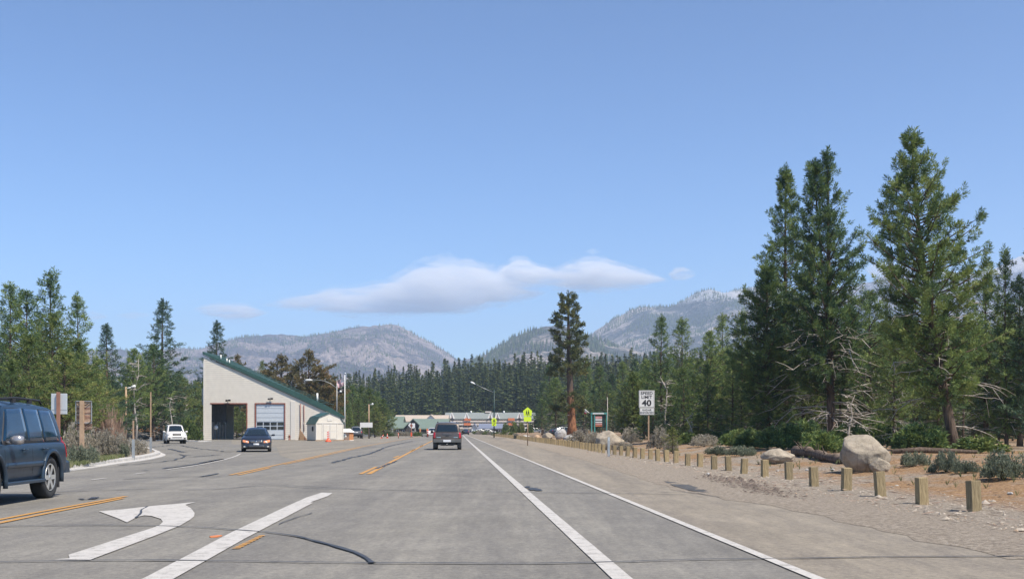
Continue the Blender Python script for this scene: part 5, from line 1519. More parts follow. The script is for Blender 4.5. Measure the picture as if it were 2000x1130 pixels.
# ---------- near-black saloon
S_sedan = dict(L=4.80, W=1.82, H=1.46, belt=.93, roofw=1.22, wr=.335, wx=(1.02, 3.80), tw=.22, re=.4, fe=.75, tail=.05, nose=.25, spokes=9,
  sill=[(0, .45), (.3, .25), (.7, .20), (4.2, .18), (4.5, .17), (4.8, .28)],
  top=[(0, .85), (.05, 1.0), (.3, 1.07), (.65, 1.09), (1.3, 1.37), (1.7, 1.45), (2.3, 1.47), (2.75, 1.42), (3.15, 1.22), (3.55, 1.00), (3.7, .97), (4.2, .91), (4.5, .82), (4.7, .70), (4.78, .60), (4.8, .50)],
  windows=[[(1.15, .97), (2.05, .96), (2.05, 1.36), (1.55, 1.34)], [(2.12, .96), (3.15, .96), (2.68, 1.34), (2.12, 1.37)]],
  ws=[(3.52, -.70), (3.52, .70), (2.82, .54), (2.82, -.54)], rw=[(.72, -.6), (.72, .6), (1.35, .52), (1.35, -.52)], rwr=False)
def parts_sedan(c):
    P, pt = c['patch'], c['part']
    for s_ in (-1, 1):
        h = pt('headlight', P('f', [(s_*.82, .60), (s_*.44, .55), (s_*.44, .67), (s_*.80, .74)], eps=.012, crown=.01), M['amber_lens'])
        mb = MB(); mb.lathe([(0, 0), (.07, 0), (.05, .03), (0, .035)], (4.74, s_*.56, .62), 'x', 12); mb.build('bulb', M['clear_lens'], h)
        pt('fog_lamp', P('f', [(s_*.76, .30), (s_*.64, .30), (s_*.64, .37), (s_*.76, .37)], eps=.01), M['clear_lens'])
        pt('taillight', P('r', [(s_*.82, .72), (s_*.5, .74), (s_*.5, .86), (s_*.80, .90)], eps=.01), M['red_lens'])
    pt('grille', P('f', [(-.38, .56), (.38, .56), (.42, .68), (-.42, .68)], eps=.012), M['black'])
    pt('grille_trim', P('f', [(-.40, .665), (.40, .665), (.43, .70), (-.43, .70)], eps=.02, nv=2), M['chrome'])
    pt('badge', P('f', [(-.07, .60), (.07, .60), (.07, .68), (-.07, .68)], eps=.024, nu=2, nv=2), M['chrome'])
    pt('number_plate', P('f', [(-.17, .42), (.17, .42), (.17, .53), (-.17, .53)], eps=.03, nu=2, nv=2), M['plate'])
    pt('air_intake', P('f', [(-.55, .22), (.55, .22), (.50, .37), (-.50, .37)], eps=.008), M['black'])
    pt('bumper_lip', P('f', [(-.50, .385), (.50, .385), (.50, .40), (-.50, .40)], eps=.018, nv=2), M['chrome'])
    mirror(c, 3.12, 1.0, M['black_car'], out=.19, h=.065, w=.12)
tr = G(497.5, 882)
fwv = Vector((math.cos(R(-78)), math.sin(R(-78)), 0))
make_vehicle('sedan', S_sedan, 'near-black saloon coming towards us in front of the station', 'car', 'vehicles on the road', tr - fwv*4.2 + Vector((.1, 0, 0)), R(-78), M['black_car'], parts_sedan, scale=1.02)

# ---------- white off-roader
S_4r = dict(S_suv); S_4r.update(wr=.385, H=1.78, roofw=1.40, nose=.12)
def parts_4r(c):
    P, pt = c['patch'], c['part']
    for wx in c['S']['wx']: arc_flare(c, wx, M['white_car'])
    for s_ in (-1, 1):
        pt('headlight', P('f', [(s_*.86, .82), (s_*.56, .80), (s_*.56, .96), (s_*.82, .98)], eps=.015), M['clear_lens'])
        mb = MB(); mb.bbox(4.84, 4.88, *sorted((s_*.62, s_*.80)), .50, .60, .01); pt('fog_lamp', mb, M['black'])
    mb = MB(); mb.bbox(4.50, 4.86, -.92, .92, .46, .76, .07); b = pt('front_bumper', mb, M['white_car'])
    pt('grille', P('f', [(-.42, .80), (.42, .80), (.40, .97), (-.40, .97)], eps=.02), M['black'])
    mb = MB(); mb.box(4.861, 4.88, -.45, .45, .60, .66); mb.build('air_intake', M['black'], b)
    mb = MB(); mb.bbox(4.3, 4.6, -.8, .8, .30, .45, .03); pt('skid_plate', mb, M['under'])
    mirror(c, 3.05, 1.15, M['white_car'], out=.22, h=.09)
tr = G(344.5, 866); fwv = Vector((math.cos(R(-68)), math.sin(R(-68)), 0))
make_vehicle('suv', S_4r, 'white off-road vehicle coming out of the side street', 'car', 'vehicles on the road', tr - fwv*4.1, R(-68), M['white_car'], parts_4r, scale=1.0)

# ---------- parked and far vehicles
def parts_far(c):
    P, pt = c['patch'], c['part']
    for s_ in (-1, 1):
        pt('taillight', P('r', [(s_*.90, .85), (s_*.74, .85), (s_*.74, 1.12), (s_*.90, 1.12)], eps=.02), M['red_lens'])
        pt('headlight', P('f', [(s_*.86, .82), (s_*.56, .80), (s_*.56, .94), (s_*.82, .96)], eps=.015), M['clear_lens'])
    mb = MB(); mb.bbox(-.10, .2, -.93, .93, .48, .72, .05); b = pt('rear_bumper', mb, M['black'])
    pt('number_plate', P('r', [(-.26, .86), (.26, .86), (.26, 1.0), (-.26, 1.0)], eps=.02, nu=2, nv=2), M['plate'])
    mb = MB(); mb.bbox(4.6, 4.86, -.88, .88, .45, .70, .05); pt('front_bumper', mb, M['black'])
tr = G(696, 855.6)
make_vehicle('suv', S_suv, 'grey vehicle parked beside the orange kiosk, seen from behind', 'car', None, tr, HEAD_AWAY+R(6), M['grey_car'], parts_far)
S_c = dict(S_sedan); S_c['spokes'] = 5
def parts_min(c):
    P, pt = c['patch'], c['part']
    for s_ in (-1, 1):
        pt('headlight', P('f', [(s_*.82, .60), (s_*.44, .55), (s_*.44, .67), (s_*.80, .74)], eps=.012), M['clear_lens'])
        pt('taillight', P('r', [(s_*.82, .72), (s_*.5, .74), (s_*.5, .86), (s_*.80, .90)], eps=.01), M['red_lens'])
    pt('grille', P('f', [(-.38, .56), (.38, .56), (.42, .68), (-.42, .68)], eps=.012), M['black'])
Y_ = 225; fw2 = Vector((math.cos(R(-84)), math.sin(R(-84)), 0))
make_vehicle('sedan', S_c, 'white car coming towards us just left of the brown vehicle', 'car', 'vehicles on the road', Vector((XW(844.5, Y_), Y_, 0)) - fw2*4.5, R(-84), M['white_car'], parts_min, scale=1.15)
for px_, Y_, mt_, lab, hd in ((1016, 330, 'white_car', 'white car parked in front of the motel', 8), (1029, 322, 'silver_car', 'silver car parked beside the white car at the motel', 12),
                          (910, 300, 'black_car', 'dark car just right of the brown vehicle on the far road', 95), (922, 330, 'silver_car', 'pale car parked far off below the small white gable', 10), (1076, 185, 'blue_car', 'blue car parked behind the boulders left of the lone cedar', 20),
                          (938, 335, 'white_car', 'white car parked in front of the blue grey roofed building', 6)):
    make_vehicle('parked_car', S_c, lab, 'car', 'cars parked far down the road', (XW(px_, Y_), Y_, terrain(XW(px_, Y_), Y_)), R(hd), M[mt_], parts_min)
# ------------------------------------------------------------------ posts along the verge
def m_post():
    t = NT('treated_timber'); c = t.coord(scale=(14, 14, 1.6)); oi = t.new('ObjectInfo').outputs['Random']
    f = t.noise(c, 2.2, 6, .7, .8)
    col = t.ramp(f, [(.3, (0.14, 0.105, 0.058)), (.5, (0.28, 0.215, 0.12)), (.7, (0.40, 0.315, 0.185))])
    col = t.mix(1.0, col, t.ramp(oi, [(0, (.82, .82, .8)), (1, (1.15, 1.12, 1.05))]), 'MULTIPLY')
    t.set(color=col, roughness=.85, normal=t.bump(f, .5, .01)); return t.m
M['post'] = m_post()
exact = [(1903,998),(1801,984),(1720,970),(1653,957),(1590,948.5),(1541,937.5),(1493.5,931.5),(1453,924),(1423,919.5),(1395,915.5),(1367,910.5),(1343,908),(1320,903.5),(1302,901),(1285,899.5)]
pp = [G(*p) for p in exact]
d_ = pp[-1].y + 2.1
while d_ < 236:
    pp.append(Vector((lerp_tab(POSTX, d_), d_, 0))); d_ += 2.08
mb = MB(); w = .095
mb.bbox(-w, w, -w, w, -.3, .50, .008); post_me = mb.mesh('wood_post', M['post'])
bm = bmesh.new(); bm.from_mesh(post_me); bmesh.ops.recalc_face_normals(bm, faces=bm.faces); bm.to_mesh(post_me); bm.free()
ORD = ['nearest','second nearest','third nearest','fourth nearest','fifth nearest','sixth nearest','seventh nearest','eighth nearest','ninth nearest','tenth nearest','eleventh nearest','twelfth nearest','thirteenth nearest','fourteenth nearest','fifteenth nearest','sixteenth nearest','seventeenth nearest','eighteenth nearest','nineteenth nearest','twentieth nearest']
for i, p in enumerate(pp):
    o = bpy.data.objects.new('wooden_post', post_me); COL.objects.link(o)
    d = (pp[min(i+1, len(pp)-1)] - pp[max(i-1, 0)]); a = math.atan2(d.y, d.x) - math.pi/2
    o.location = (p.x, p.y, random.uniform(-.02, .02)); o.rotation_euler = (R(random.uniform(-3.2, 3.2)), R(random.uniform(-3.5, 3.5)), a + R(3) + R(random.uniform(-3, 3)))
    sc = random.uniform(.95, 1.05); o.scale = (sc, sc, random.uniform(.93, 1.06))
    near_t = ' beside the largest boulder' if i == 3 else (' in front of the flat boulder' if i == 6 else '')
    lab = f'{ORD[i]} square timber post of the roadside row{near_t}' if i < 20 else \
          ('square timber post between the steel marker and the speed limit sign' if 20 <= i < 24 else 'small far timber post in the crowded end of the roadside row')
    tag(o, lab, 'post', 'timber posts along the verge')

# ------------------------------------------------------------------ signs
M['sign_white'] = simple('sign_white', (0.70, 0.69, 0.67), .5, var=.03)
M['sign_black'] = simple('sign_black', (0.02, 0.02, 0.022), .5)
M['sign_yg'] = simple('fluorescent_yellow_green', (0.62, 0.80, 0.03), .45, var=.03)
M['sign_back'] = simple('sign_back_alu', (0.52, 0.55, 0.56), .5, metal=.3, var=.05)
M['green_pole'] = simple('dark_green_pole', (0.010, 0.035, 0.030), .5)
M['pale_wood'] = simple('pale_wooden_post', (0.38, 0.26, 0.17), .85, var=.2, scale=5)

def text_mesh(name, body, size, loc, parent, mat, bold=.0, spacing=1.0, sx_=1.0):
    cu = bpy.data.curves.new('t', 'FONT'); cu.body = body; cu.size = size; cu.align_x = 'CENTER'; cu.align_y = 'CENTER'; cu.extrude = .003; cu.offset = bold; cu.space_character = spacing; cu.resolution_u = 3
    to = bpy.data.objects.new('t', cu); COL.objects.link(to); bpy.context.view_layer.update()
    dg = bpy.context.evaluated_depsgraph_get(); me = bpy.data.meshes.new_from_object(to.evaluated_get(dg), depsgraph=dg)
    bpy.data.objects.remove(to)
    me.materials.clear(); me.materials.append(mat); me.name = name
    o = bpy.data.objects.new(name, me); COL.objects.link(o); o.parent = parent; o.location = loc; o.rotation_euler = (R(90), 0, 0); o.scale = (sx_, 1, 1)
    return o
p = GT(1267, 869); Ys = p.y
k = Ys/FPX
sg = empty('speed_limit_sign', p, R(-3), 'white speed limit 40 sign with a radar enforced plate on a wooden post', 'sign')
def zl(py): return ZW(py, Ys) - p.z
cxl = -4*k
mb = MB(); mb.box(-.05, .05, -.0, .09, -.3, zl(764)); mb.build('post', M['pale_wood'], sg)
W_ = 15.2*k
mb = MB(); mb.bbox(cxl-W_, cxl+W_, -.03, -.004, zl(795.3), zl(762), .012); pl = mb.build('sign_panel', M['sign_white'], sg)
mb = MB()
def frame(mb, x0, x1, z0, z1, t_, y0, y1):
    mb.box(x0, x1, y0, y1, z0, z0+t_); mb.box(x0, x1, y0, y1, z1-t_, z1); mb.box(x0, x0+t_, y0, y1, z0+t_, z1-t_); mb.box(x1-t_, x1, y0, y1, z0+t_, z1-t_)
frame(mb, cxl-W_+.03, cxl+W_-.03, zl(795.3)+.03, zl(762)-.03, .016, -.034, -.0305); mb.build('border', M['sign_black'], pl)
text_mesh('lettering', 'SPEED', 6.2*k*1.3, (cxl, -.032, zl(767.8)), pl, M['sign_black'], .008, 1.05, 1.05)
text_mesh('lettering', 'LIMIT', 6.2*k*1.3, (cxl, -.032, zl(775.3)), pl, M['sign_black'], .008, 1.05, 1.05)
text_mesh('numerals', '40', 11.5*k*1.42, (cxl, -.032, zl(787)), pl, M['sign_black'], .02, 1.02, 1.1)
mb = MB(); mb.bbox(cxl-W_*.94+.5*k, cxl+W_*.94+.5*k, -.03, -.004, zl(809.5), zl(796), .012); pl2 = mb.build('plate', M['sign_white'], sg)
mb = MB(); frame(mb, cxl-W_*.94+.5*k+.02, cxl+W_*.94+.5*k-.02, zl(809.5)+.02, zl(796)-.02, .012, -.034, -.0305); mb.build('border', M['sign_black'], pl2)
text_mesh('lettering', 'RADAR', 4.0*k*1.3, (cxl+.5*k, -.032, zl(800.3)), pl2, M['sign_black'], .004, 1.05)
text_mesh('lettering', 'ENFORCED', 3.9*k*1.3, (cxl+.5*k, -.032, zl(805.6)), pl2, M['sign_black'], .004, 1.0)

def school_sign(px, top, base, Y, label, wpx, pole, plate, pole_top=None):
    z = terrain(XW(px, Y), Y)
    r = empty('school_sign', (XW(px, Y), Y, z), 0, label, 'sign', 'yellow green school crossing signs')
    k = Y/FPX; zt = ZW(top, Y)-z; w = wpx*k/2
    mb = MB(); mb.tube([(0, .08, -.3), (0, .08, (ZW(pole_top, Y)-z) if pole_top else zt-.1)], .05 if not pole_top else .12); mb.build('pole', pole, r)
    a = 18*wpx/18.0; hh = wpx*k*1.0
    pent = [(0, zt), (w, zt-hh*.42), (w*.86, zt-hh*1.0), (-w*.86, zt-hh*1.0), (-w, zt-hh*.42)]
    mb = MB(); mb.prism([(x, -.03, z_) for x, z_ in pent], (0, .03, 0)); pn = mb.build('sign_panel', M['sign_yg'], r)
    for s_, h_ in ((-1, .9), (1, 1.0)):         # two walking figures
        f = MB(); cx_ = s_*w*.22; zc = zt-hh*.66; H_ = hh*.46*h_
        f.lathe([(0, -.036), (w*.10, -.036), (w*.10, -.031), (0, -.031)], (cx_+w*.02, 0, zc+H_*.62), 'y', 10)
        f.prism([(cx_-w*.13, -.036, zc+H_*.42), (cx_+w*.13, -.036, zc+H_*.42), (cx_+w*.15, -.036, zc-.02), (cx_-w*.12, -.036, zc)], (0, .005, 0))
        f.prism([(cx_-w*.12, -.036, zc), (cx_+w*.02, -.036, zc), (cx_-w*.08, -.036, zc-H_*.55), (cx_-w*.20, -.036, zc-H_*.55)], (0, .005, 0))
        f.prism([(cx_+w*.0, -.036, zc), (cx_+w*.14, -.036, zc), (cx_+w*.22, -.036, zc-H_*.55), (cx_+w*.12, -.036, zc-H_*.55)], (0, .005, 0))
        f.build('walking_figure', M['sign_black'], pn)
    z1 = zt-hh*1.07; z0 = z1-hh*.52
    mb = MB(); mb.box(-w*.84, w*.84, -.03, 0, z0, z1); p2 = mb.build('plate', M['sign_yg'], r)
    if plate == 'arrow':
        mb = MB(); zc = (z0+z1)/2
        mb.prism([(-w*.45, -.036, zc-hh*.14), (-w*.45, -.036, zc+hh*.06), (-w*.3, -.036, zc), (w*.25, -.036, zc+hh*.18), (w*.3, -.036, zc+hh*.08), (-w*.2, -.036, zc-hh*.08), (-w*.12, -.036, zc-hh*.17)], (0, .005, 0)); mb.build('arrow', M['sign_black'], p2)
    return r
school_sign(1030.5, 794.5, 862, 97, 'larger yellow green school crossing sign above the far end of the timber posts', 17.5, M['pale_wood'], 'plain')
school_sign(965, 814.5, 848, 190, 'smaller yellow green school crossing sign with arrow plate on the dark green pole', 10.5, M['green_pole'], 'arrow', pole_top=760)

def pole_light(name, px, base, top, Y, label, mat, r=.1, arm=None, head=None, cat='street light', wooden=False, base_z=None):
    z = terrain(XW(px, Y), Y)
    ro = empty(name, (XW(px, Y), Y, z), 0, label, cat)
    mb = MB(); mb.tube([(0, 0, -.3), (0, 0, ZW(top, Y)-z)], [r, r*.7], n=8); mb.build('pole', mat, ro)
    if arm:
        pts = [(XW(a, Y)-XW(px, Y), 0, ZW(b, Y)-z) for a, b in arm]
        mb = MB(); mb.tube(pts, r*.5, n=6); mb.build('arm', M['steel'] if not wooden else M['white'], ro)
        e = Vector(pts[-1]); d = (Vector(pts[-1])-Vector(pts[-2])).normalized()
        L_ = head or .5
        mb = MB(); mb.tube([e-d*.1, e+d*L_*.3, e+d*L_, e+d*L_*1.3], [.06, .13, .16, .05], n=8); mb.build('lamp_head', M['white'], ro)
    return ro
pole_light('street_light', 964.5, 848, 757, 193, 'tall street light whose pale arm reaches left over the road before the dark forest', M['green_pole'], .075, arm=[(964.5, 766), (946, 758), (927, 749)], head=.6)
pole_light('street_light', 658, 858, 741, 172, 'grey street light behind the station with a long curved arm over the roof', M['steel'], .07, arm=[(657, 757), (645, 748), (632, 743), (618, 741.2), (609, 741.5)], head=.8)
pole_light('lamp_post', 720.5, 856, 789, 172, 'small lamp post with a short head behind the white two-legged board', M['pale_wood'], .12, arm=[(720.5, 790), (724, 789.5), (726, 789)], head=.2)
pole_light('wooden_light_pole', 246, 858, 755, 120, 'brown wooden light pole with a short lamp arm beside the island shrubs', M['pale_wood'], .14, arm=[(246, 759), (252, 757), (257, 755.5)], head=.35, wooden=True)
pole_light('thin_pole', 1186.5, 850, 775, 140, 'thin grey pole standing behind the rounded boulder', M['bark_grey'], .055, cat='pole')

def delineator(px, base, top, split, Y, label):
    z = .135
    ro = empty('marker_post', (XW(px, Y), Y, z), 0, label, 'marker post')
    mb = MB(); mb.box(-.06, .06, -.03, .03, -.1, ZW(split, Y)-z); mb.build('steel_sleeve', M['steel'], ro)
    mb = MB(); mb.box(-.03, .03, -.02, .02, ZW(split, Y)-z, ZW(top, Y)-z); mb.build('rod', M['pale_wood'], ro)
    return ro
delineator(260.5, 897, 821, 857, 50, 'short thin marker rod in a steel sleeve on the island, nearer to the road')
delineator(294.5, 883, 765, 853, 63, 'tall thin marker rod in a steel sleeve at the tip of the kerbed island')
r = empty('marker_post', G(1189, 891.5), 0, 'grey steel marker post standing in front of the timber post row', 'marker post')
mb = MB(); mb.box(-.06, .06, -.015, .015, -.1, 1.02); mb.box(-.06, -.045, .015, .05, -.1, 1.02); mb.box(.045, .06, .015, .05, -.1, 1.02); mb.build('steel_channel', M['steel'], r)
mb = MB(); mb.box(-.045, .045, -.022, -.016, .82, .98); mb.build('reflector', M['sign_back'], r)

# backs of the signs on the island
Yb = 42; z = .135
r = empty('sign_back', (XW(115, Yb), Yb, z), 0, 'blank grey sign back on a red brown post beside the dark blue vehicle', 'sign')
mb = MB(); mb.box(-.055, .055, -.10, .0, -.2, ZW(765, Yb)-z); mb.build('post', simple('red_brown_post', (.26, .13, .09), .85, var=.2), r)
mb = MB(); mb.bbox(XW(99.5, Yb)-XW(115, Yb), XW(131, Yb)-XW(115, Yb), .005, .03, ZW(808, Yb)-z, ZW(768, Yb)-z, .01); mb.build('panel', M['sign_back'], r)
mb = MB(); mb.box(-.25, .3, -.003, .004, ZW(800, Yb)-z, ZW(799, Yb)-z); mb.build('brace', M['steel'], r)
Yb = 47
r = empty('plank_sign', (XW(161, Yb), Yb, z), 0, 'back of a tall weathered plank sign with steel braces on one wooden post', 'sign')
xl, xr = XW(147.5, Yb)-XW(161, Yb), XW(179.5, Yb)-XW(161, Yb)
ztp, zbt = ZW(782, Yb)-z, ZW(838, Yb)-z
PM = [simple(f'old_plank_{i}', c_, .9, var=.35, scale=7, bump=.4) for i, c_ in enumerate([(.30, .17, .12), (.38, .26, .19), (.22, .13, .10), (.42, .32, .26)])]
nb = 22
for i in range(nb):
    za, zb = zbt+(ztp-zbt)*i/nb, zbt+(ztp-zbt)*(i+.88)/nb
    mb = MB(); yo = random.uniform(0, .02); mb.box(xl+random.uniform(0, .05), xr-random.uniform(0, .05), .02+yo, .05+yo, za, zb); mb.build('plank', PM[random.randrange(4)], r)
mb = MB(); mb.box(-.075, .075, -.12, .018, -.2, ztp); mb.build('post', M['pale_wood'], r)
mb = MB()
frame(mb, xl, xr, ZW(826, Yb)-z, ztp, .03, -.01, .017); mb.build('steel_frame', M['steel'], r)
for pr in (((148,783),(159,792)), ((179,783),(166,792)), ((148,822),(159,832)), ((179,822),(166,832))):
    (a, b), (c_, d_) = pr
    mb = MB(); mb.tube([(XW(a, Yb)-XW(161, Yb), -.03, ZW(b, Yb)-z), (XW(c_, Yb)-XW(161, Yb), -.03, ZW(d_, Yb)-z)], .02, n=4); mb.build('brace', M['dk_wall'], r)
# white two-legged board, green notice frame, flag pole
r = empty('two_legged_board', (XW(716, 170), 170, 0), 0, 'blank white board on two dark legs right of the parked grey vehicle', 'sign')
mb = MB(); mb.box(-.98, .9, -.06, 0, ZW(834, 170), ZW(824.5, 170)); mb.build('panel', M['sign_white'], r)
for x in (-.62, .42):
    mb = MB(); mb.box(x-.09, x+.09, .0, .12, -.2, ZW(825, 170)); mb.build('leg', M['dk_wall'], r)
Yg = 150; zg = terrain(XW(1170, Yg), Yg)
r = empty('notice_frame', (XW(1170, Yg), Yg, zg), R(-12), 'teal green timber frame holding stacked white and pink name boards', 'sign')
kg = Yg/FPX; M['teal'] = simple('teal_timber', (.08, .30, .27), .6); M['pink'] = simple('pink_board', (.60, .30, .27), .6)
for x0, mt in ((-15.5, 'teal'), (-9.5, 'teal'), (14, 'teal')):
    mb = MB(); mb.box(x0*kg, (x0+2)*kg, -.1, .1, -.2, ZW(806, Yg)-zg); mb.build('post', M[mt], r)
mb = MB(); mb.box(-16*kg, 16*kg, -.15, .15, ZW(808.5, Yg)-zg, ZW(805, Yg)-zg); mb.build('top_beam', M['teal'], r)
mb = MB(); mb.box(-12*kg, 10*kg, -.16, -.151, ZW(808.2, Yg)-zg, ZW(805.6, Yg)-zg); mb.build('name_board', M['sign_white'], r)
for i, (t_, b_, m_) in enumerate(((812.5, 817, 'pink'), (817.6, 820.6, 'sign_white'), (822.5, 825, 'sign_white'), (826, 829.3, 'pink'), (830, 832.3, 'orange'))):
    mb = MB(); mb.box(-7*kg, 6*kg, -.08, 0, ZW(b_, Yg)-zg, ZW(t_, Yg)-zg); mb.build('name_board', M[m_], r)
mb = MB(); mb.box(-7.3*kg, 12*kg, .0, .05, ZW(834, Yg)-zg, ZW(810, Yg)-zg); mb.build('backing', M['green_pole'], r)
Yc = 152; r = empty('flag', (XW(1143, Yc), Yc, 0), 0, 'small drooping red and white flag on a slanted rod right of the cedar trunk', 'flag')
mb = MB(); mb.tube([(XW(1151, Yc)-XW(1143, Yc), 0, ZW(806, Yc)), (XW(1142, Yc)-XW(1143, Yc), 0, ZW(798.5, Yc))], .05, n=5); mb.build('rod', M['white'], r)
mb = MB(); k = Yc/FPX
mb.add([(-.2*k, 0, ZW(798.5, Yc)), (5*k, .1, ZW(803, Yc)), (3*k, .25, ZW(806.5, Yc)), (-1.5*k, .1, ZW(804, Yc))], [(0,1,2,3)]); mb.add([(-1.5*k, .1, ZW(804, Yc)), (3*k, .25, ZW(806.5, Yc)), (1*k, .2, ZW(808, Yc)), (-2.5*k, .15, ZW(807, Yc))], [(0,1,2,3)], 1)
mb.build('cloth', [M['sign_white'], simple('flag_red', (.4, .02, .06), .8)], r)
# flag pole with two flags
Yf = 153; r = empty('flagpole', (XW(673.5, Yf), Yf, 0), 0, 'white flagpole right of the low end of the station roof', 'flagpole')
mb = MB(); mb.tube([(0, 0, 0), (0, 0, ZW(731, Yf))], [.085, .05], n=10); mb.build('pole', M['white'], r)
mb = MB(); mb.lathe([(0, 0), (.13, .1), (.13, .16), (0, .28)], (0, 0, ZW(731, Yf)), n=10); mb.build('finial', M['chrome'], r)
fm = [simple('flag_stripe_red', (.30, .035, .06), .85), simple('flag_stripe_white', (.55, .53, .55), .85), simple('flag_canton', (.02, .03, .10), .85)]
def drooping(name, label, ztop, zbot, wtop, kind, parts):
    f = empty(name, (XW(673.5, Yf)-.13, Yf, 0), 0, label, 'flag')
    mb = MB(); nu, nv = 14, 13
    for j in range(nv+1):
        for i in range(nu+1):
            u, v = i/nu, j/nv
            x = -u*wtop*(1-.25*v*u) ; zz = ztop+(zbot-ztop)*(v + u*.55*(1-.35*v)); y = .18*math.sin(u*9+v*2.2)*u + .06*math.sin(v*7)
            mb.v.append((x, y, zz))
    for j in range(nv):
        for i in range(nu):
            if kind == 'stripes': mi = 2 if (i < 6 and j < 7) else j % 2
            else: mi = 0
            mb.f.append((j*(nu+1)+i, j*(nu+1)+i+1, (j+1)*(nu+1)+i+1, (j+1)*(nu+1)+i)); mb.m.append(mi); mb.sm.append(True)
    mb.build('cloth', fm if kind == 'stripes' else [M['black']], f)
    if kind == 'stripes':
        s_ = MB()
        for a in range(5):
            for b in range(5):
                u, v = (a+.6)/5.5*6/14, (b+.6)/5.5*7/13
                x = -u*wtop*(1-.25*v*u); zz = ztop+(zbot-ztop)*(v+u*.55*(1-.35*v)); y = .18*math.sin(u*9+v*2.2)*u + .06*math.sin(v*7)
                s_.cbox((x, y-.02, zz), (.05, .01, .05))
        s_.build('stars', M['white'], f)['kind'] = 'stuff'
    else:
        s_ = MB(); s_.lathe([(0, -.02), (.15, -.02), (.15, 0), (0, 0)], (-wtop*.45, -.14, (ztop+zbot)/2-.25), 'y', 14); s_.build('emblem', M['white'], f)
    return f
drooping('flag', 'striped red and white flag with a dark starred corner hanging from the flagpole', ZW(736, Yf), ZW(752, Yf), 1.0, 'stripes', None)
drooping('flag', 'black flag with a white emblem hanging under the striped flag', ZW(755, Yf), ZW(766, Yf), .95, 'black', None)

# ------------------------------------------------------------------ road works
M['cone'] = simple('cone_orange', (.80, .11, .04), .55); M['cone_w'] = simple('reflective_white', (.75, .73, .72), .45)
def cone(px, base, hpx, label, tilt=0, kind='cone'):
    p = G(px, base); k = p.y/FPX; h = hpx*k
    r = empty('traffic_cone' if kind == 'cone' else 'barrier_tube', p, 0, label, 'cone' if kind == 'cone' else 'barrier', 'orange road work markers')
    r.rotation_euler = (0, R(tilt), 0)
    if kind == 'cone':
        mb = MB(); mb.bbox(-h*.28, h*.28, -h*.28, h*.28, 0, h*.06, h*.02); mb.build('base', M['cone'], r)
        mb = MB(); mb.lathe([(h*.2, h*.06), (h*.045, h)], n=16); b = mb.build('cone_body', M['cone'], r)
        for z0, z1 in ((.38, .52), (.62, .74)):
            ra = lambda t: h*(.2+(.045-.2)*(t-.06)/.94)+.006
            c_ = MB(); c_.lathe([(ra(z0), h*z0), (ra(z1), h*z1)], n=16); c_.build('band', M['cone_w'], b)
    elif kind == 'stripes':
        mb = MB(); mb.lathe([(h*.30, 0), (h*.28, h*.10), (h*.10, h*.28)], n=12); mb.build('base', M['cone'], r)
        mb = MB(); w_ = h*.105; mb.box(-w_, w_, -.02, .02, h*.22, h); pn = mb.build('panel', M['cone_w'], r)
        for q in range(4):
            z0 = h*(.25+q*.20); mb = MB(); mb.prism([(-w_, -.026, z0), (w_, -.026, z0+h*.10), (w_, -.026, min(h, z0+h*.20)), (-w_, -.026, z0+h*.10)], (0, .005, 0)); mb.build('stripe', M['cone'], pn)
    else:
        mb = MB(); mb.lathe([(h*.16, 0), (h*.16, h*.05), (h*.05, h*.07)], n=12); mb.build('base', M['black'], r)
        mb = MB(); mb.lathe([(h*.075, h*.07), (h*.075, h*.95), (h*.04, h)], n=12); b = mb.build('tube', M['cone'], r)
        for z0, z1 in ((.45, .55), (.7, .8)):
            c_ = MB(); c_.lathe([(h*.081, h*z0), (h*.081, h*z1)], n=12); c_.build('band', M['cone_w'], b)
    return r
cone(641, 862.5, 21, 'striped orange and white panel marker in front of the shed doors', kind='stripes')
cone(745, 855.5, 8.5, 'orange traffic cone leaning over, leftmost of the cones by the far kerb', 28)
cone(756.5, 855, 9, 'upright orange traffic cone next to the leaning one')
cone(778, 855, 10, 'slim orange and white cone on a dark base right of the two cones', kind='tube')
cone(835.5, 853, 15, 'tall orange tube left of the brown vehicle', kind='tube')
cone(818, 851, 7, 'small far orange cone left of the low white barrier')
p = G(803.5, 853); k = p.y/FPX
r = empty('stop_paddle', p, 0, 'brown diamond sign on an orange stand before the dark gabled lodge', 'sign')
mb = MB(); mb.tube([(0, 0, 0), (0, 0, 19*k)], .07); mb.build('pole', M['redtrim'], r)
mb = MB(); mb.box(-1.3*k, 1.3*k, -.1, .1, .12, 9*k); mb.build('stand_panel', M['cone'], r)
mb = MB(); mb.prism([(0, -.1, 27*k), (3*k, -.1, 22.5*k), (0, -.1, 18*k), (-3*k, -.1, 22.5*k)], (0, .04, 0)); mb.build('diamond_panel', M['redtrim'], r)
mb = MB(); mb.bbox(-2.6*k, 2.6*k, -.3, .3, 0, .12, .03); mb.build('base', M['dk_wall'], r)
p = G(829, 852); k = p.y/FPX
r = empty('barrier', p, 0, 'low white barrier with a black frame left of the orange tube', 'barrier')
mb = MB(); mb.bbox(-4.2*k, 4.2*k, -.1, .1, .35, 4.2*k, .03); mb.build('panel', M['sign_white'], r)
for s_ in (-1, 1):
    mb = MB(); mb.bbox(s_*4*k-.12, s_*4*k+.12, -.4, .4, 0, .34, .03); mb.build('foot', M['black'], r)
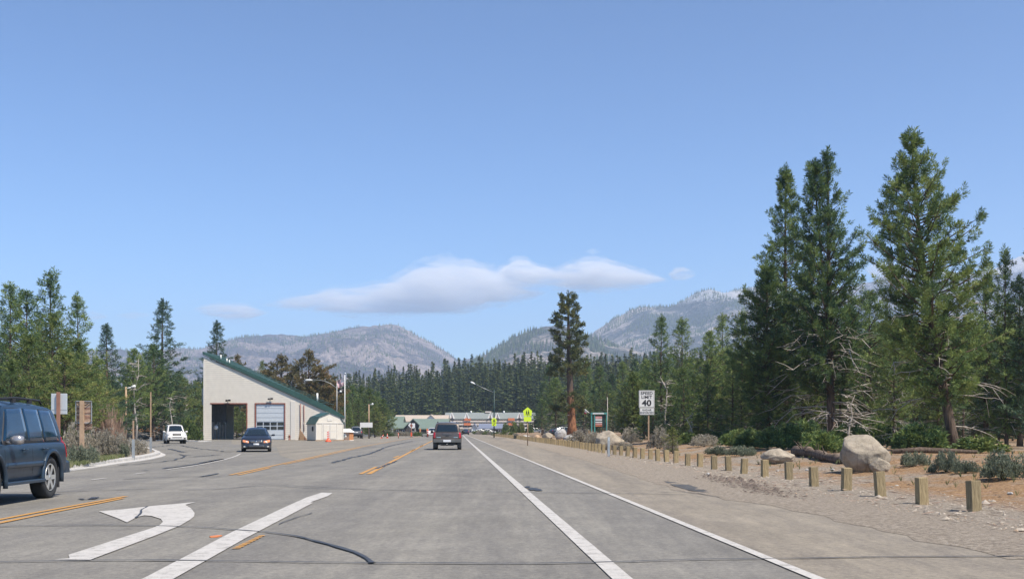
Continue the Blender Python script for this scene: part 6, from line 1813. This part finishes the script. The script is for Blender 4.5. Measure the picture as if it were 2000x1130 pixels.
# white arched sign on the dark lodge front
Yl = 303; r = empty('arched_sign', (XW(803, Yl), Yl, 0), 0, 'white signboard with a peaked top in front of the dark gabled lodge', 'sign')
mb = MB(); mb.prism([(XW(a, Yl)-XW(803, Yl), 0, ZW(b, Yl)) for a, b in ((797, 830), (801, 824.5), (803, 828), (804.5, 826), (810.5, 826), (810.5, 835), (802, 835))], (0, .2, 0)); mb.build('panel', M['sign_white'], r)
mb = MB()
for a in (799.5, 809): mb.box(XW(a, Yl)-XW(803, Yl)-.12, XW(a, Yl)-XW(803, Yl)+.12, .05, .25, 0, ZW(833, Yl))
mb.build('legs', M['dk_wall'], r)
# wires
mb = MB(); Yw = 250
for off in (0, .5):
    pts = [(XW(700+ i*26, Yw), Yw, ZW(797 - 4*math.sin(i/14*math.pi)*(-1) - i*.25, Yw)+off) for i in range(15)]
    mb.tube(pts, .02, n=3)
tag(mb.build('overhead_wires', M['black']), 'thin overhead wires crossing in front of the far forest above the lodges', 'wires')

# ------------------------------------------------------------------ boulders, log
def m_rock(name, lo, hi, stain=(0.16, 0.13, 0.11)):
    t = NT(name); c = t.coord(); f = t.noise(c, 3.0, 8, .65); g = t.noise(c, 30, 4, .8); v = t.noise(t.coord(scale=(1, 1, 2.5)), 1.2, 5, .6, .8)
    col = t.ramp(t.math('ADD', t.math('MULTIPLY', f, .6), t.math('MULTIPLY', g, .4)), [(.35, lo), (.65, hi)])
    col = t.mix(t.math('MULTIPLY', t.ramp(v, [(.52, 0.0), (.62, 1.0)]), .45), col, stain)
    cr = t.ramp(t.vor(t.coord(scale=(1, 1, 1)), 1.6, 'DISTANCE_TO_EDGE'), [(0.0, 1.0), (0.018, 0.0)])
    col = t.mix(t.math('MULTIPLY', cr, .5), col, (.09, .075, .06))
    h = t.math('ADD', t.math('MULTIPLY', f, .8), t.math('MULTIPLY', g, .25))
    t.set(color=col, roughness=.92, normal=t.bump(h, .8, .06)); t.b.inputs['Specular IOR Level'].default_value = .2
    return t.m
M['granite'] = m_rock('warm_granite', (.22, .185, .14), (.44, .38, .30)); M['granite_grey'] = m_rock('grey_granite', (.28, .27, .26), (.50, .49, .47)); M['granite_tan'] = m_rock('tan_granite', (.32, .21, .13), (.52, .38, .26))
def boulder(px0, px1, top, base, label, seed, mat='granite', depth=.9, shape=None, sink=.15):
    pm = GT((px0+px1)/2, base); Y = pm.y; k = Y/FPX; w = (px1-px0)*k/2; h = ZW(top, Y)-pm.z
    bm = bmesh.new(); bmesh.ops.create_icosphere(bm, subdivisions=5, radius=1)
    so_ = Vector((seed*3.1, seed*1.7, seed*.9)); rd = random.Random(seed)
    planes = [(Vector((rd.uniform(-1, 1), rd.uniform(-1, 1), rd.uniform(-.3, 1))).normalized(), rd.uniform(.74, .95)) for _ in range(9)]
    for v in bm.verts:
        p = v.co.copy()
        for n_, d in planes:
            e = p.dot(n_)-d
            if e > 0: p -= n_*e*.85
        p *= 1 + .10*mnoise.noise(p*1.3+so_) + .05*mnoise.noise(p*3.1+so_) + .022*mnoise.noise(p*8+so_) + .010*mnoise.noise(p*20+so_)
        if shape: p = shape(p)
        v.co = p
    xs_ = [v.co.x for v in bm.verts]; zs_ = [v.co.z for v in bm.verts]
    for v in bm.verts:
        v.co.x = (v.co.x-(max(xs_)+min(xs_))/2)/((max(xs_)-min(xs_))/2)*w
        v.co.z = (v.co.z-min(zs_))/(max(zs_)-min(zs_))*(h*(1+sink))-h*sink
        v.co.y = v.co.y*w*depth
        if v.co.z < 0: v.co.x *= 1; v.co.y *= 1
    me = bpy.data.meshes.new('boulder'); bm.to_mesh(me); bm.free()
    for p in me.polygons: p.use_smooth = True
    o = link_mesh('boulder', me, None, M[mat]); o.location = (pm.x, Y+w*depth*.6, pm.z)
    return tag(o, label, 'boulder', 'boulders behind the timber posts')
def sh_big(p):          # left side overhangs, round right shoulder
    return Vector((p.x + .20*p.z*(-1 if p.x < 0 else .2), p.y, p.z - .22*max(0, p.x)*max(0, p.z)))
boulder(1648, 1747, 848, 921, 'largest boulder, tall and rounded with a dark shaded left face behind the timber posts', 3, depth=.8, shape=sh_big)
boulder(1700, 1742, 893, 922, 'smaller rounded stone at the front foot of the largest boulder', 9, depth=.6)
boulder(1488, 1556, 875, 905, 'flat low boulder left of the fallen log', 5, depth=.8)
boulder(1163, 1220, 840, 878, 'big leaning pale boulder behind the grey steel marker post', 8, depth=.8, shape=lambda p: Vector((p.x, p.y, p.z - .45*p.x*max(0, p.z))))
boulder(1083, 1107, 836, 857, 'pointed grey boulder at the left foot of the lone cedar', 12, 'granite_grey')
boulder(1059, 1080, 844, 858, 'low rounded tan boulder left of the pointed grey one', 13)
boulder(1100, 1124, 848, 862, 'pale flat boulder just behind the timber posts under the lone cedar', 14, 'granite_grey')
boulder(1131, 1144, 836.5, 850, 'pointed orange tan boulder right of the cedar trunk', 15, 'granite_tan')
boulder(1145, 1160, 839, 849, 'small tan boulder below the teal notice frame', 16, 'granite_tan')
boulder(1041, 1056, 848, 857, 'small orange tan boulder left of the low rounded one', 17, 'granite_tan')
boulder(1060, 1080, 837, 847, 'distant white boulder behind the low rounded one', 18, 'granite_grey')
boulder(1018, 1036, 849, 858, 'small pale stone at the foot of the larger school sign', 19, 'granite_grey')
for i, (a, b_, c_, d) in enumerate([(1573,1581,915,919), (1622,1631,914,918), (1516,1522,917,920), (1748,1756,946,949), (1968,1980,960,965), (1446,1450,915,918), (1380,1387,922,927)]):
    boulder(a, b_, c_, d, 'small pale stone lying between the timber posts and the boulders', 40+i, 'granite_grey')
# fallen log
a, b_ = GT(1553, 888), GT(1650, 905)
lg = empty('fallen_log', a, 0, 'dark weathered log lying between the flat boulder and the largest boulder', 'log')
mb = MB(); d = (b_-a); n_ = 26; pts = []
for i in range(n_+1):
    t_ = i/n_; pts.append(Vector((d.x*t_, d.y*t_+.3*math.sin(t_*3), .16 + d.z*t_+.05*math.sin(t_*5))))
mb.tube(pts, [(.20+.045*math.sin(i*.9)+.03*math.sin(i*2.3))*(1 if 0 < i < n_ else .5)*(1-.25*i/n_) for i in range(n_+1)], n=14)
bark = mb.build('trunk', m_bark('log_bark', (.045, .035, .03), (.22, .165, .125), 3), lg)
mb = MB()
for i in range(9):
    q = pts[2+i*2]; an = random.uniform(-.4, 2.4)
    mb.tube([q, q+Vector((random.uniform(-.5, .5), -math.cos(an)*.45, abs(math.sin(an))*.5))], [.035, .01], n=4)
mb.build('branch_stubs', M['bark'], lg)['kind'] = 'stuff'
lg2 = GT(1860, 893)
mb = MB(); mb.tube([Vector((-1.2, 0, .1)), Vector((0, .2, .16)), Vector((1.0, .1, .12)), Vector((2.2, -.1, .1))], [.09, .12, .11, .05], n=8)
o = mb.build('fallen_branch', M['bark']); o.location = GT(1800, 886); tag(o, 'thin dark fallen branch right of the largest boulder', 'branch')

# ------------------------------------------------------------------ shrubs
M['sage'] = m_leaf('sagebrush_leaves', [(0, (.19, .17, .13)), (.5, (.36, .325, .26)), (1, (.54, .49, .40))], .3)
M['sage_green'] = m_leaf('green_sage_leaves', [(0, (.07, .09, .06)), (.5, (.17, .195, .135)), (1, (.30, .32, .23))], .3)
M['twigs'] = m_leaf('dry_twigs', [(0, (.20, .13, .10)), (.5, (.36, .25, .19)), (1, (.50, .38, .30))], .1)
M['grass'] = m_leaf('grass_blades', [(0, (.09, .12, .04)), (.6, (.18, .20, .08)), (1, (.36, .32, .19))], .25)
def shrub_mesh(name, n, w, h, L, Wd_, mat, seed, up=.9, spread=.5, K=4):
    rs = np.random.default_rng(seed); a = rs.uniform(0, 6.283, n); r = np.sqrt(rs.uniform(0, 1, n))*w
    lob = 1+.28*np.sin(a*3+seed)+.18*np.sin(a*5+seed*2)
    r = r*lob; zt = h*np.sqrt(np.clip(1-(r/(w*1.46))**2, .05, 1))*rs.uniform(.12, 1.05, n)
    P = np.stack([np.cos(a)*r, np.sin(a)*r, zt*(.85+.3*np.sin(a*4+seed))], 1); D = np.stack([np.cos(a)*r/w*.6, np.sin(a)*r/w*.6, np.full(n, up)], 1)
    V, F = blades(P, D, K, L, Wd_, rs, spread)
    # stems
    ns = 26; st = MB()
    for i in range(ns):
        an = rs.uniform(0, 6.283); rr = w*rs.uniform(.3, .95); st.tube([(0, 0, -.05), (math.cos(an)*rr*.45, math.sin(an)*rr*.45, h*.45), (math.cos(an)*rr, math.sin(an)*rr, h*rs.uniform(.6, .98))], [.02, .012, .004], n=3, cap=False)
    o = len(V); V = np.concatenate([V, np.array(st.v)]); F = np.concatenate([F, np.array(st.f)+o])
    T = np.concatenate([np.clip(np.repeat(rs.uniform(0, 1, n), K)*.8 + rs.uniform(0, .2, n*K), 0, 1), np.full(len(st.f), .2)])
    return np_mesh(name, V, F, M[mat], T)
SH = {'sage': [shrub_mesh('sagebrush', 900, .85, .85, .15, .03, 'sage', 60+i, K=6, spread=.9) for i in range(3)],
      'green': [shrub_mesh('green_shrub', 1000, .9, .6, .13, .03, 'sage_green', 70+i, K=6, spread=1.0) for i in range(2)],
      'twig': [shrub_mesh('dry_bush', 420, .7, 1.7, .55, .022, 'twigs', 80+i, up=1.6, spread=.35, K=4) for i in range(2)],
      'leafy': [shrub_mesh('leafy_bush', 620, 1.0, 1.3, .26, .10, 'pine_yellow', 90+i, K=5, spread=.9) for i in range(2)],
      'bough': [shrub_mesh('pine_boughs', 900, 1.1, 1.3, .30, .05, 'pine', 95+i, K=8, spread=.8, up=.6) for i in range(2)]}
def shrub(kind, px, base, wpx, hpx, label, group=None, z=None):
    p = GT(px, base) if z is None else G(px, base, z); k = p.y/FPX
    me = SH[kind][random.randrange(len(SH[kind]))]; dims = {'sage': (1.9, .9), 'green': (2.0, .65), 'twig': (1.7, 2.0), 'leafy': (2.2, 1.45), 'bough': (2.4, 1.45)}[kind]
    o = bpy.data.objects.new({'sage': 'sagebrush', 'green': 'low_shrub', 'twig': 'dry_bush', 'leafy': 'leafy_bush', 'bough': 'leafy_bush'}[kind], me); COL.objects.link(o)
    o.location = p; s = wpx*k/dims[0]; o.scale = (s, s, hpx*k/dims[1]); o.rotation_euler = (0, 0, random.uniform(0, 6.28))
    return tag(o, label, 'bush', group)
GS = 'shrubs along the right verge'
for px, b_, w_, h_, kd, lab in [
  (1960, 936, 92, 52, 'green', 'large grey green shrub at the edge of the photo behind the nearest post'),
  (1848, 922, 50, 40, 'green', 'grey green shrub in the middle of the right bank'),
  (1885, 923, 50, 22, 'green', 'low dark shrub between the two grey green ones on the bank'),
  (1785, 910, 60, 26, 'green', 'spreading green shrub right of the largest boulder'),
  (1820, 923, 18, 12, 'green', 'tiny green tuft on the orange needle litter right of the largest boulder'),
  (1288, 878, 40, 40, 'sage', 'pale sagebrush at the right foot of the speed limit sign'),
  (1312, 882, 30, 22, 'sage', 'small pale sagebrush next right of the one by the speed limit sign'),
  (1375, 872, 60, 22, 'sage', 'wide brownish sagebrush at the foot of the free standing pine'),
  (1400, 888, 44, 16, 'green', 'low green shrub in front of the wide brownish sagebrush'),
  (1450, 890, 60, 18, 'green', 'low green shrub in the shade left of the flat boulder'),
  (1232, 866, 42, 30, 'sage', 'sagebrush between the leaning pale boulder and the speed limit sign'),
  (1140, 868, 70, 26, 'sage', 'broad sagebrush between the lone cedar and the leaning pale boulder'),
  (1158, 872, 34, 24, 'sage', 'grey sagebrush touching the left side of the leaning pale boulder'),
  (1110, 860, 22, 10, 'sage', 'little sagebrush under the pointed grey boulder'),
  (1220, 880, 40, 16, 'sage', 'low sagebrush behind the timber posts right of the steel marker'),
  (1420, 866, 70, 24, 'bough', 'low leafy green bush under the dark rounded pine'),
  (1600, 884, 80, 40, 'bough', 'leafy green bush behind the fallen log'),
  (1530, 876, 100, 44, 'bough', 'wide leafy green bush behind the flat boulder'),
  (1800, 880, 100, 50, 'bough', 'leafy green bush behind the fallen branch'),
  (1910, 884, 100, 30, 'leafy', 'leafy green bush right of the leaning dark trunk'),
  (1470, 876, 70, 34, 'bough', 'leafy green bush left of the flat boulder'),
  (1440, 872, 60, 30, 'bough', 'dark pine boughs low on the ground left of the green bush by the flat boulder'),
  (1570, 870, 80, 46, 'bough', 'dark low pine boughs at the foot of the slender pointed pine'),
  (1660, 872, 80, 40, 'bough', 'low pine boughs right behind the top of the largest boulder'),
  (1710, 868, 70, 50, 'bough', 'low pine boughs behind the right shoulder of the largest boulder'),
  (1760, 872, 60, 44, 'bough', 'low pine boughs between the largest boulder and the leaning dark trunk'),
  (1345, 868, 50, 22, 'leafy', 'leafy green bush behind the wide brownish sagebrush')]:
    shrub(kd, px, b_, w_, h_, lab, GS)
GI = 'shrubs on the kerbed island'
for i, (px, b_, w_, h_, kd, lab) in enumerate([
  (160, 905, 60, 34, 'green', 'low green shrub nearest to the kerb behind the dark blue vehicle'),
  (150, 893, 52, 62, 'sage', 'tall sagebrush at the foot of the plank sign'),
  (185, 892, 55, 48, 'sage', 'pale sagebrush next right of the plank sign foot'),
  (212, 893, 50, 50, 'sage', 'pale grey sagebrush in the middle of the island'),
  (238, 891, 46, 40, 'sage', 'pinkish grey sagebrush left of the short marker rod'),
  (270, 887, 40, 28, 'sage', 'last sagebrush between the two marker rods'),
  (240, 893, 26, 26, 'green', 'dark low clump beside the short marker rod'),
  (205, 878, 40, 88, 'twig', 'tall reddish dry bush right of the plank sign'),
  (225, 876, 38, 70, 'twig', 'reddish dry bush leaning right beside the wooden light pole'),
  (182, 876, 30, 78, 'twig', 'reddish dry bush behind the plank sign edge'),
  (142, 880, 34, 50, 'leafy', 'green leafy bush under the blank sign back'),
  (172, 884, 28, 34, 'leafy', 'small green leafy bush at the plank sign post'),
  (118, 882, 40, 40, 'leafy', 'green bush beside the rear of the dark blue vehicle'),
  (196, 872, 22, 50, 'leafy', 'dark green bush among the reddish dry bushes')]):
    shrub(kd, px, b_, w_, h_, lab, GI, z=.135)
for px, b_, w_, h_, kd, lab in [
  (368, 861, 34, 44, 'leafy', 'rounded light green bush left of the station corner'),
  (383, 861, 24, 28, 'leafy', 'lower green bush touching the station corner'),
  (360, 860.5, 22, 20, 'leafy', 'small yellow green bush right of the white vehicle'),
  (282, 859.5, 50, 12, 'sage', 'low pale brush along the far kerb left of the white vehicle'),
  (246, 859.5, 40, 14, 'sage', 'low pale brush at the foot of the wooden light pole'),
  (310, 859.5, 40, 10, 'sage', 'low pale brush behind the white vehicle')]:
    shrub(kd, px, b_, w_, h_, lab, 'bushes along the side street')
for i in range(16):
    px = 742 + i*5.6; shrub(random.choice(['sage', 'sage', 'green', 'leafy']), px, 851.3+random.uniform(-.6, .6), 16, random.uniform(6, 10), 'low shrub in the hedge-like row along the far left kerb before the lodges', 'low shrubs before the lodges')
for i in range(12):
    px = 930 + i*7.0; shrub(random.choice(['sage', 'green', 'sage', 'leafy']), px, 847.6+i*.42, 15, random.uniform(6, 10), 'low shrub on the far right bank before the motel', 'low shrubs before the motel')
for i in range(4):
    shrub('leafy', 985+i*17+random.uniform(-3, 3), 846, 14, random.uniform(14, 24), 'young green tree in front of the motel', 'young trees before the motel')

# ------------------------------------------------------------------ loose stuff
rs = np.random.default_rng(5)
def scatter(name, n, fn, size, mat, flat=.5, sd=3):
    rs = np.random.default_rng(sd); base = np.array([(1,0,0),(.3,.9,0),(-.8,.6,0),(-.8,-.6,0),(.3,-.9,0),(0,0,1)], float)
    tri = [(0,1,5),(1,2,5),(2,3,5),(3,4,5),(4,0,5)]
    V, F = [], []; o = 0
    for i in range(n):
        x, y = fn(rs); s = size*rs.lognormal(0, .5); a = rs.uniform(0, 6.28)
        q = base*(s*rs.uniform(.6, 1.3, (6, 1)))*np.array([1, rs.uniform(.4, 1), flat*rs.uniform(.5, 1.2)])
        q = q @ np.array([[math.cos(a), math.sin(a), 0], [-math.sin(a), math.cos(a), 0], [0, 0, 1]])
        z = terrain(x, y) + (.05*mnoise.noise(Vector((x*0.9, y*0.9, 3))) + 0.035*mnoise.noise(Vector((x*3.1, y*3.1, 7))))*sstep(-1.6, -.4, x-lerp_tab(POSTX, y)) + .004
        z = max(z, .02) if x-lerp_tab(POSTX, y) < -.6 else z
        V.append(q + np.array([x, y, z])); F += [(a_+o, b_+o, c_+o) for a_, b_, c_ in tri]; o += 6
    ob = link_mesh(name, np_mesh(name, np.concatenate(V), np.array(F), mat)); ob['kind'] = 'stuff'; return ob
def on_verge(rs):
    y = 11 + 60*rs.uniform()**1.6; return lerp_tab(POSTX, y) + rs.uniform(-1.3, 1.6), y
def on_bank(rs):
    y = 13 + 45*rs.uniform()**1.3; return lerp_tab(POSTX, y) + rs.uniform(.3, 12), y
def chips(rs):
    c = G(1375, 931).lerp(G(1500, 968), rs.uniform()); return c.x + rs.normal()*.28+.35, c.y + rs.normal()*.9
def on_shoulder(rs):
    y = 9+40*rs.uniform()**1.5; return lerp_tab(POSTX, y) - .8 - abs(rs.normal())*.55, y
scatter('gravel', 3200, on_verge, .022, simple('gravel_stones', (.34, .29, .235), .9, var=.3, scale=4), .6, 3)
scatter('pebbles', 700, on_shoulder, .011, M['granite_tan'], .6, 8)
scatter('bark_litter', 1500, on_bank, .030, simple('bark_chips', (.13, .085, .055), .95, var=.5, scale=4), .35, 4)
scatter('bark_debris', 700, chips, .034, simple('dark_debris', (.13, .10, .08), .95, var=.5, scale=4), .5, 6)
# twigs and needles
n = 2600; P = []; 
for i in range(n):
    x, y = on_bank(rs) if i % 3 else on_verge(rs)
    P.append((x, y, terrain(x, y)+.035))
P = np.array(P); D = np.tile([0, 0, .06], (n, 1)) + rs.normal(size=(n, 3))*np.array([1, 1, .08])
D /= np.linalg.norm(D, axis=1, keepdims=True)
V, F = blades(P, D, 1, .24, .014, rs, .05)
o = link_mesh('twig_litter', np_mesh('twig_litter', V, F, M['twigs'], rs.uniform(0, .7, n))); o['kind'] = 'stuff'
P = []
for i in range(420):
    x, y = on_bank(rs); x += 2
    P.append((x, y, terrain(x, y)))
for i in range(500):
    px = rs.uniform(130, 245); q = G(px, 893+ (1-(px-130)/115)*22*rs.uniform(), .135)
    P.append(tuple(q))
P = np.array(P); V, F = blades(P, np.tile([0, 0, 1.0], (len(P), 1)), 8, .20, .016, rs, .5)
o = link_mesh('grass', np_mesh('grass', V, F, M['grass'], np.repeat(rs.uniform(0, 1, len(P)), 8))); o['kind'] = 'stuff'
